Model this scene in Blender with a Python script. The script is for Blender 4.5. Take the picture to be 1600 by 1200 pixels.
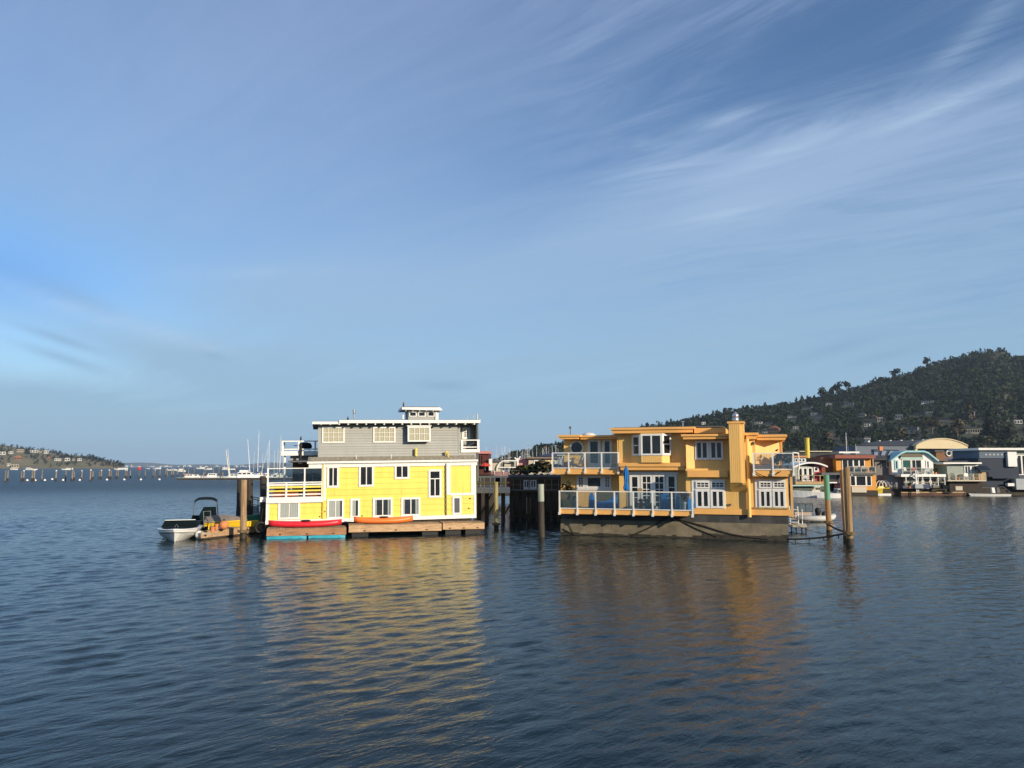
import bpy, math, random
import numpy as np
from mathutils import Vector, Matrix, Euler
R = math.radians
rng = random.Random(7)
nrng = np.random.default_rng(11)
scene = bpy.context.scene
col = scene.collection
for o in list(bpy.data.objects): bpy.data.objects.remove(o)

# ------------------------------------------------------------------ camera
CAMH, FPX, HOR = 4.3, 1200.0, 729.0
PITCH = math.atan((HOR - 600) / FPX)
cam_d = bpy.data.cameras.new('camera'); cam = bpy.data.objects.new('camera', cam_d); col.objects.link(cam)
cam_d.sensor_width = 36.0; cam_d.lens = 36.0 * FPX / 1600.0
cam_d.clip_start = 0.1; cam_d.clip_end = 40000
cam.location = (0, 0, CAMH); cam.rotation_euler = (math.pi / 2 + PITCH, 0, 0)
scene.camera = cam

# ------------------------------------------------------------------ light and sky
SUN_AZ, SUN_EL = R(44), R(17)            # azimuth measured from straight behind the camera towards its right
sun_dir = Vector((math.sin(SUN_AZ) * math.cos(SUN_EL), -math.cos(SUN_AZ) * math.cos(SUN_EL), math.sin(SUN_EL)))
sl = bpy.data.lights.new('sun', 'SUN'); sl.energy = 5.0; sl.angle = R(0.5); sl.color = (1.0, 0.86, 0.66)
so = bpy.data.objects.new('sun', sl); col.objects.link(so); so.rotation_euler = sun_dir.to_track_quat('Z', 'Y').to_euler()
scene.view_settings.view_transform = 'Standard'; scene.view_settings.look = 'None'
scene.view_settings.gamma = 1.0; scene.view_settings.use_curve_mapping = False
scene.view_settings.exposure = 0.2
scene.render.engine = 'CYCLES'
scene.cycles.use_denoising = True
scene.cycles.max_bounces = 6; scene.cycles.transparent_max_bounces = 12
scene.cycles.volume_bounces = 0
scene.cycles.caustics_reflective = False; scene.cycles.caustics_refractive = False
SKY_STRENGTH = 0.12

world = bpy.data.worlds.new('World'); scene.world = world; world.use_nodes = True
wn, wl = world.node_tree.nodes, world.node_tree.links
wn.clear()
class NX:
    """tiny expression builder over a node tree"""
    def __init__(s, nodes, links): s.n, s.l = nodes, links
    def put(s, sock, v):
        if isinstance(v, bpy.types.NodeSocket): s.l.new(v, sock)
        else: sock.default_value = v
    def m(s, op, a, b=0.0, c=0.0, clamp=False):
        n = s.n.new('ShaderNodeMath'); n.operation = op; n.use_clamp = clamp
        s.put(n.inputs[0], a); s.put(n.inputs[1], b); s.put(n.inputs[2], c); return n.outputs[0]
    def add(s, *a):
        r = a[0]
        for x in a[1:]: r = s.m('ADD', r, x)
        return r
    def mul(s, *a):
        r = a[0]
        for x in a[1:]: r = s.m('MULTIPLY', r, x)
        return r
    def xyz(s, x, y, z):
        n = s.n.new('ShaderNodeCombineXYZ'); s.put(n.inputs[0], x); s.put(n.inputs[1], y); s.put(n.inputs[2], z); return n.outputs[0]
    def sep(s, v):
        n = s.n.new('ShaderNodeSeparateXYZ'); s.l.new(v, n.inputs[0]); return n.outputs
    def noise(s, vec, scale, detail=5, rough=.55, dist=0.0):
        n = s.n.new('ShaderNodeTexNoise'); s.l.new(vec, n.inputs['Vector'])
        n.inputs['Scale'].default_value = scale; n.inputs['Detail'].default_value = detail
        n.inputs['Roughness'].default_value = rough; n.inputs['Distortion'].default_value = dist; return n.outputs['Fac']
    def mix(s, f, a, b, mode='MIX'):
        n = s.n.new('ShaderNodeMix'); n.data_type = 'RGBA'; n.blend_type = mode
        s.put(n.inputs[0], f); s.put(n.inputs[6], a); s.put(n.inputs[7], b); return n.outputs[2]
    def ss(s, v, lo, hi):
        n = s.n.new('ShaderNodeMapRange'); n.interpolation_type = 'SMOOTHSTEP'
        s.put(n.inputs[0], v); n.inputs[1].default_value = lo; n.inputs[2].default_value = hi; return n.outputs[0]
X = NX(wn, wl)
sky = wn.new('ShaderNodeTexSky'); sky.sky_type = 'NISHITA'; sky.sun_disc = False
sky.sun_elevation = SUN_EL; sky.sun_rotation = math.atan2(sun_dir.x, sun_dir.y)
sky.altitude = 0; sky.air_density = 1.0; sky.dust_density = 0.3; sky.ozone_density = 3.5
tc = wn.new('ShaderNodeTexCoord')
dx, dy, dz = X.sep(tc.outputs['Generated'])
az = X.m('ARCTAN2', dx, dy)
el = X.m('ARCSINE', dz)
# cirrus lies on a high plane: direction projected on it, streaks along one wind direction
inv = X.m('DIVIDE', 1.0, X.m('MAXIMUM', X.add(dz, 0.10), 0.02))
pxs, pys = X.mul(dx, inv), X.mul(dy, inv)
WA = R(-50)
su = X.add(X.mul(pxs, math.sin(WA)), X.mul(pys, math.cos(WA)))
sv = X.add(X.mul(pxs, math.cos(WA)), X.mul(pys, -math.sin(WA)))
warp = X.noise(X.xyz(X.mul(su, .35), X.mul(sv, .35), 3.1), 1.0, 3)
sv2 = X.add(sv, X.mul(X.add(warp, -.5), .8))
big = X.noise(X.xyz(X.mul(su, .16), X.mul(sv2, .50), 0.0), 1.0, 4, .5)
streak = X.noise(X.xyz(X.mul(su, .22), X.mul(sv2, 2.0), 5.0), 1.0, 8, .62, .5)
fine = X.noise(X.xyz(X.mul(su, 1.3), X.mul(sv2, 6.0), 9.0), 1.0, 8, .68, 1.2)
def px2dir(px, py):
    c, s_ = math.cos(PITCH), math.sin(PITCH)
    v = Vector(((px - 800) / FPX, c - s_ * (600 - py) / FPX, s_ + c * (600 - py) / FPX)).normalized()
    return math.atan2(v.x, v.y), math.asin(v.z)
def blob(px, py, ra, rb, tilt, gain):
    """soft patch of sky at a compass bearing and height; radii in degrees"""
    a0, e0 = px2dir(px, py); t = R(tilt)
    u = X.add(az, -a0); v = X.add(el, -e0)
    p = X.m('DIVIDE', X.add(X.mul(u, math.cos(t)), X.mul(v, math.sin(t))), R(ra))
    q = X.m('DIVIDE', X.add(X.mul(u, -math.sin(t)), X.mul(v, math.cos(t))), R(rb))
    g = X.m('EXPONENT', X.mul(X.add(X.mul(p, p), X.mul(q, q)), -1.0))
    return X.mul(g, gain)
rgt = X.ss(az, R(-6), R(14))
veil = X.add(.50, X.mul(X.add(big, -.5), .9), X.mul(X.add(streak, -.5), X.add(.42, X.mul(rgt, .55))), X.mul(X.add(fine, -.5), X.add(.18, X.mul(rgt, .85))))
veil = X.add(veil, blob(1250, 85, 14, 3.6, 12, -.55), blob(1560, 50, 13, 3.4, 12, -.34), blob(850, 250, 10, 6, 8, -.12),
             blob(-20, 415, 12, 3.2, -4, -.75), blob(20, 548, 8, 1.6, -10, -.5),
             blob(1150, 290, 12, 3.2, 14, .32), blob(1420, 200, 13, 2.0, 13, .34), blob(250, 240, 15, 9, 0, .06),
             blob(150, 520, 13, 1.6, -12, .26), blob(500, 450, 17, 2.4, 4, .14), blob(1350, 420, 16, 4, 12, .2), blob(980, 345, 15, 2.6, 11, .2), blob(430, 458, 20, 2.0, 3, .24), blob(700, 520, 20, 3, 2, .1), blob(1050, 560, 16, 4, 0, .12))
veil = X.ss(veil, -.02, 1.0)
smudge = X.add(blob(1310, 543, 3.4, .42, 14, .5), blob(1380, 556, 2.6, .33, 12, .4), blob(1180, 610, 2.2, .35, 6, .4), blob(700, 603, 1.9, .35, 0, .55),
               blob(335, 556, 1.0, .25, -12, .4), blob(100, 560, 2.6, .35, -16, .5), blob(95, 530, 2.4, .3, -16, .5), blob(120, 465, 3.0, .6, -18, .35))
hz = X.ss(el, 0.0, R(34))
cloud = X.mix(hz, (.275, .435, .585, 1), (.36, .465, .685, 1))
skyc = X.mix(1.0, sky.outputs[0], (SKY_STRENGTH * .92, SKY_STRENGTH * .99, SKY_STRENGTH * 1.06, 1), 'MULTIPLY')
low = X.ss(el, R(13), R(0))
skyc = X.mix(X.m('MINIMUM', X.add(X.mul(veil, .80), X.mul(low, .80)), .93), skyc, cloud)
wisp = X.add(blob(1140, 183, 2.0, .35, 10, .30), blob(1060, 262, 4.5, .5, 8, .22), blob(1230, 235, 5, .7, 14, .22), blob(1130, 328, 4, .9, 6, .26), blob(1480, 165, 7, .5, 12, .24), blob(1000, 222, 2, .4, -6, .15), blob(1530, 45, 3, .7, 30, .22), blob(200, 505, 7, .6, -14, .28), blob(420, 425, 6, .5, 6, .14))
wisp = X.mul(wisp, X.add(.35, X.mul(X.ss(fine, .35, .65), .9)))
skyc = X.mix(X.m('MINIMUM', blob(-30, 418, 7, 2.2, -6, .5), .7), skyc, (.115, .31, .72, 1))
skyc = X.mix(wisp, skyc, (.50, .64, .80, 1))
skyc = X.mix(X.m('MINIMUM', smudge, .6), skyc, (.22, .35, .52, 1))
bg = wn.new('ShaderNodeBackground'); bg.inputs['Strength'].default_value = 1.0
wl.new(skyc, bg.inputs['Color'])
wo = wn.new('ShaderNodeOutputWorld'); wl.new(bg.outputs[0], wo.inputs['Surface'])

# ------------------------------------------------------------------ pixel <-> place helpers
CP, SP = math.cos(PITCH), math.sin(PITCH)
CAM = Vector((0, 0, CAMH))
def ray(px, py):
    u, v = (px - 800) / FPX, (600 - py) / FPX
    return Vector((u, CP - SP * v, SP + CP * v))
def at(px, py, Y):
    d = ray(px, py); return CAM + d * (Y / d.y)
def dist_water(py, px=800):
    d = ray(px, py); return -CAMH / d.z * d.y
def on_water(px, py, z=0.0):
    d = ray(px, py); return CAM + d * ((z - CAMH) / d.z)

# ------------------------------------------------------------------ objects
def tag(o, label=None, cat=None, group=None, kind=None):
    if label: o['label'] = label
    if cat: o['category'] = cat
    if group: o['group'] = group
    if kind: o['kind'] = kind
    return o
def thing(name, label, cat, loc=(0, 0, 0), rot=(0, 0, 0), group=None):
    o = bpy.data.objects.new(name, None); col.objects.link(o); o.empty_display_size = .2
    o.location = loc; o.rotation_euler = rot
    return tag(o, label, cat, group)
def copy_tree(o, parent=None):
    c = o.copy(); col.objects.link(c); c.parent = parent
    for ch in list(KIDS.get(o.name, [])):
        d = copy_tree(ch, c); KIDS.setdefault(c.name, []).append(d)
    return c
KIDS = {}
class MB:
    def __init__(s, T=None): s.v, s.f, s.T = [], [], T
    def add(s, vs, fs):
        b = len(s.v)
        if s.T is not None: vs = [tuple(s.T @ Vector(p)) for p in vs]
        s.v += [tuple(p) for p in vs]; s.f += [tuple(b + i for i in f) for f in fs]; return s
    def box(s, x0, x1, y0, y1, z0, z1):
        if x0 > x1: x0, x1 = x1, x0
        if y0 > y1: y0, y1 = y1, y0
        if z0 > z1: z0, z1 = z1, z0
        return s.hexa([(x0, y0, z0), (x1, y0, z0), (x1, y1, z0), (x0, y1, z0), (x0, y0, z1), (x1, y0, z1), (x1, y1, z1), (x0, y1, z1)])
    def hexa(s, p):
        return s.add(p, [(0, 3, 2, 1), (4, 5, 6, 7), (0, 1, 5, 4), (1, 2, 6, 5), (2, 3, 7, 6), (3, 0, 4, 7)])
    def plan(s, pts, z0, z1):                      # counter-clockwise outline seen from above
        n = len(pts)
        return s.add([(x, y, z0) for x, y in pts] + [(x, y, z1) for x, y in pts],
                     [tuple(range(n))[::-1], tuple(range(n, 2 * n))] + [(i, (i + 1) % n, n + (i + 1) % n, n + i) for i in range(n)])
    def side(s, pts, y0, y1):                      # outline in x,z pushed along y
        n = len(pts)
        return s.add([(x, y0, z) for x, z in pts] + [(x, y1, z) for x, z in pts],
                     [tuple(range(n)), tuple(range(n, 2 * n))[::-1]] + [(i, n + i, n + (i + 1) % n, (i + 1) % n) for i in range(n)])
    def endways(s, pts, x0, x1):                   # outline in y,z pushed along x
        n = len(pts)
        return s.add([(x0, y, z) for y, z in pts] + [(x1, y, z) for y, z in pts],
                     [tuple(range(n))[::-1], tuple(range(n, 2 * n))] + [(i, (i + 1) % n, n + (i + 1) % n, n + i) for i in range(n)])
    def tube(s, pts, r, n=6, r1=None):
        pts = [Vector(p) for p in pts]; k = len(pts); rings = []
        up = None
        for i, p in enumerate(pts):
            t = (pts[min(i + 1, k - 1)] - pts[max(i - 1, 0)]).normalized()
            if up is None: up = Vector((0, 0, 1)) if abs(t.z) < .9 else Vector((1, 0, 0))
            a = t.cross(up)
            if a.length < 1e-4: a = t.orthogonal()
            a.normalize(); b = a.cross(t).normalized(); up = b
            rr = r if r1 is None else r + (r1 - r) * i / max(k - 1, 1)
            rings.append([p + (a * math.cos(2 * math.pi * j / n) + b * math.sin(2 * math.pi * j / n)) * rr for j in range(n)])
        return s.loft(rings)
    def loft(s, rings, closed=True, caps=True):
        n = len(rings[0]); vs = [p for r_ in rings for p in r_]; fs = []
        for i in range(len(rings) - 1):
            for j in range(n if closed else n - 1):
                q = (j + 1) % n
                fs.append((i * n + j, i * n + q, (i + 1) * n + q, (i + 1) * n + j))
        if caps and closed:
            fs.append(tuple(range(n))[::-1]); fs.append(tuple(range((len(rings) - 1) * n, len(rings) * n)))
        return s.add(vs, fs)
    def lathe(s, prof, c=(0, 0, 0), n=12):
        return s.loft([[(c[0] + r_ * math.cos(2 * math.pi * j / n), c[1] + r_ * math.sin(2 * math.pi * j / n), c[2] + z) for j in range(n)] for r_, z in prof])
    def ball(s, c, r, n=10, m=6, sz=1.0):
        return s.lathe([(max(r * math.sin(math.pi * i / m), r * .02), -r * sz * math.cos(math.pi * i / m)) for i in range(m + 1)], c, n)
    def obj(s, name, m, parent=None, smooth=False, kind=None, label=None):
        me = bpy.data.meshes.new(name); me.from_pydata(s.v, [], s.f); me.materials.append(m)
        if smooth: me.polygons.foreach_set('use_smooth', [True] * len(me.polygons))
        me.update()
        o = bpy.data.objects.new(name, me); col.objects.link(o)
        if parent is not None: o.parent = parent; KIDS.setdefault(parent.name, []).append(o)
        if kind: o['kind'] = kind
        if label: o['label'] = label
        return o
class Frame:
    """a facade's own axes: x along it, y into it, z up; points found where a sight line meets a plane parallel to it"""
    def __init__(s, root, O, rot=(0, 0, 0), T=None):
        s.root = root; s.T = T
        s.W = Matrix.Translation(O) @ Euler(rot).to_matrix().to_4x4()
        if T is not None: s.W = s.W @ T
        s.I = s.W.inverted()
        s.o = s.I @ CAM
    def sub(s, x, y, z, yaw):
        T = Matrix.Translation((x, y, z)) @ Matrix.Rotation(yaw, 4, 'Z')
        f = Frame.__new__(Frame); f.root = s.root; f.T = T if s.T is None else s.T @ T
        f.W = s.W @ T; f.I = f.W.inverted(); f.o = f.I @ CAM; return f
    def p(s, px, py, off=0.0):
        d = s.I.to_3x3() @ ray(px, py); t = (-off - s.o.y) / d.y
        q = s.o + d * t; return q.x, q.z
    def rect(s, px0, py0, px1, py1, off=0.0):
        cx, cy = (px0 + px1) / 2, (py0 + py1) / 2
        return s.p(px0, cy, off)[0], s.p(cx, py1, off)[1], s.p(px1, cy, off)[0], s.p(cx, py0, off)[1]   # x0 z0 x1 z1
    def mb(s): return MB(s.T)
    def box(s, m, px0, py0, px1, py1, off, depth):
        x0, z0, x1, z1 = s.rect(px0, py0, px1, py1, off)
        m.box(x0, x1, -off, -off + depth, z0, z1); return x0, z0, x1, z1

# ------------------------------------------------------------------ materials
MATS = {}
def mat(name, rgb, rough=.6, var=.14, scale=2.2, stretch=(1, 1, 1), bump=0.0, metal=0.0, spec=.4, rgb2=None, rand=0.0, fine=18.0, streak=0.0):
    if name in MATS: return MATS[name]
    m = bpy.data.materials.new(name); m.use_nodes = True; MATS[name] = m
    n, l = m.node_tree.nodes, m.node_tree.links; b = n['Principled BSDF']; Y = NX(n, l)
    t = n.new('ShaderNodeTexCoord'); mp = n.new('ShaderNodeMapping'); mp.inputs['Scale'].default_value = stretch
    l.new(t.outputs['Object'], mp.inputs[0]); v = mp.outputs[0]
    a = Y.noise(v, scale, 5, .6); c = Y.noise(v, fine, 3, .6)
    f = Y.add(Y.mul(a, .7), Y.mul(c, .3)); f = Y.ss(f, .25, .75)
    lo = tuple(x * (1 - var) for x in rgb) + (1,) if rgb2 is None else tuple(rgb2) + (1,)
    hi = tuple(min(x * (1 + var), 1) for x in rgb) + (1,)
    cc = Y.mix(f, lo, hi)
    if streak:                                        # rain streaks and grime that stay with the paint
        m2 = n.new('ShaderNodeMapping'); m2.inputs['Scale'].default_value = (7, 7, .55); l.new(t.outputs['Object'], m2.inputs[0])
        g = Y.mul(Y.ss(Y.noise(m2.outputs[0], 1.0, 4, .65), .50, .78), Y.ss(Y.noise(t.outputs['Object'], .7, 3), .38, .62), streak)
        cc = Y.mix(g, cc, tuple(x * k for x, k in zip(rgb, (.52, .48, .50))) + (1,))
    if rand:
        oi = n.new('ShaderNodeObjectInfo'); hs = n.new('ShaderNodeHueSaturation')
        Y.put(hs.inputs['Value'], Y.add(1 - rand, Y.mul(oi.outputs['Random'], 2 * rand))); l.new(cc, hs.inputs['Color']); cc = hs.outputs[0]
    l.new(cc, b.inputs['Base Color'])
    b.inputs['Roughness'].default_value = rough; b.inputs['Metallic'].default_value = metal
    b.inputs['Specular IOR Level'].default_value = spec
    if bump:
        bp = n.new('ShaderNodeBump'); bp.inputs['Strength'].default_value = 1.0; bp.inputs['Distance'].default_value = bump
        l.new(Y.add(a, Y.mul(c, .5)), bp.inputs['Height']); l.new(bp.outputs[0], b.inputs['Normal'])
    return m
def glassy(name, tint=(1, 1, 1), fac=.12):
    if name in MATS: return MATS[name]
    m = bpy.data.materials.new(name); m.use_nodes = True; MATS[name] = m
    n, l = m.node_tree.nodes, m.node_tree.links
    n.remove(n['Principled BSDF'])
    tr = n.new('ShaderNodeBsdfTransparent'); tr.inputs[0].default_value = tuple(tint) + (1,)
    gl = n.new('ShaderNodeBsdfGlossy'); gl.inputs['Roughness'].default_value = .03
    fr = n.new('ShaderNodeFresnel'); fr.inputs[0].default_value = 1.5
    Y = NX(n, l); f = Y.m('MAXIMUM', fr.outputs[0], fac)
    mx = n.new('ShaderNodeMixShader'); l.new(f, mx.inputs[0]); l.new(tr.outputs[0], mx.inputs[1]); l.new(gl.outputs[0], mx.inputs[2])
    l.new(mx.outputs[0], n['Material Output'].inputs['Surface']); return m
WHITE = mat('white_paint', (.76, .74, .69), .5, .09, 2.5, (2, 2, .5), streak=.35)
YELLOW = mat('yellow_paint', (.80, .61, .10), .55, .09, 1.6, (2, 2, .3), rand=.05, streak=.55)
GREYP = mat('grey_paint', (.345, .345, .315), .65, .08, 1.5, (1, 1, .5), rand=.05, streak=.45)
GREYD = mat('dark_grey_paint', (.09, .095, .10), .65, .1)
SHINGLE = mat('weathered_shingle', (.30, .265, .20), .85, .35, 4, (1, 1, 1), .01)
ORANGE = mat('ochre_paint', (.84, .52, .165), .55, .08, 1.6, (2, 2, .3), rand=.03, streak=.5)
ORANGE2 = mat('deep_ochre_trim_paint', (.82, .43, .125), .5, .09, 1.3)
PANE = mat('dark_window_glass', (.014, .015, .016), .05, .6, .9, spec=.5, bump=.004, fine=3)
CLEAR = glassy('clear_glass', (.96, .98, .98), .05)
RAILGLASS = glassy('rail_glass', (.80, .84, .84), .09)
DARKROOM = mat('dark_room', (.02, .02, .022), .9, .2)
CURTAIN = mat('cream_curtain', (.62, .53, .36), .85, .1, 6, (4, 1, .3))
CURTAINW = mat('pale_curtain', (.50, .50, .47), .85, .12, 6, (4, 1, .3))
CONCRETE = mat('stained_concrete', (.20, .165, .11), .85, .3, 1.1, (1, 1, 1.6), .02, rgb2=(.10, .085, .055), streak=.8)
TAR = mat('tarred_concrete', (.055, .052, .05), .7, .5, 1.5, (1, 1, .35), .015, rgb2=(.022, .021, .02))
ALGAE = mat('wet_algae', (.035, .028, .016), .6, .6, 3, bump=.04)
WOOD = mat('weathered_wood', (.33, .215, .12), .85, .35, 2.0, (1, 5, 5), .01, rand=.18)
WOODP = mat('piling_wood', (.30, .20, .11), .85, .4, 2.2, (5, 5, .45), .02, rgb2=(.16, .10, .055), rand=.12)
WOODD = mat('dark_creosote_wood', (.045, .036, .028), .85, .4, 2.5, (5, 5, .5), .02, rand=.15)
TIMBER = mat('raw_timber_beam', (.50, .33, .18), .8, .3, 2.2, (.7, 4, 5), .006, rgb2=(.27, .16, .085), rand=.15)
METAL = mat('galvanised_metal', (.55, .54, .52), .35, .15, 4, metal=.85)
GREYWOOD = mat('grey_painted_boards', (.52, .56, .60), .75, .15, 3, rand=.1)
BLACK = mat('black_canvas', (.010, .014, .018), .9, .3, 5, spec=.1)
RUBBER = mat('black_rubber', (.012, .012, .012), .6, .3)
ROPE = mat('wet_rope', (.035, .026, .018), .9, .4, 9)
GELCOAT = mat('white_gelcoat', (.78, .77, .73), .25, .05, 2)
REDK = mat('red_plastic', (.62, .02, .035), .35, .08, 2)
ORANGEK = mat('orange_plastic', (.85, .19, .035), .4, .08, 2)
TURQ = mat('turquoise_plastic', (.05, .40, .52), .4, .12, 2, rgb2=(.04, .28, .38))
TERRA = mat('terracotta', (.62, .22, .08), .7, .12, 3)
YELLOWK = mat('yellow_plastic', (.78, .50, .02), .45, .12, 3)
BLUEC = mat('blue_canvas', (.006, .15, .44), .75, .2, 3, bump=.03)
# ------------------------------------------------------------------ water
def make_water():
    x0, x1, y0, y1 = -66.0, 74.0, 5.0, 128.0
    xs = np.concatenate([np.linspace(x0, -42, 60, endpoint=False), np.linspace(-42, 44, 615, endpoint=False), np.linspace(44, x1, 75)])
    ys = np.concatenate([np.linspace(y0, 8, 12, endpoint=False), np.linspace(8, 58, 410, endpoint=False), 58 + np.cumsum(np.linspace(.13, .42, 254)) / np.linspace(.13, .42, 254).sum() * 70])
    nx, ny = len(xs), len(ys)
    Xg, Yg = np.meshgrid(xs, ys)
    Z = np.zeros_like(Xg)
    main = R(-50)
    for i in range(90):
        lam = 0.36 * (1.15 / 0.36) ** nrng.random() if i % 5 else 1.3 * (4.0 / 1.3) ** nrng.random()
        a = main + nrng.normal(0, .42)
        if i % 7 == 0: a += nrng.uniform(-1.3, 1.3)
        k = 2 * math.pi / lam
        slope = 0.0158 if lam < 1.3 else .0035
        ph = nrng.uniform(0, 6.283)
        q = k * (math.cos(a) * Xg + math.sin(a) * Yg) + ph
        Z += slope / k * (np.sin(q) + .2 * np.sin(2 * q + 1.5))
    gust = .85 + .25 * np.sin(Xg * .11 + .7 * np.sin(Yg * .07)) * np.sin(Yg * .13 + 1.0)
    edge = np.minimum(np.minimum(Xg - x0, x1 - Xg) / 8, np.minimum(Yg - y0, (y1 - Yg) * .25) / 12).clip(0, 1)
    Z *= gust * edge
    co = np.stack([Xg, Yg, Z], -1).reshape(-1, 3)
    idx = np.arange(nx * ny).reshape(ny, nx)
    q = np.stack([idx[:-1, :-1], idx[:-1, 1:], idx[1:, 1:], idx[1:, :-1]], -1).reshape(-1, 4)
    # open water all round, out past the horizon
    B = 9000.0
    ex = np.array([[-B, -400, 0], [B, -400, 0], [B, B, 0], [-B, B, 0], [x0, y0, 0], [x1, y0, 0], [x1, y1, 0], [x0, y1, 0]], float)
    b = len(co)
    ring = np.array([[0, 1, 5, 4], [1, 2, 6, 5], [2, 3, 7, 6], [3, 0, 4, 7]]) + b
    co = np.concatenate([co, ex]); q = np.concatenate([q, ring])
    me = bpy.data.meshes.new('water'); me.vertices.add(len(co)); me.vertices.foreach_set('co', co.astype('f4').ravel())
    me.loops.add(q.size); me.loops.foreach_set('vertex_index', q.astype('i4').ravel())
    me.polygons.add(len(q)); me.polygons.foreach_set('loop_start', np.arange(0, q.size, 4, dtype='i4'))
    me.polygons.foreach_set('use_smooth', np.ones(len(q), bool)); me.update(calc_edges=True)
    m = bpy.data.materials.new('sea_water'); m.use_nodes = True
    n, l = m.node_tree.nodes, m.node_tree.links; bs = n['Principled BSDF']; Y = NX(n, l)
    t = n.new('ShaderNodeTexCoord'); g = n.new('ShaderNodeNewGeometry')
    x, y, z = Y.sep(g.outputs['Position'])
    c, s_ = math.cos(R(-48)), math.sin(R(-48))
    u = Y.add(Y.mul(x, c), Y.mul(y, s_)); v = Y.add(Y.mul(x, -s_), Y.mul(y, c))
    rip = Y.noise(Y.xyz(Y.mul(u, 1.0), Y.mul(v, .38), 0.0), 5.0, 4, .6, .4)
    big = Y.noise(Y.xyz(Y.mul(u, .9), Y.mul(v, .35), 3.0), .55, 4, .6, .2)
    r = Y.m('SQRT', Y.add(Y.mul(x, x), Y.mul(y, y)))
    far = Y.ss(r, 55, 130)
    h = Y.add(Y.mul(rip, Y.add(.024, Y.mul(far, .03))), Y.mul(big, Y.mul(far, .40)))
    bp = n.new('ShaderNodeBump'); bp.inputs['Strength'].default_value = 1.0; bp.inputs['Distance'].default_value = 1.0
    l.new(h, bp.inputs['Height']); l.new(bp.outputs[0], bs.inputs['Normal'])
    mud = Y.noise(g.outputs['Position'], .05, 3)
    l.new(Y.mix(Y.ss(mud, .35, .65), (.004, .013, .016, 1), (.006, .016, .017, 1)), bs.inputs['Base Color'])
    bs.inputs['IOR'].default_value = 1.333; bs.inputs['Specular IOR Level'].default_value = .26
    l.new(Y.add(.03, Y.mul(Y.ss(r, 55, 190), .33)), bs.inputs['Roughness'])
    me.materials.append(m)
    o = bpy.data.objects.new('water', me); col.objects.link(o); o['kind'] = 'structure'
make_water()

# ------------------------------------------------------------------ hills
def interp(tab, x):
    return float(np.interp(x, [a for a, _ in tab], [b for _, b in tab]))
HILL = mat('hill_scrub', (.036, .042, .020), .95, .5, .012, fine=.09, rgb2=(.05, .042, .022))
RIDGE = [(730, 730), (752, 728), (775, 721), (800, 711), (825, 706), (845, 699), (870, 698), (900, 695), (960, 687), (1000, 675), (1060, 663), (1105, 653), (1150, 643), (1200, 639),
         (1250, 632), (1290, 622), (1330, 611), (1350, 606), (1400, 591), (1430, 585), (1460, 572), (1500, 563), (1530, 553), (1560, 549), (1583, 549), (1592, 563), (1602, 560), (1640, 551), (1720, 548), (1850, 562), (2000, 590), (2200, 640)]
def hill_pt(px, t):
    """point on the right-hand hill at compass column px, t from the shore (0) to the ridge (1), beyond 1 behind it"""
    D0 = interp([(730, 520), (880, 540), (1100, 520), (1240, 500), (2200, 470)], px)
    D = interp([(730, 800), (900, 880), (1200, 1080), (1500, 1180), (2200, 1100)], px)
    top = at(px, interp(RIDGE, px), D)
    zr = top.z
    k = t if t <= 1 else 1 - (t - 1) * .6
    prof = (max(k, 0) ** 1.35) + min(k, 0)
    d = D0 + t * (D - D0)
    x = ray(px, 729).x / ray(px, 729).y * d
    z = 1.2 + (zr - 1.2) * prof
    z += (math.sin(px * .031 + t * 9) * math.sin(t * 13 + px * .013)) * 6.0 * t * max(0, 1 - t) * min(1, zr / 60)
    return Vector((x, d, z))
def terrain(name, fn, pxs, ts, m):
    b = MB(); n = len(pxs)
    b.v = [tuple(fn(p, t)) for t in ts for p in pxs]
    b.f = [(j * n + i, j * n + i + 1, (j + 1) * n + i + 1, (j + 1) * n + i) for j in range(len(ts) - 1) for i in range(n - 1)]
    return b.obj(name, m, smooth=True, kind='structure')
terrain('hill', hill_pt, list(range(730, 2201, 10)), [-.04] + [i / 40 for i in range(0, 56)], HILL)
RIDGE_L = [(-700, 660), (-300, 672), (-100, 684), (0, 695), (40, 701), (70, 704), (100, 710), (135, 713), (160, 718), (183, 723), (190, 727), (198, 731.5)]
HILL_L = mat('dry_headland_grass', (.17, .13, .07), .95, .4, .012, fine=.08, rgb2=(.075, .085, .036))
def head_pt(px, t):
    D0, D = interp([(-700, 1300), (198, 1640)], px), interp([(-700, 1500), (0, 1850), (198, 1700)], px)
    zr = max(at(px, interp(RIDGE_L, px), D).z, .3)
    k = t if t <= 1 else 1 - (t - 1) * .8
    d = D0 + t * (D - D0); x = ray(px, 729).x / ray(px, 729).y * d
    return Vector((x, d, -.3 + (zr + .3) * min(1, max(k, 0) ** .8) + math.sin(px * .09 + t * 7) * 2.0 * t * max(0, 1 - t)))
terrain('headland', head_pt, list(range(-700, 199, 6)), [-.05] + [i / 14 for i in range(0, 22)], HILL_L)
# the far shore across the bay
FAR = mat('far_shore_ground', (.10, .12, .10), .95, .2, .002, fine=.01)
b = MB(); prof = []
for i in range(120):
    px = -300 + i * 20
    zt = at(px, 724.6 + 1.6 * math.sin(i * .45) + .9 * math.sin(i * 1.3 + 2), 7200).z
    xx = ray(px, 729).x / ray(px, 729).y
    prof.append((xx * 6800, 6800, -1)); prof.append((xx * 7200, 7200, zt)); prof.append((xx * 7700, 7700, -1))
b.v = prof; b.f = [(3 * i + k, 3 * i + 3 + k, 3 * i + 4 + k, 3 * i + 1 + k) for i in range(119) for k in (0, 1)]
b.obj('far_shore', FAR, smooth=True, kind='structure')
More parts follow.
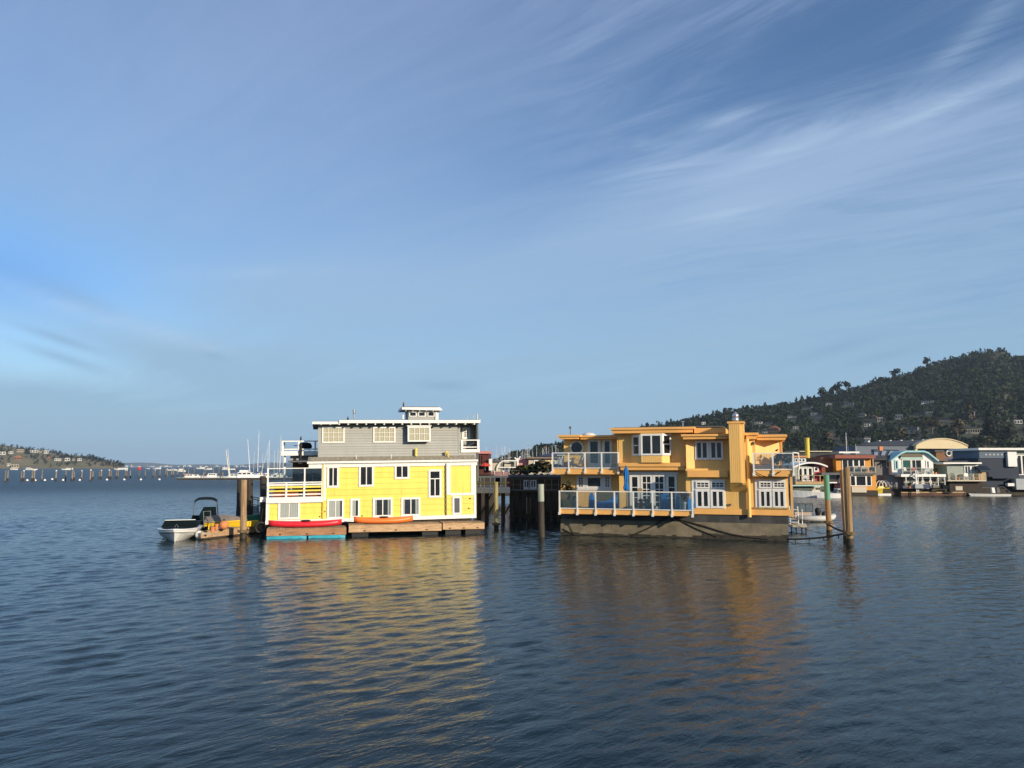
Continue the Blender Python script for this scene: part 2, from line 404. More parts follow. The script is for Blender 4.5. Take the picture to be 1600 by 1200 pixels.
# flat shore behind the far dock
b = MB()
b.plan([(62, 140), (520, 138), (700, 700), (20, 760), (20, 500), (45, 250)], -1, .9)
b.obj('shore', mat('shore_ground', (.12, .11, .09), .95, .3, .2), kind='structure')

# ------------------------------------------------------------------ foliage
def leaf_mat(name, a, b_, sc=.09, rand=.25):
    return mat(name, a, .9, .3, sc, fine=sc * 9, rgb2=b_, rand=rand, spec=.2)
LEAF1 = leaf_mat('dark_evergreen_leaves', (.026, .036, .016), (.018, .026, .014))
LEAF2 = leaf_mat('olive_leaves', (.062, .062, .026), (.038, .046, .020))
LEAF3 = leaf_mat('dry_brown_leaves', (.085, .066, .036), (.055, .048, .025))
LEAFB = mat('headland_leaves', (.040, .052, .028), .9, .3, .02, fine=.2, rgb2=(.026, .036, .024), spec=.2)
FOREST = mat('hill_forest_leaves', (.034, .047, .014), .9, .4, .025, fine=.12, rgb2=(.016, .027, .010), spec=.2)
BARK = mat('grey_bark', (.15, .12, .09), .9, .3, 3)
def crown_cloud(n, rx, rz, cz, size, kind, g):
    """n leaf clumps (small bent quads) spread through a crown's volume; returns corners (n*4,3) and outward normals"""
    out = np.zeros((n, 4, 3)); nor = np.zeros((n, 4, 3))
    nl = 6
    lobes = [(g.uniform(-.5, .5), g.uniform(-.5, .5), g.uniform(-.6, .7), g.uniform(.36, .6)) for _ in range(nl)]
    for i in range(n):
        if kind == 'cone':
            h = g.random() ** 1.3; a = g.uniform(0, 6.283); r = (1 - h) * (.45 + .55 * g.random()) + .05
            d = np.array([math.cos(a), math.sin(a), .35])
            c = np.array([r * math.cos(a) * rx, r * math.sin(a) * rx, cz + (h * 2 - 1) * rz])
        else:
            L = lobes[g.integers(nl)]; d = g.normal(size=3); d /= np.linalg.norm(d); rr = L[3] * (.6 + .4 * g.random())
            c = np.array([(L[0] + d[0] * rr) * rx, (L[1] + d[1] * rr) * rx, cz + (L[2] * .8 + d[2] * rr) * rz])
        u = g.normal(size=3); u /= np.linalg.norm(u); w = np.cross(u, g.normal(size=3)); w /= np.linalg.norm(w)
        s1, s2 = size * g.uniform(.6, 1.3), size * g.uniform(.5, 1.1)
        out[i] = [c - u * s1, c - w * s2, c + u * s1, c + w * s2]
        nn = d / np.linalg.norm(d) + g.normal(size=3) * .15; nor[i] = nn / np.linalg.norm(nn)
    return out.reshape(-1, 3), nor.reshape(-1, 3)
def quads_obj(name, VN, m, parent=None, kind=None):
    V, N = VN
    n = len(V) // 4
    me = bpy.data.meshes.new(name); me.vertices.add(len(V)); me.vertices.foreach_set('co', V.astype('f4').ravel())
    me.loops.add(n * 4); me.loops.foreach_set('vertex_index', np.arange(n * 4, dtype='i4'))
    me.polygons.add(n); me.polygons.foreach_set('loop_start', np.arange(0, n * 4, 4, dtype='i4'))
    me.polygons.foreach_set('use_smooth', np.ones(n, bool))
    me.update(calc_edges=True); me.materials.append(m)
    me.normals_split_custom_set_from_vertices(N.astype('f4'))
    o = bpy.data.objects.new(name, me); col.objects.link(o)
    if parent is not None: o.parent = parent; KIDS.setdefault(parent.name, []).append(o)
    if kind: o['kind'] = kind
    return o
def tree(label, base, h, w, m, kind='round', n=260, group=None, trunk=.38, cat='tree', name='tree', leaf=None):
    t = thing(name, label, cat, base, (0, 0, rng.uniform(0, 6.28)), group)
    b = MB()
    if trunk > 0:
        th = h * trunk
        lean = rng.uniform(-.05, .05) * h
        b.tube([(0, 0, -1), (lean * .5, 0, th), (lean, lean * .4, h * .8)], w * .045 + .05, 6, .06)
        for k in range(5):
            a = rng.uniform(0, 6.28); z0 = th * rng.uniform(.8, 1.5)
            b.tube([(lean * .5, 0, z0), (math.cos(a) * w * .22, math.sin(a) * w * .22, z0 + h * .15), (math.cos(a) * w * .36, math.sin(a) * w * .36, z0 + h * .27)], w * .02 + .03, 5, .03)
        b.obj('trunk', BARK, t)
    c0 = h * (trunk * .8 if trunk else 0)
    V = crown_cloud(n, w / 2, (h - c0) / 2, (h + c0) / 2, leaf or max(w, h) * .055, kind, nrng)
    quads_obj('crown', V, m, t); return t
# houses placed first so that trees can keep clear of their fronts
HILLHOUSES = [  # px, py of the middle of the front, width px, height px, colour, label
    (1299, 631, 9, 3.5, 'w', 'long low white house highest on the left shoulder of the hill'), (1330, 631, 14, 4, 'g', 'grey flat house below the ridge trees'),
    (1275, 647, 9, 4, 'w', 'white house below the skyline tree left of the hill'), (1264, 637, 14, 3, 'g', 'long grey low roof house near the ridge'),
    (1283, 655, 12, 3, 'g', 'grey terrace house on the lower left slope'), (1357, 664, 8, 5, 'w', 'small white gabled house in the middle of the hill'),
    (1350, 649, 10, 4, 'c', 'cream house above the small white gabled house'), (1378, 655, 8, 7, 'c', 'cream two-storey house among trees mid slope'),
    (1368, 652, 6, 4, 'b', 'brown roofed cottage mid slope'), (1408, 651, 10, 8, 'g', 'pale grey block house right of the mid slope'),
    (1428, 670, 15, 6, 'g', 'blue grey flat house above the hangar roof'), (1440, 646, 18, 3, 'g', 'long grey terrace under the forest edge'),
    (1454, 628, 17, 4, 'w', 'bright white long house at the forest edge'), (1456, 645, 10, 4, 'g', 'small grey house beside the long terrace'),
    (1480, 654, 12, 3, 'g', 'low grey roof among dark trees on the right'), (1519, 649, 12, 12, 'g', 'tall pale house with dark windows on the right slope'),
    (1524, 673, 22, 9, 'c', 'modern house with pale upright fins above the big bush'), (1595, 659, 11, 7, 'w', 'bright white house at the right edge of the hill'),
    (1296, 681, 11, 5, 'b', 'orange brown house low on the hill behind the rust roof'), (1356, 687, 9, 7, 'w', 'white gabled house low behind the hangar roof'),
    (1245, 668, 8, 4, 'g', 'small grey house low on the left slope'), (1210, 672, 16, 6, 'b', 'house with brown hipped roof right of the chimney'),
    (1101, 661, 6, 4, 'w', 'white house behind the left ochre roof'), (1187, 660, 11, 3, 'w', 'white flat house just right of the chimney cap'),
    (1203, 661, 9, 3, 'g', 'grey flat house right of the chimney cap'), (1276, 645, 7, 3, 'c', 'cream house left of mid slope'),
    (1196, 675, 7, 2.5, 'w', 'bright white roof just over the right ochre roof'), (1240, 651, 13, 3, 'g', 'grey long house on the left shoulder'),
    (866, 697, 5, 4, 'w', 'white house on the low ridge beside the ochre houseboat'), (851, 700, 4, 3, 'b', 'reddish house on the low ridge'), (829, 703, 4, 3, 'w', 'white cottage on the low ridge behind the masts')]
def solve_t(fn, px, py):
    lo, hi = 0.0, 1.0
    def sy(t):
        p = fn(px, t); return (p.z - CAMH) / p.y
    tgt = ray(px, py); tgt = tgt.z / tgt.y
    for _ in range(40):
        mid = (lo + hi) / 2
        if sy(mid) < tgt: lo = mid
        else: hi = mid
    return lo
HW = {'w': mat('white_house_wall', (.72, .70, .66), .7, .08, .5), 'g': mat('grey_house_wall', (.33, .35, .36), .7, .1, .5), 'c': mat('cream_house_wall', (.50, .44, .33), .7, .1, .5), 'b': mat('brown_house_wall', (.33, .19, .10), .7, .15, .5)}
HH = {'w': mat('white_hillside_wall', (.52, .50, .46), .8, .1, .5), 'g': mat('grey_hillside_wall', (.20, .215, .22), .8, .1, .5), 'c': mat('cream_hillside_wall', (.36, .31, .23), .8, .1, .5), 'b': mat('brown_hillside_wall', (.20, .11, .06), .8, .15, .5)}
HROOF = mat('dark_house_roof', (.12, .11, .105), .9, .2, 1); HROOFB = mat('tile_house_roof', (.28, .12, .06), .9, .2, 1)
def far_house(fn, px, py, wpx, hpx, c, label, group, gable=False):
    t = solve_t(fn, px, py + hpx / 2); p = fn(px, t); s = p.y / FPX
    w, h = wpx * s, hpx * s; d = max(w * .7, 6)
    r = thing('hillside_house', label, 'house', (p.x, p.y - 1.0, p.z - .4), (0, 0, -math.atan2(p.x, p.y) + rng.uniform(-.3, .3)), group)
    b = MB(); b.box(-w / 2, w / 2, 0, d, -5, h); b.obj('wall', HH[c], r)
    b = MB(); o = .06 * w
    if c == 'b' or gable: b.side([(-w / 2 - o, h), (w / 2 + o, h), (0, h + w * .28)], -o, d + o)
    else: b.box(-w / 2 - o, w / 2 + o, -o, d + o, h + .02, h + .35)
    b.obj('roof', HROOFB if c == 'b' else HROOF, r)
    b = MB(); n = max(2, int(wpx / 3)); ww = w / n
    for i in range(n):
        x = -w / 2 + (i + .5) * ww
        MBi = MB(); MBi.box(x - ww * .28, x + ww * .28, -.12, .1, h * .30, h * .78); MBi.obj('window', PANE, r)
    return p.y
house_t = []
for i, (px, py, w, h, c, lb) in enumerate(HILLHOUSES):
    house_t.append((px, w, py, far_house(hill_pt, px, py, w, h, c, lb, 'houses on the wooded hillside', gable='gabled' in lb)))
LEFTHOUSES = [(3, 708, 8, 5, 'w', 'white house at the left edge of the headland'), (16, 707, 6, 4, 'w', 'small white house left of the big headland house'), (30, 704, 9, 5, 'c', 'large cream house high on the headland'),
    (52, 705, 11, 4, 'w', 'long white house right of the large cream one'), (63, 706, 5, 3, 'c', 'cream cottage near the headland ridge'), (71, 706, 6, 5, 'w', 'white peaked house near the headland ridge'),
    (28, 716, 11, 4, 'b', 'tile roofed villa halfway down the headland'), (24, 728, 10, 6, 'c', 'waterside house at the foot of the headland'), (14, 726, 5, 4, 'w', 'small white cottage at the waterline of the headland'), (90, 718, 9, 4, 'w', 'white house on the middle of the headland'),
    (105, 718, 7, 5, 'w', 'white gabled house on the middle headland slope'), (115, 718, 4, 3, 'c', 'tiny cream house between two white ones'), (124, 718, 6, 4, 'w', 'white house on the right of the headland'), (76, 716, 5, 3, 'b', 'brown house below the headland ridge')]
lh_t = []
for (px, py, w, h, c, lb) in LEFTHOUSES:
    lh_t.append((px, w, py, far_house(head_pt, px, py, w, h, c, lb, 'houses on the headland', gable='gabled' in lb or 'peaked' in lb)))
def forest(name, fn, m, n, pxr, tr, hr, quads, houses, protos_kind, size, dens):
    protos = [crown_cloud(quads, .5, .5, .5, size, k, nrng) for k in protos_kind]
    out, onr = [], []
    for _ in range(n):
        px = nrng.uniform(*pxr); t = tr[0] + (tr[1] - tr[0]) * nrng.random() ** .75
        if nrng.random() > dens(px, t): continue
        p = fn(px, t)
        hgt = nrng.uniform(*hr) * (1.25 if nrng.random() < .12 else 1) * interp([(740, .5), (1000, 1)], px) if hr[1] > 9.4 else nrng.uniform(*hr)
        w = hgt * nrng.uniform(.65, 1.15)
        top = 729 - FPX * (p.z + hgt * .9 - CAMH) / p.y; foot = 729 - FPX * (p.z - CAMH) / p.y; wp = w * FPX / p.y
        bad = False
        for (hx, hw, hy, ht) in houses:          # nothing grows right in front of a house
            if abs(px - hx) < hw * .5 + wp * .42 and p.y < ht + 2 and top < hy + 1.2 and foot > hy - 1: bad = True; break
        if bad: continue
        V, N = protos[nrng.integers(len(protos))]; a = nrng.uniform(0, 6.28); c, s = math.cos(a), math.sin(a)
        Q = np.empty_like(V); Q[:, 0] = (V[:, 0] * c - V[:, 1] * s) * w + p.x; Q[:, 1] = (V[:, 0] * s + V[:, 1] * c) * w + p.y; Q[:, 2] = V[:, 2] * hgt + p.z - hgt * .10
        M = np.empty_like(N); M[:, 0] = N[:, 0] * c - N[:, 1] * s; M[:, 1] = N[:, 0] * s + N[:, 1] * c; M[:, 2] = N[:, 2]
        out.append(Q); onr.append(M)
    return quads_obj(name, (np.concatenate(out), np.concatenate(onr)), m, kind='stuff')
def dens_r(px, t):
    k = .55 + .45 * math.sin(px * .05 + 3 * t) * math.sin(t * 17 + px * .02)
    upper = interp([(1000, .62), (1300, .60), (1450, .42), (1600, .35)], px)
    return 1.0 if t > upper else .35 + .5 * k
forest('hill_forest', hill_pt, FOREST, 9500, (735, 1800), (.0, 1.02), (4.5, 10), 48, house_t, ['round', 'round', 'round', 'cone', 'round'], .125, dens_r)
forest('headland_forest', head_pt, LEAFB, 1500, (-160, 194), (.05, 1.02), (4, 9), 24, lh_t, ['round', 'round'], .15, lambda px, t: (.9 if t > .55 else .45) * (.6 + .4 * math.sin(px * .11 + t * 5)))
SKY_TREES = [(1288, 603, 20, 17, 'round', 'round-headed tree on the ridge, largest of the skyline pair left of the forest'), (1303, 603, 12, 11, 'round', 'small round tree on the ridge between two larger ones'), (1314, 596, 17, 14, 'round', 'tall round tree on the ridge, middle of the skyline row'),
    (1331, 594, 14, 11, 'round', 'lone umbrella-shaped tree standing clear on the ridge'), (1268, 617, 16, 12, 'round', 'tree with bare trunk on the left skyline'), (1257, 618, 13, 9, 'cone', 'pointed conifer on the left skyline'), (1170, 632, 14, 9, 'round', 'tree on the skyline just right of the chimney cap'),
    (1135, 636, 12, 9, 'round', 'tree on the skyline left of the chimney cap'), (1405, 574, 15, 16, 'round', 'spreading tree where the ridge meets the forest'), (1459, 557, 13, 15, 'round', 'crown rising above the forest skyline'), (1013, 660, 9, 8, 'round', 'small tree at the low left end of the ridge'), (1050, 654, 10, 7, 'cone', 'small pointed tree at the left end of the ridge')]
for px, top, hp, wp, k, lb in SKY_TREES:
    p = hill_pt(px, .99); s = p.y / FPX; z1 = at(px, top, p.y).z
    h = max(z1 - p.z, hp * s)
    tree(lb, (p.x, p.y, z1 - h), h, wp * s * 1.25, LEAF1, k, 190, 'trees along the ridge', trunk=.18, leaf=h * .085)
NEAR_TREES = [(1499, 692, 655, 34, LEAF3, 'round', 'tall eucalyptus with pale bare trunk behind the hangar'), (1541, 699, 680, 44, LEAF2, 'round', 'broad olive bush right of the hangar'), (1518, 700, 690, 22, LEAF3, 'round', 'low brown bush beside the hangar end'), (1408, 690, 664, 18, LEAF3, 'round', 'brown tree behind the hangar roof'), (1575, 697, 660, 34, LEAF1, 'round', 'dark tree above the navy houseboat'),
    (1460, 678, 650, 28, LEAF3, 'round', 'russet tree above the hangar arch'), (1335, 690, 664, 26, LEAF1, 'round', 'dark round tree behind the mast on the right'), (1290, 702, 672, 24, LEAF1, 'round', 'dark tree behind the rust-roofed houseboat'), (1550, 690, 640, 26, LEAF1, 'cone', 'tall dark conifer on the right slope'), (1520, 662, 628, 16, LEAF3, 'cone', 'slim brown conifer over the tall pale house'), (1225, 700, 672, 24, LEAF1, 'round', 'dark tree right of the ochre roof end')]
for px, bp, top, wp, m, k, lb in NEAR_TREES:
    t = solve_t(hill_pt, px, bp); p = hill_pt(px, t); s = p.y / FPX
    tree(lb, (p.x, p.y, p.z - .3), at(px, top, p.y).z - p.z, wp * s, m, k, 340, 'trees at the foot of the hill', trunk=.45 if 'eucalyptus' in lb else .25)
# ------------------------------------------------------------------ building pieces
def window(F, r, off, nv=(), nh=(), fw=.085, proud=.06, curtain=None, cover=(0, 1), frame=None, pane=None, name='window', bar=.035):
    """framed window: frame is the part; pane, mullions and curtain are its sub-parts. r = outer rectangle"""
    frame = frame or WHITE
    x0, z0, x1, z1 = F.rect(*r, off + proud)
    a, b_ = -off - proud, -off
    m = F.mb(); m.box(x0, x0 + fw, a, b_, z0, z1); m.box(x1 - fw, x1, a, b_, z0, z1)
    m.box(x0 + fw, x1 - fw, a, b_, z1 - fw, z1); m.box(x0 + fw, x1 - fw, a, b_, z0, z0 + fw)
    w = m.obj(name, frame, F.root)
    ix0, ix1, iz0, iz1 = x0 + fw, x1 - fw, z0 + fw, z1 - fw
    if curtain:
        m = F.mb(); m.box(ix0, ix1, -off - .012, -off - .002, iz0, iz1); m.obj('interior', DARKROOM, w)
        m = F.mb()
        for c0, c1 in (cover if isinstance(cover[0], tuple) else (cover,)):
            cx0, cx1 = ix0 + c0 * (ix1 - ix0), ix0 + c1 * (ix1 - ix0); n = max(4, int((cx1 - cx0) / .07)); vs = []
            for i in range(n + 1):
                x = cx0 + (cx1 - cx0) * i / n; y = -off - .019 - (.011 if i % 2 else 0)
                vs += [(x, y, iz0 + .01), (x, y, iz1 - .005)]
            m.add(vs, [(2 * i, 2 * i + 2, 2 * i + 3, 2 * i + 1) for i in range(n)])
        m.obj('curtain', curtain, w)
        m = F.mb(); m.box(ix0, ix1, -off - .040, -off - .036, iz0, iz1); m.obj('pane', CLEAR, w)
    else:
        m = F.mb(); m.box(ix0, ix1, -off - .030, -off - .004, iz0, iz1); m.obj('pane', pane or PANE, w)
    if nv or nh:
        for f in nv:
            x = ix0 + f * (ix1 - ix0); m = F.mb(); m.box(x - bar, x + bar, -off - .056, -off - .041, iz0, iz1); m.obj('mullion', frame, w)
        for f in nh:
            z = iz0 + f * (iz1 - iz0); m = F.mb(); m.box(ix0, ix1, -off - .053, -off - .042, z - bar, z + bar); m.obj('mullion', frame, w)
    return w
def boards(F, x0, x1, z0, z1, y, pitch, m, root, lap=.018, name='siding_board'):
    n = max(1, round((z1 - z0) / pitch)); p = (z1 - z0) / n
    for i in range(n):
        a, b_ = z0 + i * p, z0 + (i + 1) * p
        k = F.mb(); k.hexa([(x0, y - lap - .008, a + .004), (x1, y - lap - .008, a + .004), (x1, y, a + .004), (x0, y, a + .004),
                            (x0, y - .008, b_), (x1, y - .008, b_), (x1, y, b_), (x0, y, b_)])
        k.obj(name, m, root)
def grooves(F, x0, x1, z0, z1, y, pitch, m, root, name='vertical_boards'):
    """narrow upright boards, too fine to pick apart: one part"""
    n = max(2, round((x1 - x0) / pitch)); p = (x1 - x0) / n; k = F.mb()
    for i in range(n):
        k.box(x0 + i * p + .012, x0 + (i + 1) * p - .012, y - .022, y, z0, z1)
    return k.obj(name, m, root, kind='stuff')
def railing(F, root, x0, x1, z0, z1, y, posts, m, glass=None, rails=(1.0,), pw=.05, rw=.045, drop=0.0, name='railing'):
    """top rail is the part; posts, lower rails and glass sheets its sub-parts"""
    k = F.mb(); k.box(x0, x1, y - rw, y + rw, z1 - rw * 1.5, z1); rl = k.obj(name, m, root)
    for x in posts:
        k = F.mb(); k.box(x - pw, x + pw, y - pw - .012, y + pw, z0 - drop, z1 - rw * 1.5 - .002)
        if drop: k.box(x - pw * 1.7, x + pw * 1.7, y - pw * 1.9, y - pw - .014, z0 - drop - .02, z0 - drop * .55)
        k.obj('post', m, rl)
    for f in rails:
        if f >= 1: continue
        z = z0 + f * (z1 - z0); k = F.mb(); k.box(x0, x1, y - rw * .7, y + rw * .7, z - rw * .8, z + rw * .8); k.obj('rail', m, rl)
    if glass:
        xs = sorted(posts)
        for a, b_ in zip(xs[:-1], xs[1:]):
            k = F.mb(); k.box(a + pw + .01, b_ - pw - .01, y - .006, y + .006, z0 + .06, z1 - rw * 1.5 - .01); k.obj('glass_sheet', glass, rl)
    return rl

# ------------------------------------------------------------------ the yellow houseboat
YO = at(417, 729, 48.2); YO.z = 0
YROT = (0, R(-.85), R(14))
yel = thing('houseboat', 'lemon yellow houseboat with grey clapboard top storey and white trim', 'houseboat', YO, YROT)
F = Frame(yel, YO, YROT)
DEP = 11.0
def Pz(py, px=600, off=0.0): return F.p(px, py, off)[1]
def Px(px, py=760, off=0.0): return F.p(px, py, off)[0]
xl, xm, xr = Px(417), Px(505), Px(743)
zb, zt = Pz(808, 590), Pz(723, 600)
zd = Pz(784, 460)                    # underside of the left deck
# hull rim
m = F.mb(); m.box(xl - .05, xr + .02, -.10, DEP, zb - .24, zb); m.obj('hull_rim', WHITE, yel)
m = F.mb(); m.box(xl + .25, xr - .25, .12, DEP - .2, -.6, zb - .24); m.obj('hull', WOODD, yel)
# lower walls: solid core with lapped boards
m = F.mb(); m.box(xl, xm, 0, DEP, zb, zd); m.obj('lower_wall', YELLOW, yel)
m = F.mb(); m.box(xm, xr, .002, DEP, zb, zt); m.obj('main_wall', YELLOW, yel)
boards(F, xl + .01, xm - .04, zb + .005, zd, 0, .36, YELLOW, yel, .034)
boards(F, xm + .04, xr - .01, zb + .005, zt - .25, 0, .36, YELLOW, yel, .034)
# trim
def trim(px0, py0, px1, py1, proud=.05, m_=None, name='trim_board'):
    k = F.mb(); F.box(k, px0, py0, px1, py1, proud, proud - .001); k.obj(name, m_ or WHITE, yel)
x = xl; k = F.mb(); k.box(xl - .03, xl + .16, -.055, -.001, zb + .002, zd - .002); k.obj('corner_board', WHITE, yel)
k = F.mb(); k.box(xr - .14, xr + .03, -.055, -.001, zb + .002, zt - .26); k.obj('corner_board', WHITE, yel)
k = F.mb(); k.box(xm - .0, xm + .18, -.055, -.001, zd + .03, zt - .26); k.obj('corner_board', WHITE, yel)
k = F.mb(); k.box(xm - .9, xr + .1, -.10, 0, zt - .25, zt + .05); k.obj('eave_fascia', WHITE, yel)
k = F.mb(); k.box(xm - 1.0, xr + .14, -.24, -.10, zt + .0, zt + .13); k.obj('gutter', WHITE, yel)
trim(697, 725, 704, 773, .07); trim(704, 770, 742, 774, .065); trim(736, 726, 742, 770, .07)
k = F.mb(); F.box(k, 704, 728, 736, 770, .034, .03); k.obj('flush_panel', YELLOW, yel)
for pxx, p0, p1 in ((696.5, 724, 805), (505, 725, 810)):
    xx = Px(pxx); k = F.mb(); k.tube([(xx, -.13, Pz(p0, pxx)), (xx, -.13, Pz(p1, pxx))], .035, 6); k.obj('downpipe', GREYD if pxx > 600 else YELLOW, yel)
# skirt roof between the storeys
zs = Pz(712.5, 620, -1.0)
k = F.mb(); k.endways([(-.20, zt + .06), (1.05, zs - .02), (1.05, zt + .0), (-.20, zt + .0)][::-1], xm - .95, xr + .12); k.obj('skirt_roof', SHINGLE, yel)
nrow = 5
for i in range(nrow):
    f0, f1 = i / nrow, (i + 1) / nrow
    y0, y1 = -.22 + 1.24 * f0, -.22 + 1.24 * f1; za, zb_ = zt + .075 + (zs - zt - .08) * f0, zt + .075 + (zs - zt - .08) * f1
    k = F.mb(); xx = xm - .95 + (.15 if i % 2 else 0)
    while xx < xr + .1:
        w = rng.uniform(.22, .36); e = min(xx + w, xr + .12)
        k.hexa([(xx, y0, za), (e - .015, y0, za), (e - .015, y1, zb_), (xx, y1, zb_), (xx, y0, za + .028), (e - .015, y0, za + .028), (e - .015, y1, zb_ + .006), (xx, y1, zb_ + .006)]); xx += w
    k.obj('shingle_course', SHINGLE, yel, kind='stuff')
# upper storey, set back
UO = -1.0
ux0, ux1 = Px(498, 690, UO), Px(718.5, 690, UO); uxr = Px(746, 690, UO)
uz0, uz1 = zs - .3, Pz(661, 620, UO)
k = F.mb(); k.box(ux0, ux1, -UO, DEP - .3, zt, uz1 + .1); k.obj('upper_wall', GREYP, yel)
k = F.mb(); k.box(ux1, uxr, -UO + .9, DEP - .3, zt, uz1 + .1); k.obj('upper_wall', GREYP, yel)
k = F.mb(); k.box(uxr - .06, uxr + .06, -UO - .05, -UO + .89, zt - 1.3, uz1 + .05); k.obj('end_wall', GREYD, yel)
boards(F, ux0 - .01, ux1, zs - .02, uz1, -UO, .172, GREYP, yel, .036)
boards(F, ux1 + .0, uxr - .07, zs - .02, uz1, -UO + .9, .172, GREYP, yel, .036)
k = F.mb(); k.box(ux1, uxr - .07, -UO, -UO + .89, zt + .1, Pz(705, 735, UO)); k.obj('balcony_front', GREYP, yel)
k = F.mb(); k.box(ux0 - .04, ux0 + .10, -UO - .05, -UO - .03, zs, uz1); k.obj('corner_board', GREYP, yel)
k = F.mb(); k.box(ux1 - .12, ux1 + .02, -UO - .05, -UO - .03, zs, uz1); k.obj('corner_board', GREYP, yel)
# main roof with rafter tails
rz0, rz1 = Pz(661, 620, UO + .75), Pz(656.3, 620, UO + .75)
fx0, fxs, fx1 = Px(488, 658, UO + .75), Px(530, 658, UO + .75), Px(749.5, 658, UO + .75)
k = F.mb(); k.box(fxs, fx1, -UO - .70, DEP + .2, rz0 + .06, rz1 + .02); k.box(fx0, fxs, -UO - .60, DEP - 2, rz0 + .0, rz1 - .07); roof = k.obj('roof', GREYD, yel)
k = F.mb(); k.box(fxs, fx1, -UO - .745, -UO - .702, rz0, rz1); k.obj('fascia', WHITE, yel)
k = F.mb(); k.box(fx0, fxs - .002, -UO - .645, -UO - .602, rz0 - .06, rz1 - .09); k.obj('fascia', WHITE, yel)
k = F.mb(); k.box(fx1 - .002, fx1 + .05, -UO - .745, DEP, rz0, rz1 + .06); k.obj('fascia', WHITE, yel)
nraf = 19
for i in range(nraf):
    xx = Px(502 + i * 13.9, 660, UO)
    if xx > fx1 - .1: continue
    k = F.mb(); k.box(xx - .045, xx + .045, -UO - (.69 if xx > fxs else .59), -UO - .0, rz0 - .10, rz0 + .045 if xx > fxs else rz0 - .012); k.obj('rafter', WHITE, yel)
# upper windows
for r in ((503, 666.5, 538.5, 692), (583, 667, 618, 691.5)):
    window(F, r, UO + .03, nv=(.25, .5, .75), nh=(.33, .66), curtain=CURTAIN, fw=.09, bar=.014)
xa, za, xb, zb2 = F.rect(637, 666, 673, 690, UO + .5)
k = F.mb(); k.box(xa + .03, xb - .03, -UO - .45, -UO - .02, za + .03, zb2 - .03); k.obj('bay_box', GREYD, yel)
window(F, (637, 666, 673, 690), UO + .455, nv=(.25, .5, .75), nh=(.5,), curtain=CURTAIN, fw=.10, bar=.016)
k = F.mb(); k.box(xa - .05, xb + .05, -UO - .55, -UO - .02, zb2 + .002, zb2 + .06); k.obj('bay_roof', WHITE, yel)
window(F, (722, 668, 735, 686), UO - .88, nv=(.5,), nh=(.25, .5, .75), fw=.16, bar=.02)
# small right balcony rail
bz0, bz1 = Pz(707, 735, UO), Pz(687, 735, UO)
bx0, bx1 = Px(720, 697, UO), Px(749, 697, UO)
k = F.mb(); k.box(bx0, bx1, -UO - .10, -UO - .02, bz0, bz0 + .22); k.obj('balcony_fascia', WHITE, yel)
railing(F, yel, bx0, bx1, bz0 + .22, bz1, -UO - .06, (bx0 + .06, bx1 - .10), WHITE, rails=(.22,), pw=.075)
k = F.mb(); k.tube([(bx0 + .1, -UO + .1, bz0 + .25), (bx1 - .1, -UO + .1, bz1 - .1)], .03, 5); k.obj('brace', GREYD, yel)
# cupola
CO = -3.2
cx0, cz0, cx1, cz1 = F.rect(638, 639, 680, 653, CO)
k = F.mb(); k.box(cx0, cx1, -CO, -CO + 2, rz1, cz1 + .12); cup = k.obj('cupola', GREYP, yel)
cr = F.rect(628, 636.5, 692, 640, CO + .35)
k = F.mb(); k.hexa([(cr[0], -CO - .4, cr[1]), (cr[2], -CO - .4, cr[1] - .06), (cr[2], -CO + 2.4, cr[1] - .06), (cr[0], -CO + 2.4, cr[1]), (cr[0], -CO - .4, cr[3]), (cr[2] - .2, -CO - .4, cr[3]), (cr[2] - .2, -CO + 2.4, cr[3]), (cr[0], -CO + 2.4, cr[3])]); k.obj('cupola_roof', WHITE, yel)
k = F.mb(); k.box(cr[0] + .05, cr[2] - .3, -CO - .36, -CO + 2.3, cr[3] + .002, cr[3] + .05); k.obj('cupola_roof_felt', GREYD, yel)
for a_, b_ in ((639.5, 651), (653.5, 665), (668, 679)):
    window(F, (a_, 643, b_, 651), CO + .01, fw=.06, proud=.05)
for i in range(6):
    xx = cx0 - .2 + i * (cx1 - cx0 + .5) / 5; k = F.mb(); k.box(xx - .03, xx + .03, -CO - .37, -CO, cr[1] - .11, cr[1] - .065); k.obj('rafter', WHITE, yel)
k = F.mb(); k.box(cx1 + .002, cx1 + .22, -CO - .1, -CO + .1, rz1, cr[1] - .07); k.obj('cupola_post', WHITE, yel)
# roof pipes
def pipe(px, py0, py1, w, off, m_, cap=False, name='vent_pipe'):
    s = (47 - off) / FPX; x_, z1_ = F.p(px, py0, off); z0_ = F.p(px, py1, off)[1]; r = w * s / 2
    k = F.mb()
    if cap: k.lathe([(r * .55, 0), (r * .55, (z1_ - z0_) * .55), (r, (z1_ - z0_) * .6), (r, z1_ - z0_)], (x_, -off, z0_), 10)
    else: k.lathe([(r, 0), (r, z1_ - z0_)], (x_, -off, z0_), 10)
    k.obj(name, m_, yel, smooth=False)
pipe(553.5, 640, 655, 5, -2.5, METAL, True, 'chimney_pipe'); pipe(629.5, 648, 655, 3.2, -2.0, WHITE); pipe(746, 646, 656, 2.4, -2.0, METAL); pipe(740, 649, 656, 1.2, -2.0, METAL); pipe(730, 648, 656, 1.2, -2.5, METAL)
pipe(650, 700.5, 713, 4.2, -.75, YELLOW); pipe(697.5, 705.5, 716, 4.5, -.7, YELLOW, True); pipe(700.5, 706, 718, 1.5, -.5, YELLOW); pipe(611.5, 710, 722, 1.0, -.3, WHITE); pipe(557, 711, 721, 1.0, -.3, WHITE)
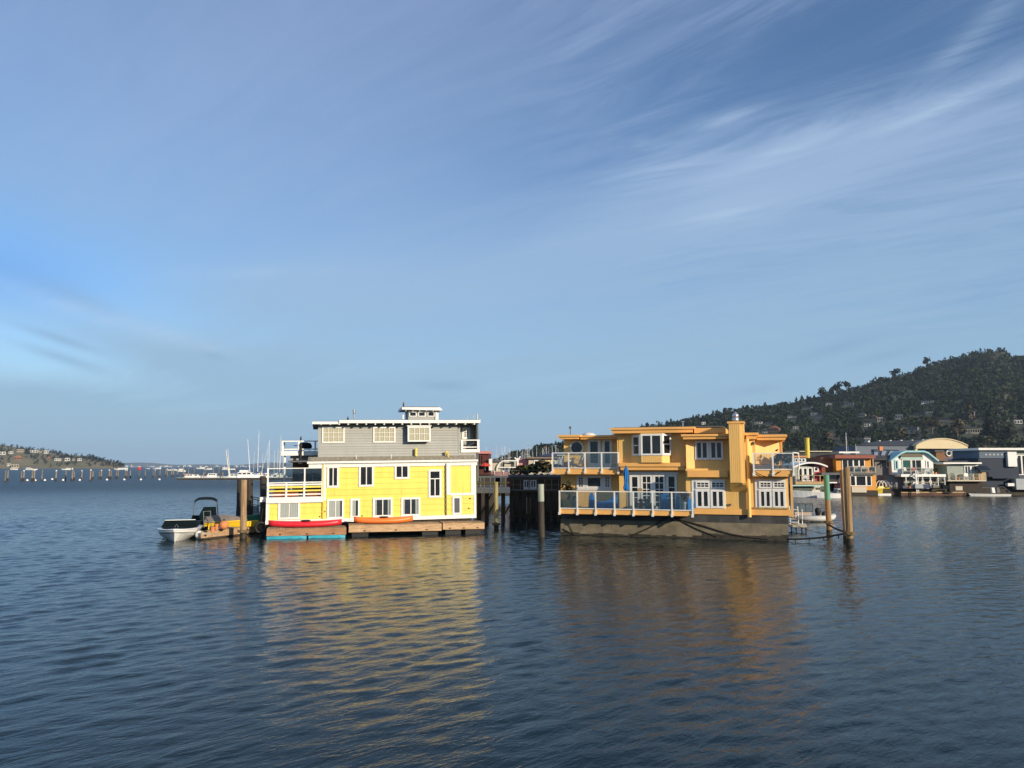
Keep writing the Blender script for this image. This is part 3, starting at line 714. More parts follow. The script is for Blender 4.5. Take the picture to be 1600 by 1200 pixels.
# windows of the yellow storeys
for r in ((511, 728, 530, 762), (560.5, 726.5, 584.5, 760.5), (616.5, 725.5, 640, 748.5)):
    window(F, r, .03, nv=(.5,), fw=.13, bar=.03)
w = window(F, (669.5, 733.5, 690, 777.5), .03, nh=(.70,), fw=.13, bar=.03)
k = F.mb(); q = F.rect(672, 748, 687.5, 774.5, .09); k.box((q[0] + q[2]) / 2 - .03, (q[0] + q[2]) / 2 + .03, -.085, -.072, q[1], q[3]); k.obj('mullion', WHITE, w)
window(F, (434.5, 783.5, 469, 811.5), .03, nv=(.5,), curtain=CURTAINW, fw=.13, bar=.025)
window(F, (511, 779.5, 537.5, 810.5), .03, nv=(.5,), curtain=CURTAINW, cover=(0, .86), fw=.12, bar=.025)
window(F, (547.5, 779, 562.5, 809), .03, curtain=CURTAINW, cover=(0, .6), fw=.12)
window(F, (582.5, 777.5, 613.5, 808), .03, nv=(.5,), curtain=CURTAINW, cover=((0, .12), (.82, .93)), fw=.13, bar=.03)
window(F, (627, 777, 657, 806.5), .03, nv=(.5,), curtain=CURTAINW, cover=((0, .1), (.8, .95)), fw=.13, bar=.03)
window(F, (707, 775.5, 721, 804), .03, fw=.12, pane=mat('pale_window_glass', (.10, .11, .12), .15, .2, 1))
for px_, py_ in ((508, 799), (500, 807), (566, 806), (735, 779), (733, 794)):
    k = F.mb(); F.box(k, px_ - .9, py_ - .9, px_ + .9, py_ + .9, .09, .06); k.obj('wall_fitting', GREYD, yel)
# left mid deck: floor, fascia, recess wall, rails
dz0 = zd; dz1 = Pz(776.5, 460)
k = F.mb(); k.box(xl + .05, xm - .0, -.12, DEP - .5, dz0 + .002, dz1); k.obj('deck', WHITE, yel)
k = F.mb(); k.box(xl - .02, xm - .01, -.17, -.122, dz0 - .06, dz1 + .0); k.obj('deck_fascia', WHITE, yel)
k = F.mb(); k.box(Px(457, 750, -3), xm + .2, 3.0, DEP - .4, dz1, Pz(722, 480, -3)); k.obj('recess_wall', mat('brown_stained_boards', (.10, .05, .022), .8, .3, 3, (6, 1, .4)), yel)
window(F, (460, 733, 476, 775), -2.98, nh=(.6,), fw=.06, frame=mat('brown_frame', (.16, .085, .04), .7))
window(F, (478, 733, 503, 775), -2.98, nv=(.4,), fw=.06, frame=MATS['brown_frame'])
k = F.mb(); k.box(Px(450, 720, -2.6), xm + .4, 2.0, DEP - .5, Pz(722, 480, -2.2), Pz(719.5, 480, -2.2)); k.obj('porch_roof', GREYD, yel)
ry = -.06
topz, midz = Pz(731, 460, .06), Pz(755, 460, .06)
railing(F, yel, xl + .0, xm - .02, midz, topz, ry, (xl + .06, Px(476), xm - .05), WHITE, glass=RAILGLASS, pw=.045, rw=.035, name='glass_railing')
for pa, pb in ((753, 754.8), (756, 758.5)):
    k = F.mb(); k.box(xl, xm - .02, ry - .06, ry + .03, Pz(pb, 460), Pz(pa, 460)); k.obj('deck_rail', WHITE, yel)
for pa, pb in ((759.5, 762.5), (765.5, 768), (771.5, 773.5)):
    k = F.mb(); k.box(xl + .02, xm - .03, ry - .02, ry + .02, Pz(pb, 460), Pz(pa, 460)); k.obj('deck_slat', YELLOW if pa < 770 else WHITE, yel)
for pxx in (419, 447.5, 475.5, 503.5):
    xx = Px(pxx); k = F.mb(); k.box(xx - .055, xx + .055, ry - .075, ry - .022 + .05, dz1 + .002, Pz(754, 460) - .01); k.obj('deck_post', WHITE, yel)
# deck table with pale cloth frame on it and dark cabinet
# upper left balcony
BO = -2.6
gx0, gz0, gx1, gz1 = F.rect(440, 688.5, 498, 711, BO)
zfl = Pz(705.5, 470, BO)
k = F.mb(); k.box(gx0, ux0 + .0, -BO, -BO + 3, gz0, zfl); k.obj('balcony_floor', WHITE, yel)
k = F.mb(); k.box(gx0 - .02, gx1, -BO - .05, -BO - .002, gz0 - .03, zfl + .03); k.obj('balcony_fascia', WHITE, yel)
railing(F, yel, gx0, gx1, zfl + .06, gz1, -BO - .04, (gx0 + .06, Px(467, 700, BO), gx1 - .22), WHITE, rails=(.14,), pw=.06, rw=.05)
k = F.mb(); k.box(gx0 + .0, gx0 + .1, -BO + .1, -BO + 2.9, gz1 - .1, gz1); k.box(gx0, gx0 + .1, -BO + 2.8, -BO + 2.9, zfl, gz1 - .1); k.box(gx0, gx0 + .1, -BO + 1.4, -BO + 1.5, zfl, gz1 - .1); k.obj('side_rail', WHITE, yel)
k = F.mb(); k.box(Px(453, 713, BO), ux0, -BO + .5, DEP - .4, Pz(719, 470, BO - .5), gz0 - .01); k.obj('under_balcony_wall', GREYP, yel)
k = F.mb(); k.tube([(Px(444.5, 720, BO), -BO + .3, dz1), (Px(444.5, 720, BO), -BO + .3, gz0)], .07, 8); k.obj('balcony_post', WHITE, yel)
YF = F
yelcov = F.W
# things standing on the yellow houseboat
def on_frame(F, px, py, off):
    x, z = F.p(px, py, off); return F.W @ Vector((x, -off, z))
def bird(name, label, pos, h, m_, tall=1.0, yaw=0.0):
    t = thing(name, label, 'bird' if 'owl' not in name else 'owl decoy', pos, (0, 0, yaw))
    k = MB(); k.lathe([(.02, 0), (h * .13, h * .12), (h * .19, h * .35), (h * .17, h * .58), (h * .09, h * .72)], (0, 0, 0), 10); k.obj('body', m_, t, smooth=True)
    k = MB(); k.ball((0, -h * .03, h * .82), h * .12, 8, 6)
    k.lathe([(h * .08, 0), (h * .06, h * .12)], (0, 0, h * .66), 8)
    k.loft([[(h * .03, -h * .12, h * .80), (-h * .03, -h * .12, h * .80), (-h * .03, -h * .12, h * .84), (h * .03, -h * .12, h * .84)], [(.003, -h * .32, h * .79), (-.003, -h * .32, h * .79), (-.003, -h * .32, h * .80), (.003, -h * .32, h * .80)]]); k.obj('head', m_, t, smooth=True)
    k = MB(); k.hexa([(-h * .08, h * .05, h * .25), (h * .08, h * .05, h * .25), (h * .07, h * .30, -h * .02), (-h * .07, h * .30, -h * .02), (-h * .08, h * .12, h * .30), (h * .08, h * .12, h * .30), (h * .07, h * .34, 0), (-h * .07, h * .34, 0)]); k.obj('tail', m_, t)
    return t
FEATH = mat('dark_feathers', (.02, .018, .02), .7, .4, 8); BROWNF = mat('mottled_brown', (.10, .065, .045), .8, .5, 12)
xx, zz = F.p(543.5, 655, -2.2); bird('owl_decoy', 'small dark owl decoy standing on the roof left of the metal chimney pipe', F.W @ Vector((xx, 2.2, rz1 + .02)), .34, FEATH)
xx, zz = F.p(630.5, 636, CO + .2); bird('owl_decoy', 'brown owl decoy perched on the left end of the white cupola roof', F.W @ Vector((xx, -CO - .2, cr[3] + .05)), .34, BROWNF)
xx, zz = F.p(470, 690, BO); bird('cormorant', 'black bird perched on the white rail of the upper left balcony', F.W @ Vector((xx, -BO - .04, gz1)), .30, FEATH, yaw=.8)
# dark totem hanging down the balcony front
q0 = F.W @ Vector((Px(469.5, 712, BO + .3), -BO - .18, gz0 - .45))
t = thing('carved_pole', 'dark knobbly carved pole standing against the upper left balcony', 'carved pole', q0)
k = MB(); hh = gz1 - gz0 + .3
k.lathe([(.05, 0), (.09, .1), (.06, .25), (.10, .4), (.07, .55), (.11, .75), (.06, .9), (.09, hh - .1), (.04, hh)], (0, 0, 0), 9); k.obj('shaft', FEATH, t, smooth=True)
k = MB(); k.lathe([(.12, -.12), (.14, -.05), (.05, .005)], (0, 0, 0), 9); k.obj('foot', WHITE, t)
# barbecue under dark cover on the upper left balcony
q0 = F.W @ Vector((Px(477, 700, BO - 1), -BO + 1.0, zfl))
t = thing('barbecue', 'covered black barbecue on the upper left balcony', 'barbecue', q0, YROT)
k = MB(); k.lathe([(.25, .15), (.42, .25), (.45, .40), (.34, .58), (.08, .64)], (0, 0, 0), 12); k.obj('lid', BLACK, t, smooth=True)
for a in range(3):
    k = MB(); k.tube([(.3 * math.cos(a * 2.1), .3 * math.sin(a * 2.1), 0), (.2 * math.cos(a * 2.1), .2 * math.sin(a * 2.1), .2)], .02, 5); k.obj('leg', GREYD, t)
k = MB(); k.box(-.75, -.45, -.2, .2, .4, .44); k.obj('side_shelf', GREYD, t)
# things on the left mid deck
def deckthing(px, off): return F.W @ Vector((Px(px, 775, off), -off, dz1))
t = thing('patio_table', 'white framed patio table behind the glass rail of the left deck', 'table', deckthing(438, -1.6), YROT)
k = MB(); k.box(-.72, .72, -.4, .4, .74, .79); k.obj('tabletop', WHITE, t)
for sx in (-.66, .66):
    for sy in (-.34, .34): k = MB(); k.tube([(sx, sy, 0), (sx, sy, .74)], .03, 6); k.obj('leg', WHITE, t)
for px, lb in ((435, 'left dark blue patio chair under the white table'), (446, 'right dark blue patio chair beside the brown post')):
    t = thing('patio_chair', lb, 'chair', deckthing(px, -1.15), YROT, 'patio chairs on the left deck')
    c = mat('dark_blue_sling', (.02, .05, .07), .7, .2)
    k = MB(); k.box(-.24, .24, -.22, .22, .40, .44); k.obj('seat', c, t)
    k = MB(); k.hexa([(-.24, -.24, .44), (.24, -.24, .44), (.24, -.20, .44), (-.24, -.20, .44), (-.24, -.36, .9), (.24, -.36, .9), (.24, -.32, .9), (-.24, -.32, .9)]); k.obj('backrest', c, t)
    for sx in (-.22, .22):
        for sy in (-.2, .2): k = MB(); k.tube([(sx, sy, 0), (sx, sy, .40)], .018, 5); k.obj('leg', METAL, t)
for i, (px, lb, w_) in enumerate(((435, 'leftmost terracotta planter behind the slatted rail', .30), (455, 'terracotta trough behind the middle of the slatted rail', .42), (492, 'wide terracotta trough at the right end of the slatted rail', .46))):
    t = thing('planter', lb, 'planter', deckthing(px, -.45), YROT, 'planters on the left deck')
    k = MB(); k.hexa([(-w_, -.13, 0), (w_, -.13, 0), (w_, .13, 0), (-w_, .13, 0), (-w_ - .04, -.16, .30), (w_ + .04, -.16, .30), (w_ + .04, .16, .30), (-w_ - .04, .16, .30)]); k.obj('pot', TERRA, t)
    k = MB(); k.box(-w_, w_, -.12, .12, .301, .32); k.obj('soil', DARKROOM, t)
# white meter box on the left corner
k = F.mb(); k.box(xl - .42, xl - .06, .3, .7, dz0 + .02, dz0 + .32); k.obj('corner_box', WHITE, yel)
# ------------------------------------------------------------------ the ochre houseboat
OO = at(876, 729, 49.6); OO.z = 0
OROT = (0, 0, R(-18.5))
och = thing('houseboat', 'ochre orange houseboat with glass balconies and a boarded chimney on a concrete hull', 'houseboat', OO, OROT)
F = Frame(och, OO, OROT)
def Px(px, py=760, off=0.0): return F.p(px, py, off)[0]
def Pz(py, px=1050, off=0.0): return F.p(px, py, off)[1]
def bx(px0, py0, px1, py1, off, depth, m_, name):
    k = F.mb(); r = F.box(k, px0, py0, px1, py1, off, depth); k.obj(name, m_, och); return r
def fascia(px0, px1, pyt, pym, pyb, off, depth, name='roof_fascia', pyref=None):
    """two-step cornice: upper lip stands further out"""
    bx(px0, pyt, px1, pym, off + .10, depth, ORANGE2, name)
    bx(px0 + 3, pym + .05, px1 - 3, pyb, off + .02, depth - .1, ORANGE2, name)
HX0, HX1 = Px(876, 830), Px(1232, 830)
hz = Pz(815, 1050)
k = F.mb(); k.box(HX0, HX1, 0, 13, -.8, hz); k.obj('hull', CONCRETE, och)
zt1 = Pz(804.5, 1150)
k = F.mb(); k.box(HX0 + .05, HX1 + .03, .03, 12.9, hz, zt1); k.obj('hull_top', TAR, och)
k = F.mb()
xx = HX0
while xx < HX1 - .2:
    w = rng.uniform(.2, .6); e = min(xx + w, HX1); hgt = rng.uniform(.06, .2) + (.16 if xx > HX1 - 5 else 0)
    k.hexa([(xx, -.05, -.3), (e, -.05, -.3), (e, -.001, -.3), (xx, -.001, -.3), (xx, -.02, hgt * rng.uniform(.6, 1)), (e, -.02, hgt), (e, -.001, hgt), (xx, -.001, hgt)]); xx = e
k.obj('algae_fringe', ALGAE, och, kind='stuff')
# ---- storeys.  wall planes (metres in front of the hull face are positive)
OL, OC, OR_ = -2.0, -1.1, -.05
zmid = Pz(741, 920, OL)
# left block, both storeys
bx(876.5, 738, 975, 806, OL, 11, ORANGE, 'left_wall')
bx(881, 683, 978, 740, OL - .35, 10.5, ORANGE, 'left_wall')
r = F.rect(878, 742, 900, 800, OL); grooves(F, r[0], r[2] + 3.0, r[1] + .2, r[3], -OL, .16, ORANGE, och)
# centre block
bx(967.5, 725, 1082, 806, OC, 10, ORANGE, 'centre_wall')
bx(964.5, 676, 1072, 734, OC + .15, 10, ORANGE, 'centre_wall')
# right of centre
bx(1072, 732, 1135, 806, OR_, 5, ORANGE, 'right_wall')
bx(1130, 732, 1232, 806, OR_ - .02, 5.2, ORANGE, 'right_wall')
bx(1084, 684, 1180, 736, OR_ - .45, 5, ORANGE, 'right_wall')
# slanting wall left of the paired window: catches the sun
xa, xb = Px(1072, 710, OR_ - .2), Px(1087, 710, OR_ - .45)
za, zb_ = Pz(734, 1080, OR_ - .4), Pz(684, 1080, OR_ - .4)
k = F.mb(); k.plan([(xa, .25), (xb, .50), (xb, 1.4), (xa, 1.4)], za, zb_); k.obj('splayed_wall', ORANGE, och)
# right upper block: splayed faces
S0 = Px(1164, 706, OR_ + .1); S1 = Px(1177, 706, OR_ - .5); S2 = Px(1222, 706, OR_ - 1.6)
zu0, zu1 = Pz(737, 1195, OR_ - .8), Pz(685, 1195, OR_ - .8)
k = F.mb(); k.plan([(S0, .1), (S1, .55), (S1, 3), (S0, 3)], zt1, zu1 + .3); k.obj('splayed_wall', ORANGE, och)
k = F.mb(); k.plan([(S1 + .002, .95), (S2, 1.75), (S2, 5), (S1 + .002, 5)], zu0, zu1); k.obj('upper_right_wall', ORANGE, och)
k = F.mb(); k.box(S2 - .10, S2 + .03, 1.66, 1.84, zu0, zu1); k.obj('corner_board', ORANGE2, och)
k = F.mb(); k.box(S1 - .02, S1 + .12, .86, .93, zu0, zu1); k.obj('corner_board', ORANGE2, och)
# roofs and cornices
fascia(871, 906, 679.5, 682.5, 686, OL + .55, 11, 'roof_fascia'); fascia(904, 967, 680, 683, 686.3, OL + .25, 11, 'roof_fascia')
fascia(953, 1085, 667.6, 671, 676.4, OC + .75, 11, 'roof_fascia')
bx(1084.5, 668.5, 1133, 676.5, OC + .55, 5, ORANGE2, 'roof_fascia')
fascia(1064, 1139, 678, 681.5, 686, OR_ + .25, 4, 'roof_fascia')
fascia(1163, 1185, 676, 680, 686, OR_ + .2, 4, 'roof_fascia')
fascia(1180, 1230, 679, 682.5, 687.5, OR_ - .6, 5, 'roof_fascia')
bx(960, 666.6, 1130, 668.4, OC - .2, 5, GREYD, 'roof_felt')
bx(1182, 678, 1226, 679.4, OR_ - 1.4, 4, GREYD, 'roof_felt')
# belt cornices between storeys
fascia(966.5, 1073, 723, 729, 734.5, OC + .55, 2.0, 'belt_cornice')
bx(1074, 735, 1137, 745.5, OR_ + .35, 1.2, ORANGE2, 'belt_cornice')
# bay window with splayed cheeks
bz0, bz1 = Pz(723, 1018, OC + .8), Pz(677, 1018, OC + .8)
b0, b1, b2, b3 = Px(985.5, 700, OC + .15), Px(1001, 700, OC + .78), Px(1034.5, 700, OC + .78), Px(1049.5, 700, OC + .15)
yb, yf = -(OC + .15), -(OC + .75)
k = F.mb(); k.plan([(b0, yb), (b1, yf), (b2, yf), (b3, yb)], bz0, bz1); k.obj('bay', ORANGE, och)
grooves(F, b1 + .02, b2 - .02, bz0 + .02, Pz(712, 1018, OC + .8), yf, .13, ORANGE, och)
window(F, (1001, 678, 1034.5, 711.5), OC + .755, nv=(.5,), fw=.11, bar=.045)
fl = F.sub(b0, yb, 0, math.atan2(yf - yb, b1 - b0)); window(fl, (987.5, 680, 999.5, 712), .01, nh=(.5,), fw=.13, curtain=CURTAINW, cover=(.3, .65), bar=.025)
fr = F.sub(b2, yf, 0, math.atan2(yb - yf, b3 - b2)); window(fr, (1035, 677.5, 1049, 711.5), .01, nh=(.52,), fw=.13, bar=.04)
r = F.rect(967, 677, 986, 723, OC + .15); grooves(F, r[0], r[2], r[1] + .05, r[3], -OC - .15, .13, ORANGE, och)
r = F.rect(1050, 678, 1070, 722, OC + .15); grooves(F, r[0], r[2], r[1] + .05, r[3], -OC - .15, .13, ORANGE, och)
# chimney
c = bx(1139, 659, 1158.5, 754.5, .62, .65 - OR_ + .0, ORANGE, 'chimney')
grooves(F, c[0] + .03, c[2] - .03, c[1] + .02, c[3] - .12, -.62, .11, ORANGE, och)
k = F.mb(); k.box(c[0] - .05, c[2] + .22, -.68, .66, c[3] - .10, c[3] + .02); k.obj('chimney_cap', ORANGE2, och)
k = F.mb(); k.box(c[2] + .002, c[2] + .17, -.56, .64, c[1] - .1, c[3] - .12); k.obj('chimney_side', ORANGE, och)
k = F.mb(); k.hexa([(c[0], .02, c[1] - .55), (c[2] + .22, .02, c[1] - .55), (c[2] + .22, .5, c[1] - .55), (c[0], .5, c[1] - .55), (c[0], -.60, c[1] - .005), (c[2] + .22, -.60, c[1] - .005), (c[2] + .22, .5, c[1] - .005), (c[0], .5, c[1] - .005)]); k.obj('chimney_corbel', ORANGE, och)
r = F.rect(1133, 767, 1167, 795, .0); grooves(F, r[0], r[2], r[1], r[3], .04, .11, ORANGE, och)
s = 46 / FPX
k = F.mb(); cx = (c[0] + c[2]) / 2 + .06; k.lathe([(5.2 * s, 0), (5.2 * s, 7 * s)], (cx, .0, c[3] + .02), 14); fl_ = k.obj('flue', METAL, och, smooth=True)
k = F.mb(); k.lathe([(3 * s, 7 * s), (5.4 * s, 8.2 * s), (5.0 * s, 11 * s), (2.6 * s, 14 * s), (.6 * s, 16.5 * s)], (cx, .0, c[3] + .02), 14); k.obj('flue_cowl', METAL, och, smooth=True)
# round window
x_, z_ = F.p(901, 699.5, OL - .3); rr = 11.6 * 49 / FPX
k = F.mb(); n = 28
rings = []
for j in range(n):
    a = 2 * math.pi * j / n; ca, sa = math.cos(a), math.sin(a)
    rings.append([(x_ + ca * q * rr, -OL + .35 + yy, z_ + sa * q * rr) for q, yy in ((1.0, -.002), (1.0, -.07), (.80, -.07), (.80, -.002))])
rings.append(rings[0]); k.loft(rings, caps=False); rw = k.obj('round_window', WHITE, och)
k = F.mb(); k.side([(x_ + math.cos(-2 * math.pi * j / n) * rr * .82, z_ + math.sin(-2 * math.pi * j / n) * rr * .82) for j in range(n)], -OL + .31, -OL + .345); k.obj('pane', PANE, rw)
def door(F, r, off, nv, nh, fw=.13, kick=0, name='door'):
    w = window(F, r, off, nv, nh, fw=fw, name=name, bar=.022)
    x0, z0, x1, z1 = F.rect(*r, off + .07)
    k = F.mb(); k.box(x0 + fw + .01, x1 - fw - .01, -off - .050, -off - .031, z0 + fw + .01, z0 + fw + kick + .12); k.obj('kick_panel', WHITE, w)
    k = F.mb(); k.tube([(x1 - fw * .5, -off - .11, z0 + .95), (x1 - fw * .5, -off - .11, z0 + 1.07)], .018, 5); k.box(x1 - fw * .5 - .01, x1 - fw * .5 + .01, -off - .11, -off - .06, z0 + 1.0, z0 + 1.02); k.obj('handle', METAL, w)
    return w
# upper left doors (in shade)
door(F, (918, 685.5, 938.5, 731), OL - .33, (), (), fw=.19); door(F, (941, 685.5, 956.5, 731), OL - .33, (), (), fw=.17)
# lower left window group
window(F, (901, 742.5, 914, 764), OL + .03, (.5,), (.25, .5, .75), fw=.15, bar=.02)
window(F, (914.4, 742.5, 942, 764), OL + .03, fw=.17)
window(F, (942.4, 742.5, 955, 764), OL + .03, (.5,), (.25, .5, .75), fw=.15, bar=.02)
bx(900, 764, 957, 766, OL + .06, .075, WHITE, 'window_sill')
# french doors
window(F, (984, 741.5, 1000, 797), OC + .03, (), (.33, .66), fw=.15, bar=.02)
door(F, (1001, 741, 1020, 798), OC + .03, (.5,), (.2, .4, .6, .8), fw=.14); door(F, (1020.5, 741, 1040, 798), OC + .03, (.5,), (.2, .4, .6, .8), fw=.14)
window(F, (1041, 741, 1058, 798), OC + .03, (), (.33, .66), fw=.15, bar=.02)
r = F.rect(982.5, 738.5, 1060, 741.2, OC + .09); k = F.mb(); k.box(r[0], r[2], -OC - .09, -OC - .004, r[1], r[3] + .04); k.obj('door_head', WHITE, och)
# paired window
for a_, b_ in ((1086, 1107.5), (1108, 1130)):
    window(F, (a_, 688.5, b_, 718.5), OR_ - .43, (.5,), (), fw=.13, bar=.05)
# lower right window sets
for base in (1081, 1180):
    w_ = 52 if base == 1081 else 48
    bx(base, 749, base + w_, 795, OR_ + .035, .034, WHITE, 'window_surround')
    h = w_ / 2
    for k2 in range(2):
        a_ = base + 6 + k2 * (h - 2.5)
        window(F, (a_, 752, a_ + h - 4, 763), OR_ + .04, (.33, .66), (.5,), fw=.09, bar=.018)
        window(F, (a_, 765, a_ + h - 4, 794), OR_ + .04, (.5,), (), fw=.12, bar=.065)
# base fascia and downpipe
bx(1084, 795.5, 1236, 804.5, OR_ + .10, .3, ORANGE2, 'base_fascia')
bx(1178, 792.8, 1233, 795.3, OR_ + .14, .2, mat('lichened_sill', (.36, .26, .12), .9, .4, 6), 'window_sill')
xx = Px(1170, 770, .16); k = F.mb(); k.tube([(xx, -.16, Pz(686, 1168, .16)), (xx, -.16, Pz(808, 1172, .16))], .11, 8); k.obj('downpipe', ORANGE, och)
# ---- lower left deck
DO = 1.0
dz0, dz1 = Pz(805, 1000, DO), Pz(797, 1000, DO)
dx0, dx1 = Px(874.5, 800, DO), Px(1083, 800, DO)
k = F.mb(); k.box(dx0 + .03, dx1, -DO + .05, 2.2, dz0 + .05, dz1 - .02); k.obj('deck', mat('grey_deck', (.20, .18, .16), .8, .2), och)
k = F.mb(); k.box(dx0, dx1, -DO - .03, -DO + .048, dz0, dz1); k.obj('deck_fascia', ORANGE2, och)
k = F.mb(); k.box(dx0 - .06, dx0 - .002, -DO - .03, 2.0, dz0, dz1); k.obj('deck_fascia', ORANGE2, och)
posts = [Px(p, 782, DO) for p in (874.8, 902.5, 931, 960.5, 990, 1020, 1050, 1082)]
railing(F, och, posts[0] - .05, posts[-1] + .05, dz1 - .01, Pz(767.5, 980, DO), -DO - .06, posts, WHITE, glass=RAILGLASS, rails=(.04,), pw=.042, rw=.038, drop=.34, name='glass_railing')
k = F.mb(); zz0, zz1 = dz1 + .05, Pz(767.5, 980, DO); k.box(posts[0] - .04, posts[0] + .04, -DO, 1.9, zz1 - .07, zz1); k.box(posts[0] - .01, posts[0] + .01, -DO + .05, 1.9, zz0, zz1 - .08); k.obj('side_glass', RAILGLASS, och)
# ---- upper left balcony
UB = OL + 1.15
uz0, uz1 = Pz(741, 915, UB), Pz(732.5, 915, UB)
ux0, ux1 = Px(863.5, 736, UB), Px(967, 736, UB)
k = F.mb(); k.box(ux0 + .05, ux1, -UB + .05, 2.3, uz0 + .05, uz1 - .02); k.obj('balcony_floor', ORANGE2, och)
k = F.mb(); k.box(ux0, ux1, -UB - .03, -UB + .048, uz0, uz1); k.obj('balcony_fascia', ORANGE2, och)
posts = [Px(p, 720, UB) for p in (863.8, 889, 914.5, 940.5, 966.5)]
railing(F, och, posts[0] - .05, posts[-1] + .05, uz1 + .03, Pz(706.8, 915, UB), -UB - .06, posts, WHITE, glass=RAILGLASS, rails=(.02,), pw=.042, rw=.038, drop=.30, name='glass_railing')
# ---- right balcony
RB = .45
rz0, rz1 = Pz(744.5, 1205, RB), Pz(735, 1205, RB)
rx0, rx1 = Px(1177, 740, RB), Px(1238.5, 740, RB)
k = F.mb(); k.box(rx0 + .03, rx1 - .02, -RB + .05, 3.4, rz0 + .05, rz1 - .02); k.obj('balcony_floor', ORANGE2, och)
k = F.mb(); k.box(rx0, rx1, -RB - .03, -RB + .048, rz0, rz1); k.box(rx1, rx1 + .06, -RB - .03, 3.2, rz0, rz1); k.obj('balcony_fascia', ORANGE2, och)
posts = [Px(p, 720, RB) for p in (1177.5, 1207.5, 1239.5)]
railing(F, och, posts[0] - .05, posts[-1] + .05, rz1 + .03, Pz(707.5, 1205, RB), -RB - .06, posts, WHITE, glass=RAILGLASS, rails=(.02,), pw=.045, rw=.036, drop=.32, name='glass_railing')
zz = Pz(707.5, 1205, RB); k = F.mb(); k.tube([(posts[2], -RB, zz), (posts[2] + .35, 1.2, zz), (posts[2] + .35, 3.2, zz)], .04, 6); k.tube([(posts[2] + .35, 1.2, rz1), (posts[2] + .35, 1.2, zz)], .04, 6); k.obj('side_rail', WHITE, och)
xx = Px(1237, 770, -1.2); k = F.mb(); k.box(xx - .07, xx + .07, 1.1, 1.25, zt1 - .2, rz0 + .05); k.obj('balcony_post', mat('tan_post', (.55, .36, .16), .7), och)
# lamp, antenna, dome on the left roof
xx, zz = F.p(1177, 692, OR_ + .1); k = F.mb(); k.lathe([(.05, -.1), (.08, -.05), (.06, .08)], (xx, .4, zz), 8); k.obj('wall_lamp', GREYD, och)
xx, z0_ = F.p(891, 681, OL - 1); zz = F.p(891, 668, OL - 1)[1]; k = F.mb(); k.tube([(xx, 3, z0_), (xx, 3, zz)], .03, 5); k.ball((xx, 3, zz), .09, 8, 5); k.obj('roof_vent', GREYD, och)
xx, z0_ = F.p(920, 680, OL - 2); k = F.mb(); k.lathe([(.5, 0), (.45, .12), (.25, .22), (.03, .26)], (xx, 4, z0_ - .05), 14); k.obj('skylight_dome', mat('pale_dome', (.55, .56, .56), .3), och, smooth=True)
xx, z0_ = F.p(1067.5, 668, OC - 2); zz = F.p(1067.5, 659, OC - 2)[1]; k = F.mb(); k.tube([(xx, 3, z0_ - .1), (xx, 3, zz)], .045, 5); k.box(xx - .12, xx + .12, 2.97, 3.03, zz, zz + .04); k.obj('roof_vent', METAL, och)
# air brick below the chimney
bx(1138, 787, 1142, 790.5, .06, .04, GREYD, 'wall_vent')
OF = F
# ------------------------------------------------------------------ things on the ochre houseboat
def here(px, py, off, z): return F.W @ Vector((Px(px, py, off), -off, z))
def adirondack(label, pos, yaw, c, s=1.0, name='deck_chair', cat='chair', group=None):
    t = thing(name, label, cat, pos, (0, 0, yaw), group)
    for i in range(5):
        k = MB(); x0 = -.26 + i * .107; k.hexa([(x0, .20, .28 * s), (x0 + .095, .20, .28), (x0 + .095, .235, .28), (x0, .235, .28), (x0, .48, 1.02 - abs(i - 2) * .04), (x0 + .095, .48, 1.02 - abs(i - 2) * .04), (x0 + .095, .515, 1.02 - abs(i - 2) * .04), (x0, .515, 1.02 - abs(i - 2) * .04)]); k.obj('back_slat', c, t)
    for i in range(5):
        k = MB(); y0 = -.32 + i * .105; k.box(-.27, .27, y0, y0 + .095, .36 - i * .022, .38 - i * .022); k.obj('seat_slat', c, t)
    for sx in (-1, 1):
        k = MB(); k.box(sx * .36 - .07, sx * .36 + .07, -.36, .36, .56, .585); k.obj('armrest', c, t)
        k = MB(); k.box(sx * .31 - .02, sx * .31 + .02, -.34, -.26, 0, .559); k.obj('leg', c, t)
        k = MB(); k.hexa([(sx * .29 - .015, -.3, .26), (sx * .29 + .015, -.3, .26), (sx * .29 + .015, .55, 0), (sx * .29 - .015, .55, 0), (sx * .29 - .015, -.3, .35), (sx * .29 + .015, -.3, .35), (sx * .29 + .015, .55, .08), (sx * .29 - .015, .55, .08)]); k.obj('leg', c, t)
    return t
adirondack('white slatted armchair on the upper left balcony below the round window', here(900, 730, UB - .75, uz1), R(-18 - 60), WHITE)
t = thing('storage_box', 'small tan box in the right corner of the upper left balcony', 'box', here(958, 728, UB - .5, uz1), OROT)
k = MB(); k.box(-.16, .16, -.15, .15, 0, .30); k.obj('body', mat('tan_card', (.50, .38, .20), .8), t); k = MB(); k.box(-.175, .175, -.165, .165, .302, .34); k.obj('lid', MATS['tan_card'], t)
t = thing('white_stand', 'white folding stand at the left end of the upper left balcony', 'stand', here(876, 730, UB - .5, uz1), OROT)
for sx in (-.16, .16): k = MB(); k.tube([(sx, -.1, 0), (sx * .6, .12, .85)], .03, 5); k.obj('leg', WHITE, t)
k = MB(); k.box(-.22, .22, -.12, .22, .86, .92); k.obj('top', WHITE, t)
t = thing('clay_figure', 'round terracotta pot at the left post of the upper left balcony', 'pot', here(884, 730, UB - .8, uz1), OROT)
k = MB(); k.lathe([(.12, 0), (.2, .15), (.17, .32), (.12, .4)], (0, 0, 0), 12); k.obj('pot', TERRA, t, smooth=True); k = MB(); k.lathe([(.14, .402), (.15, .44), (.1, .45)], (0, 0, 0), 12); k.obj('rim', TERRA, t)
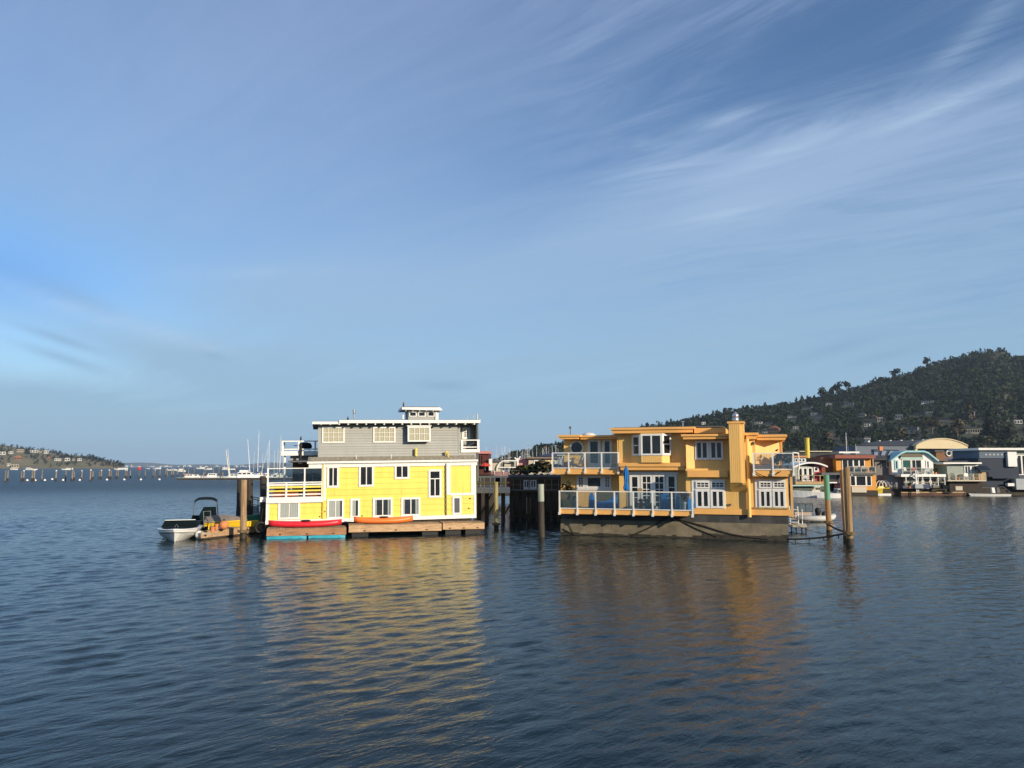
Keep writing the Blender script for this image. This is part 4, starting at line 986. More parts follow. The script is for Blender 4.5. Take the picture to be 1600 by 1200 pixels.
# closed blue parasol
t = thing('parasol', 'closed blue parasol tied up on the lower deck', 'parasol', here(979, 795, .1, dz1), OROT)
k = MB(); k.tube([(0, 0, 0), (0, 0, 2.62)], .025, 6); k.ball((0, 0, 2.64), .05, 8, 5); k.obj('pole', GREYD, t)
k = MB(); k.lathe([(.3, 0), (.3, .06), (.05, .1)], (0, 0, 0), 12); k.obj('base', GREYD, t)
k = MB(); n = 16; prof = [(.10, 1.12), (.17, 1.20), (.19, 1.32), (.12, 1.55), (.14, 1.85), (.17, 2.2), (.12, 2.5), (.03, 2.6)]
k.loft([[((r_ * (1 if j % 2 else .72)) * math.cos(2 * math.pi * j / n + z * .5), (r_ * (1 if j % 2 else .72)) * math.sin(2 * math.pi * j / n + z * .5), z) for j in range(n)] for r_, z in prof]); cp = k.obj('canopy', BLUEC, t)
k = MB(); k.lathe([(.125, 1.50), (.13, 1.56)], (0, 0, 0), 10); k.obj('tie', BLUEC, cp)
# covered chairs on the deck
def covered_chair(label, px, off, yaw, w=.5, long=False, sc=1.0):
    t = thing('covered_chair', label, 'covered chair', here(px, 795, off, dz1), (0, 0, yaw), 'blue covered deck furniture'); t.scale = (sc, sc, .92)
    k = MB(); w2 = w
    if long: sec = [(-1.0, .42), (-.55, .46), (-.1, .46), (.2, .62), (.45, 1.02), (.62, 1.06), (.68, .2)]
    else: sec = [(-.45, .45), (-.30, .60), (-.05, .62), (.18, .98), (.36, 1.06), (.44, .5)]
    rings = []
    for j, (y, z) in enumerate(sec):
        fl = .05 * math.sin(j * 2.3)
        rings.append([(-w2 - fl, y, .03), (-w2 + .04, y, z * .75), (-w2 + .14, y, z), (w2 - .14, y, z + .02 * math.sin(j)), (w2 - .04, y, z * .7), (w2 + fl, y, .03)])
    k.loft(rings); k.obj('cover', BLUEC, t, smooth=False)
    for j, y in enumerate((sec[0][0] + .1, sec[-1][0] - .1)):
        k = MB(); k.box(-w2 + .05, w2 - .05, y - .03, y + .03, 0, .025); k.obj('leg_frame', GREYD, t)
    return t
covered_chair('upright blue covered chair, leftmost on the lower deck', 926, -.2, R(-18 + 180), .24, sc=.85)
covered_chair('long blue covered lounger right of the leftmost covered chair', 949, -.3, R(-18 - 80), .30, True)
covered_chair('tall blue covered chair in front of the french doors', 1041, .0, R(-18 + 170), .36, sc=.78)
covered_chair('low blue covered seat at the right end of the lower deck', 1060, .35, R(-18 + 180), .22, sc=.6)
covered_chair('blue covered chair in the right corner of the lower deck', 1078, .1, R(-18 + 150), .20, sc=.8)
def potplant(label, pos, pot, r, h, leaves, ph, pw, n=90, kind='round', cat='potted plant', square=False, leaf=.09, name='potted_plant'):
    t = thing(name, label, cat, pos, OROT)
    k = MB()
    if square: k.hexa([(-r, -r, 0), (r, -r, 0), (r, r, 0), (-r, r, 0), (-r * 1.1, -r * 1.1, h), (r * 1.1, -r * 1.1, h), (r * 1.1, r * 1.1, h), (-r * 1.1, r * 1.1, h)])
    else: k.lathe([(r * .7, 0), (r, h * .85), (r * 1.12, h * .86), (r * 1.12, h)], (0, 0, 0), 12)
    k.obj('pot', pot, t)
    V = crown_cloud(n, pw / 2, ph / 2, h + ph / 2, leaf, kind, nrng); quads_obj('foliage', V, leaves, t)
    k = MB(); k.tube([(0, 0, h * .8), (.02, 0, h + ph * .6)], .02, 5); k.obj('stem', BARK, t)
    return t
PLANT = mat('potted_leaves', (.075, .10, .025), .8, .3, 3, fine=9, rgb2=(.05, .065, .02)); PLANTD = mat('dull_leaves', (.10, .085, .035), .8, .3, 3, fine=9, rgb2=(.06, .06, .025)); PLANTR = mat('purple_leaves', (.09, .03, .03), .8, .3, 3, fine=9)
potplant('bushy plant in a square yellow pot at the left end of the lower deck', here(886, 795, .3, dz1), YELLOWK, .24, .52, PLANTD, 1.35, .95, 150, square=True)
potplant('feathery plant in a pale green pot right of the yellow pot', here(897, 795, .2, dz1), mat('sage_glaze', (.35, .38, .22), .5), .17, .5, PLANT, .3, .4, 40)
potplant('small topiary in a terracotta pot before the french doors', here(1001, 795, .45, dz1), TERRA, .17, .42, PLANT, .25, .34, 50)
t = thing('sunflower_stake', 'wire stake with a round sunflower head rising behind the terracotta pot', 'garden stake', here(1000.5, 795, .2, dz1), OROT)
k = MB(); k.tube([(0, 0, 0), (0, 0, 1.05)], .012, 5); k.obj('stake', GREYD, t); k = MB(); k.loft([[(.16 * math.cos(a * .524), .01 + yy, 1.15 + .16 * math.sin(a * .524)) for a in range(12)] for yy in (-.02, .02)]); k.obj('flower_disc', mat('straw_disc', (.35, .24, .12), .8), t)
potplant('silver leaved plant in a dark bowl right of the terracotta pot', here(1013, 795, .45, dz1), mat('dark_red_bowl', (.08, .025, .02), .4), .22, .26, mat('silver_leaves', (.30, .33, .30), .7, .2, 4), .4, .55, 70)
potplant('spiky reddish grass plant in a grey pot at the right end of the lower deck', here(1069, 795, .45, dz1), METAL, .14, .5, PLANTR, .75, .8, 60, leaf=.13)
# right balcony
for i, (px, lb, w_, h_, lf) in enumerate(((1222, 'dark red bush on the right balcony, tallest of its plants', 1.0, .95, PLANTR), (1233, 'dull leafy shrub in the far right corner of the right balcony', .8, .9, PLANTD), (1214, 'small dark shrub on the right balcony behind the middle post', .45, .6, PLANT))):
    potplant(lb, here(px, 735, -.8, rz1), GREYD, .2, .3, lf, h_, w_, 110)
t = thing('white_lounger', 'low white rounded lounger on the right balcony', 'lounger', here(1190, 735, -.35, rz1), OROT)
k = MB(); k.loft([[(x, -.25, .04), (x, .3, .04), (x, .3, z), (x, -.25, z)] for x, z in ((-.55, .2), (-.5, .34), (-.2, .28), (.3, .30), (.6, .42), (.66, .3))]); k.obj('shell', WHITE, t)
k = MB(); k.box(-.35, .5, -.2, .25, .33, .37); k.obj('cushion', mat('tan_cushion', (.45, .26, .1), .8), t)
k = F.mb(); pts = [(Px(1179, 736, RB + .1) + i * .16, -RB - .1, rz1 - .05 - .32 * math.sin(math.pi * i / 9)) for i in range(10)]; k.tube(pts, .022, 5); k.obj('hanging_hose', RUBBER, och)
# ------------------------------------------------------------------ boats
def hull_mb(L, B, H, draft=.3, bow=.12, T=None, flare=.8, full=.9, sheer=.18):
    """open-water hull, bow towards +x, midships at the origin"""
    k = MB(T); rings = []
    for i in range(11):
        s = i / 10; x = -L / 2 + L * s
        b = B / 2 * (full + (1 - full) * min(1, s * 3)) * (1 - max(0, (s - .45) / .55) ** 2.2) + .015
        z = H * (1 + sheer * s * s * 1.6); rk = L * bow * max(0, (s - .6) / .4) ** 2
        kd = -draft * (1 - max(0, (s - .7) / .3) ** 2)
        rings.append([(x + rk, -b, z), (x + rk * .5, -b * flare, .0), (x, 0, kd), (x + rk * .5, b * flare, .0), (x + rk, b, z), (x + rk, 0, z + .02)])
    k.loft(rings); return k
SAILW = mat('white_mast_metal', (.72, .72, .70), .4, .05, 2)
BLUESAIL = mat('blue_sail_cover', (.03, .07, .22), .8, .2, 2)
def sailboat(label, pos, yaw, L, mast, group, rake=0.0, cover=None, hullm=None):
    t = thing('sailboat', label, 'sailboat', pos, (0, 0, yaw), group)
    hull_mb(L, L * .30, L * .09, .5).obj('hull', hullm or GELCOAT, t)
    k = MB(); k.hexa([(-L * .22, -L * .09, L * .09), (L * .16, -L * .08, L * .1), (L * .16, L * .08, L * .1), (-L * .22, L * .09, L * .09), (-L * .2, -L * .07, L * .15), (L * .12, -L * .06, L * .145), (L * .12, L * .06, L * .145), (-L * .2, L * .07, L * .15)]); c = k.obj('cabin', GELCOAT, t)
    k = MB(); k.box(-L * .15, L * .08, -L * .087, L * .087, L * .112, L * .128); k.obj('window', PANE, c)
    r = max(.07, mast * .0075)
    k = MB(); k.tube([(L * .08, 0, L * .1), (L * .08 - rake, 0, mast)], r, 6, r * .6); m_ = k.obj('mast', SAILW, t)
    k = MB(); k.box(L * .06 - rake * .6, L * .1 - rake * .6, -L * .07, L * .07, mast * .62, mast * .62 + .07); k.obj('spreader', SAILW, m_)
    k = MB(); k.tube([(L * .08, 0, L * .22), (-L * .32, 0, L * .21)], r * .8, 6); bm = k.obj('boom', SAILW, t)
    k = MB(); k.tube([(L * .05, 0, L * .235), (-L * .1, 0, L * .245), (-L * .30, 0, L * .22)], r * 2.4, 7, r * 1.6); k.obj('furled_sail', cover or BLUESAIL, bm)
    for x in (L * .52, -L * .48):
        k = MB(); k.tube([(L * .08 - rake, 0, mast * .98), (x, 0, L * .1)], .022, 4); k.obj('stay', METAL, t)
    return t
def cruiser(label, pos, yaw, L, B, H, group=None, cab=(.0, .6), fly=False, cabm=None, hullm=None, top=None, cat='motorboat', name='motorboat', stripe=None):
    t = thing(name, label, cat, pos, (0, 0, yaw), group)
    hull_mb(L, B, H, .3).obj('hull', hullm or GELCOAT, t)
    a, b_ = -L / 2 + L * cab[0] + .15, -L / 2 + L * cab[1]; w = B * .36; h = H * .95
    k = MB(); k.hexa([(a, -w, H), (b_, -w, H * 1.05), (b_, w, H * 1.05), (a, w, H), (a, -w * .92, H + h), (b_ - h * .7, -w * .85, H + h), (b_ - h * .7, w * .85, H + h), (a, w * .92, H + h)]); c = k.obj('cabin', cabm or GELCOAT, t)
    for sy in (-1, 1):
        n = 3
        for i in range(n):
            x0 = a + (b_ - h * .8 - a) * (i + .12) / n; x1 = a + (b_ - h * .8 - a) * (i + .88) / n
            k = MB(); k.hexa([(x0, sy * w * .93, H + h * .45), (x1, sy * w * .93, H + h * .45), (x1, sy * w * .99, H + h * .45), (x0, sy * w * .99, H + h * .45), (x0, sy * w * .9, H + h * .85), (x1, sy * w * .9, H + h * .85), (x1, sy * w * .955, H + h * .85), (x0, sy * w * .955, H + h * .85)]); k.obj('window', PANE, c)
    k = MB(); k.hexa([(b_ - .02 - h * .35, -w * .8, H + h * .5), (b_ - .02 - h * .30, -w * .8, H + h * .5), (b_ - h * .30, w * .8, H + h * .5), (b_ - h * .35, w * .8, H + h * .5), (b_ - h * .65, -w * .75, H + h * .92), (b_ - h * .58, -w * .75, H + h * .92), (b_ - h * .58, w * .75, H + h * .92), (b_ - h * .65, w * .75, H + h * .92)]); k.obj('windscreen', PANE, c)
    k = MB(); k.box(a - .15, b_ - h * .6, -w * 1.02, w * 1.02, H + h + .01, H + h + .09); k.obj('roof', top or GELCOAT, t)
    if fly:
        k = MB(); k.box(a + .5, a + (b_ - a) * .6, -w * .8, w * .8, H + h + .1, H + h * 1.7); k.obj('flybridge', GELCOAT, t)
        k = MB(); k.box(a + .3, a + (b_ - a) * .62, -w * .9, w * .9, H + h * 2.5, H + h * 2.6)
        for sx in (a + .4, a + (b_ - a) * .6):
            for sy in (-w * .8, w * .8): k.tube([(sx, sy, H + h * 1.7), (sx, sy, H + h * 2.5)], .04, 5)
        k.obj('canopy', BLUESAIL, t)
    return t
# ------------------------------------------------------------------ the bay on the left: far dock, piles, buoys, anchored boats
def place(px, py): return on_water(px, py)
WD = place(277, 749.5); WE = place(424, 749.2)
t = thing('floating_dock', 'long low dark dock far across the water on the left with boats moored to it', 'dock', (WD.x, WD.y, 0), (0, 0, math.atan2(WE.y - WD.y, WE.x - WD.x)))
k = MB(); Ld = (WE - WD).length + 25
for i in range(8):
    j = MB(); j.box(Ld * i / 8 + .05, Ld * (i + 1) / 8 - .05, -.9, .9, -.2, .55); j.obj('float', WOODD, t)
    j = MB(); j.box(Ld * i / 8 + .03, Ld * (i + 1) / 8 - .03, -1, 1, .56, .64); j.obj('deck_board', GREYWOOD, t)
for i in range(9):
    j = MB(); j.tube([(Ld * (i + .3) / 9, 1.2, -1), (Ld * (i + .3) / 9, 1.2, 2.4)], .16, 7); j.obj('pile', WOODP, t)
def Dk(px, dy=3.2): p = place(px, 749.4); return (p.x, p.y + dy, 0)
MOOR = [(296, 'white cruiser with a pink cabin top, leftmost boat at the far dock', 6.0, 2.2, .9, mat('pink_canvas', (.55, .22, .20), .8), False), (304, 'low cream cabin boat second from the left at the far dock', 6.4, 2.2, .9, BLACK, False), (320, 'boxy white cabin boat left of the leaning masts at the far dock', 5.2, 2.2, 1.0, None, False),
        (356, 'white motor boat right of the leaning masts at the far dock', 7.5, 2.4, .9, None, False), (373, 'small cream cabin boat left of the flybridge yacht', 4.6, 2.0, .9, None, False), (388, 'large white flybridge yacht with blue canopy behind the brown piling', 9.0, 3.0, 1.2, None, True), (407, 'white cruiser with a dark canvas top right of the flybridge yacht', 6.0, 2.4, .9, BLACK, False)]
for px, lb, L, B, H, top, fl_ in MOOR:
    cruiser(lb, Dk(px), R(rng.choice((0, 180)) + rng.uniform(-6, 6)), L, B, H, 'boats along the far dock', fly=fl_, top=top)
for px, top, rk, lb in ((350.5, 701, -1.2, 'sailboat with a pair of leaning cream spars at the far dock'), (387.5, 673, .0, 'sailboat with the tallest white mast at the far dock'), (404, 688, 0, 'sailboat with a thin mast right of the tallest one'), (413, 704, 0, 'sailboat with a short mast between two taller ones on the left'), (423.5, 680, 0, 'sailboat with a tall mast nearest the white balcony'), (428, 696, 0, 'sailboat with a mid height mast beside the white balcony')):
    p = Vector(Dk(px - (3 if rk else 0), 9)); zt_ = at(px, top, p.y).z
    sailboat(lb, p, R(90 + rng.uniform(-20, 20)) if not rk else R(180), 9.5, zt_, 'sailboats at the far dock', rake=rk)
for px, top, lb in ((396, 706, 'short mast just right of the tallest one'), (409, 709, 'faint thin mast between two masts near the balcony'), (417.5, 702, 'thin mast left of the tall balcony-side mast'), (433, 700, 'thin mast touching the end of the white balcony'), (436.5, 707, 'short faint mast beneath the white balcony corner')):
    Y0 = 330 + (px * 7) % 60; sailboat('distant sailboat with a ' + lb, (ray(px, 729).x / ray(px, 729).y * Y0, Y0, 0), R(90 + rng.uniform(-30, 30)), 8.5, at(px, top, Y0).z, 'sailboats beyond the far dock')
pp = Vector(Dk(348.5, 6)); t = thing('spar', 'cream leaning spar standing beside the leaning mast at the far dock', 'spar', pp); k = MB(); e = at(353, 703, pp.y) - pp; k.tube([(0, 0, 0), tuple(e)], .22, 7, .1); k.obj('pole', mat('cream_spar', (.70, .66, .50), .5), t); k = MB(); k.ball((0, 0, .1), .3, 8, 5); k.obj('heel', GREYD, t)
pp = Vector(Dk(381.5, 6)); t = thing('spar', 'pale leaning spar left of the tallest mast at the far dock', 'spar', pp); k = MB(); e = at(387, 686, pp.y) - pp; k.tube([(0, 0, 0), tuple(e)], .16, 7, .08); k.obj('pole', SAILW, t); k = MB(); k.ball((0, 0, .1), .3, 8, 5); k.obj('heel', GREYD, t)
_O = 'first second third fourth fifth sixth seventh eighth ninth tenth eleventh twelfth thirteenth fourteenth fifteenth sixteenth seventeenth eighteenth nineteenth'.split()
def nth(i):
    if i < 19: return _O[i]
    n = i + 1; t_ = ('twenty', 'thirty', 'forty')[n // 10 - 2]; return (t_[:-1] + 'ieth') if n % 10 == 0 else t_ + '-' + _O[n % 10 - 1]
PILES = [(8, 735, 753), (11.5, 735, 752), (33, 736, 752), (36.5, 736, 751.5), (50, 735, 752), (53, 735, 751.5), (65, 734, 752), (87, 736, 752), (102, 735, 751.5), (112, 733, 752), (115.5, 736, 750.5), (127, 736, 750.5), (141, 735, 752), (144.5, 736, 749.5), (155, 735.5, 748.5), (158, 735.5, 748.5), (170, 735, 748.5), (173, 735, 748.5), (181.5, 734.5, 747.5), (184, 734.5, 747.5), (195.5, 735, 747.5), (198, 735, 747.5),
         (203.5, 735, 747), (217, 734, 747.5), (226.5, 735, 747), (239, 735, 746.5), (242, 735, 746.5), (249.5, 734, 746.5), (258.5, 733, 745), (261, 733, 745), (268, 733, 745), (271, 733, 745), (277.5, 733, 744.5), (286, 729, 745), (294, 732, 744), (303, 729, 744), (321, 729, 743), (333, 728.5, 743), (341.5, 729, 743), (367.5, 728, 742)]
PW = mat('old_sea_pile', (.24, .20, .15), .9, .35, 1.5, (5, 5, .4), rgb2=(.10, .08, .06), rand=.2)
for i, (px, tp, bt) in enumerate(PILES):
    p = place(px, bt); h = at(px, tp, p.y).z
    t = thing('sea_pile', 'old timber pile, ' + nth(i) + ' from the left in the row across the bay', 'pile', p, (0, 0, rng.uniform(0, 6)), 'row of old piles in the bay')
    k = MB(); r = .17 + .07 * rng.random(); k.tube([(0, 0, -1.5), (rng.uniform(-.12, .12), 0, h)], r, 8, r * .85); k.obj('shaft', PW, t)
    k = MB(); k.lathe([(r * 1.12, -.3), (r * 1.16, .5), (r * 1.02, .95)], (0, 0, 0), 8); k.obj('tide_band', WOODD, t)
    if px in (87, 112, 141, 286, 321) or rng.random() < .25:
        k = MB(); k.lathe([(r, h - .04), (r * 1.05, h + .05), (.04, h + .35)], (0, 0, 0), 8); k.obj('cap', GELCOAT, t)
    if px == 217:
        k = MB(); k.lathe([(.55, h - .02), (.6, h + .1), (.55, h + .9), (.05, h + 1.0)], (0, 0, 0), 8); k.obj('red_marker', REDK, t); t['label'] = 'timber pile topped with a red channel marker'
for i, (px, py) in enumerate(((42.5, 751.3), (55, 751.3), (70, 751.2), (81.5, 749.6), (98.5, 751), (124.5, 751), (167, 750.4), (194, 750.2), (220, 750.2), (249, 750))):
    p = place(px, py); t = thing('mooring_buoy', 'round white buoy, ' + nth(i) + ' from the left, floating by the old piles', 'buoy', p, (0, 0, 0), 'white buoys in the bay')
    k = MB(); k.ball((0, 0, .15), .36, 10, 7); k.obj('float', GELCOAT, t, smooth=True); k = MB(); k.tube([(0, 0, .45), (0, 0, .75)], .06, 5); k.obj('staff', METAL, t)
ANCH = [(22, 734.2, 'm', 'small white motorboat anchored off the headland shore, leftmost'), (49, 734.4, 'y', 'large white motor yacht anchored off the headland'), (104, 734.2, 'm', 'white motorboat anchored under the middle of the headland'), (186, 733.8, 'm', 'white motorboat anchored off the headland tip'), (193, 733.6, 'm', 'second white boat just right of the one at the headland tip'),
        (230, 732.8, 's', 'small sailboat anchored right of the headland'), (245, 733, 'm', 'white launch between two distant sailboats'), (269.5, 735.2, 's', 'sailboat with a thin mast among the piles'), (281, 735, 'm', 'white motorboat right of the thin-masted sailboat'), (283, 737, 'm', 'second white motorboat close to the one behind it'), (314, 732.6, 'm', 'low white launch left of the leaning masts far off'), (325, 734, 'm', 'small pale launch far behind the dock'), (357, 734, 'y', 'white yacht far behind the leaning masts')]
for px, py, kd, lb in ANCH:
    p = place(px, py)
    if kd == 's': sailboat(lb, p, R(rng.uniform(150, 210)), 10, at(px, 719 if px > 250 else 722.5, p.y).z, 'boats anchored in the bay')
    else: cruiser(lb, p, R(rng.choice((0, 180)) + rng.uniform(-12, 12)), (17 if kd == 'y' else 11.0) * p.y / 1100, 3.6 * p.y / 1100, 1.3 * p.y / 1100, 'boats anchored in the bay', fly=(kd == 'y'))
# pale town on the far shore
TOWN = mat('pale_far_buildings', (.62, .60, .58), .8, .1, .02)
for i in range(36):
    px = 196 + 236 * rng.random(); Y0 = 6780; s_ = Y0 / FPX; x = ray(px, 729).x / ray(px, 729).y * Y0
    w = rng.uniform(1.0, 4.5) * s_; h = rng.uniform(.6, 2.6) * s_
    k = MB(); k.box(-w / 2, w / 2, 0, 15, -1, h); k.box(-w * .3, w * .2, 2, 14, h, h * 1.25); o = k.obj('far_building', TOWN); o.location = (x, Y0, 0); tag(o, 'pale building of the town on the far shore across the bay', 'building', 'town on the far shore')
# ------------------------------------------------------------------ marina behind the houseboats
MASTS = [(752, 702), (757.5, 698), (762, 703), (775.5, 694), (779, 704), (783.5, 698), (787.5, 697), (793.5, 701), (798.5, 695), (807, 703), (812, 706), (815.5, 703), (820, 706), (823, 698), (826, 691), (828.8, 692), (833, 703), (838.5, 697), (845, 700), (848, 702), (852, 699), (855, 696), (860, 699), (864, 697), (868, 696), (872, 701)]
for i, (px, tp) in enumerate(MASTS):
    Y0 = 250 + (i * 37) % 130; x = ray(px, 729).x / ray(px, 729).y * Y0
    sailboat('sailboat with the ' + nth(i) + ' mast from the left between the two bright houseboats', (x, Y0, 0), R(90 + rng.uniform(-50, 50)), 9 + rng.random() * 3, at(px, tp, Y0).z, 'sailboats in the marina', cover=GELCOAT if i % 3 == 0 else None)
# ------------------------------------------------------------------ houseboats moored behind, between the two near ones
def simple_root(name, label, cat, px, Y, yaw=0.0, group=None):
    O = at(px, 729, Y); O.z = 0; rot = (0, 0, yaw); t = thing(name, label, cat, O, rot, group); return t, Frame(t, O, rot)
def fb(F, r, off, depth, m_, name):
    k = F.mb(); F.box(k, *r, off, depth); return k.obj(name, m_, F.root)
RUST = mat('rust_red_boards', (.26, .055, .03), .8, .2, 2, (3, 1, .4)); DKRED = mat('dark_red_paint', (.085, .022, .018), .7, .2, 2)
t, F = simple_root('houseboat', 'dark red boathouse with a railed balcony right of the grey storey', 'houseboat', 748, 84)
fb(F, (742, 709.2, 765, 741.8), 0, 6, DKRED, 'wall'); fb(F, (742, 705, 766, 709), .3, 6.5, MATS['pink_canvas'], 'roof'); fb(F, (749, 725, 765, 728), .9, .9, GREYD, 'balcony_floor')
for px in (751, 755, 759, 763): fb(F, (px - .4, 708, px + .4, 725), .8, .06, DKRED, 'balcony_bar')
fb(F, (745, 714, 749, 723), .04, .03, PANE, 'window'); fb(F, (764, 717, 769, 735), .6, .5, GELCOAT, 'white_panel'); fb(F, (740, 742, 770, 795), -.5, 5, WOODD, 'hull')
p = at(758, 729, 82); t = thing('sunshade', 'red sunshade on the dark red boathouse balcony', 'sunshade', (p.x, p.y, at(758, 735, 82).z))
k = MB(); k.tube([(0, 0, 0), (0, 0, .8)], .03, 5); k.obj('pole', METAL, t); k = MB(); k.lathe([(.62, .45), (.6, .5), (.3, .72), (.03, .82)], (0, 0, 0), 8); k.obj('canopy', mat('red_canvas', (.52, .05, .025), .8), t)
t, F = simple_root('houseboat', 'grey shed-roofed houseboat with a white arched frame behind the pier', 'houseboat', 768, 92)
fb(F, (767, 722, 782, 760), 0, 5, HW['c'], 'wall'); fb(F, (765, 718.5, 783, 721.5), .3, 5.6, GREYD, 'roof')
fb(F, (788, 721, 806, 729), -.5, 3, HW['c'], 'wheelhouse'); 
for a_, b_ in ((793.5, 797), (799, 802.5)): fb(F, (a_, 723, b_, 725), -.46, .05, PANE, 'window')
x0, z0 = F.p(776, 735, .2); x1, z1 = F.p(790, 720, .2)
k = F.mb(); k.tube([(x0 + (x1 - x0) * (1 - math.cos(a)), -.2, z0 + (z1 - z0) * math.sin(a)) for a in [i * math.pi / 16 for i in range(9)]] + [(F.p(808, 720, .2)[0], -.2, z1)], .09, 6); k.obj('arch_frame', WHITE, t)
fb(F, (778, 729.5, 811, 731), .25, .12, WHITE, 'cross_rail'); fb(F, (807.5, 716, 810.5, 735), .25, .2, WHITE, 'post')
for a_, b_, c_ in ((804, 716, 809), (813, 714, 809)):
    k = F.mb(); q0 = F.p(a_, b_ - 1, .2); q1 = F.p(c_, 720, .2); k.tube([(q0[0], -.2, q0[1]), (q1[0], -.2, q1[1])], .09, 6); k.obj('branch_arm', WHITE, t)
fb(F, (750, 737, 812, 745), .1, 5, mat('mauve_deck', (.28, .16, .16), .8, .3, 2), 'deck'); fb(F, (748, 745, 815, 775), 0, 5, WOODD, 'hull')
for px in (752, 760, 772, 786, 795): fb(F, (px, 734, px + .7, 741), .2, .08, WHITE, 'deck_post')
t, F = simple_root('houseboat', 'cream flat-roofed houseboat behind the planted roof deck', 'houseboat', 822, 98)
fb(F, (826, 717, 872, 760), 0, 6, HW['c'], 'wall'); fb(F, (823, 714, 877, 716.5), .5, 7, mat('brown_roof_edge', (.20, .15, .12), .8), 'roof'); fb(F, (810, 717, 828, 745), -.8, 5, MATS['pink_canvas'], 'side_wall')
for a_, b_ in ((834, 842), (845, 852), (861, 868)): window(F, (a_, 719, b_, 729), .01, fw=.12)
fb(F, (856, 718, 860, 736), .03, .03, ORANGE, 'door'); fb(F, (805, 745, 880, 775), -.2, 5, WOODD, 'hull')
t, F = simple_root('houseboat', 'navy blue roofed building behind the cream flat roof', 'building', 838, 130)
x0, z0, x1, z1 = F.rect(838, 706, 880, 713, 0); k = F.mb(); k.side([(x0, z0), (x1 + 3, z0), (x1 + 3, z1), (x1 - 1.5, z1)], 0, 8); k.obj('roof', mat('navy_roof', (.02, .035, .09), .6), t); fb(F, (842, 713, 880, 745), -.4, 7, HW['g'], 'wall')
# dark house with planted roof deck, and pier in front of it
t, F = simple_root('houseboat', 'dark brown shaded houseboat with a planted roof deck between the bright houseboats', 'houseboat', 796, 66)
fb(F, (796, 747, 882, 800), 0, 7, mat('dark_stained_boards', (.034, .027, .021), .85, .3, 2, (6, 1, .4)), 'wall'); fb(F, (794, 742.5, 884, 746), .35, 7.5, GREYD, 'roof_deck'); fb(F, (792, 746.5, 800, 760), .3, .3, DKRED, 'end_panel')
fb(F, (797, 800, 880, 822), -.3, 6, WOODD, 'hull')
window(F, (818, 750, 827, 763), .02, nv=(.5,), frame=GREYWOOD); window(F, (828.5, 750, 838, 763), .02, nv=(.5,), frame=GREYWOOD); fb(F, (851, 748, 855, 768), .05, .04, DKRED, 'door')
fb(F, (818, 763.5, 840, 765), .4, .5, GREYWOOD, 'shelf')
for px in (800, 812, 826, 840, 853): fb(F, (px - .35, 735, px + .35, 742), .3, .06, GREYD, 'rail_post')
fb(F, (796, 734.5, 876, 735.3), .3, .06, GREYD, 'rail')
for px, w_, top, m_, lb in ((803, 9, 734, PLANT, 'yellow green shrub at the left end of the planted roof deck'), (812, 12, 727, PLANTD, 'tawny shrub second from the left on the roof deck'), (823, 15, 726, PLANT, 'broad green bush in the middle left of the roof deck'), (836, 14, 724, mat('deep_green_leaves', (.05, .075, .022), .8, .3, 3, fine=9, rgb2=(.03, .045, .016)), 'dark rounded bush in the middle of the roof deck'), (846, 14, 720, PLANTD, 'tall ragged shrub under the orange door'), (857, 12, 722, PLANTD, 'olive brown shrub right of the orange door'), (867, 14, 726, PLANTR, 'purple brown shrub at the right end of the roof deck')):
    p = at(px, 742.5, 67.5); s_ = 67.5 / FPX; potplant(lb, p, GREYD, .16, .14, m_, (742 - top) * s_ - .1, w_ * s_ * 1.7, 420, leaf=.13, cat='shrub', name='deck_shrub')
PY = 59.0
t, F = simple_root('pier', 'grey board-fenced walkway pier on dark legs behind the yellow houseboat', 'pier', 735, PY)
x0, z0, x1, z1 = F.rect(690, 763, 797, 770.5, 0)
for i in range(14):
    k = F.mb(); a_ = x0 + (x1 - x0) * i / 14; k.box(a_ + .01, x0 + (x1 - x0) * (i + 1) / 14 - .01, .02, 2.0, z1 - .08, z1); k.obj('deck_plank', GREYWOOD, t)
fb(F, (690, 763.2, 797, 770.5), .0, .06, GREYWOOD, 'fascia'); fb(F, (690, 743.5, 793, 746.5), .03, .09, GREYWOOD, 'top_rail'); fb(F, (690, 758.5, 792, 759.3), .03, .05, GREYWOOD, 'lower_rail'); fb(F, (740, 753, 796, 755.2), .10, .09, mat('lichen_pipe', (.36, .33, .17), .8), 'pipe')
for px in (745, 751, 756.5, 766.5, 773, 782.5, 790): fb(F, (px - .9, 746.6, px + .9, 763), .05, .07, GREYWOOD, 'fence_post')
for i, px in enumerate((748, 760, 786)): 
    xx, _ = F.p(px, 760, 0); k = F.mb(); k.tube([(xx, 1.0, -2), (xx, 1.0, z0)], .16, 8); k.obj('leg', WOODD, t)
    k = F.mb(); k.tube([(xx, .9, .4), (xx + 1.0, .9, z0)], .06, 5); k.obj('brace', WOODD, t)
t, F = simple_root('gangway', 'dark timber gangway landing below the planted deck', 'gangway', 800, 60.5)
GW = mat('weathered_rail', (.15, .14, .12), .85, .2, 3); fb(F, (799, 766, 872, 769), 0, 2.2, WOODD, 'deck'); fb(F, (799, 748, 876, 748.8), .0, .06, GW, 'hand_rail'); fb(F, (799, 757, 876, 757.6), .0, .05, GW, 'mid_rail')
for px in (802, 813, 826, 839, 851, 862, 873): 
    fb(F, (px - .5, 749, px + .5, 766), .0, .08, GW, 'rail_post'); xx, _ = F.p(px, 760, 0); k = F.mb(); k.tube([(xx, .8, -2), (xx, .8, F.p(px, 768.9, 0)[1])], .11, 7); k.obj('leg', WOODD, t)
k = F.mb(); q0, q1 = F.p(806, 768, .1), F.p(797, 818, .1); k.tube([(q0[0], -.1, q0[1]), (q1[0], -.1, q1[1])], .05, 5); k.obj('brace', WOODD, t)
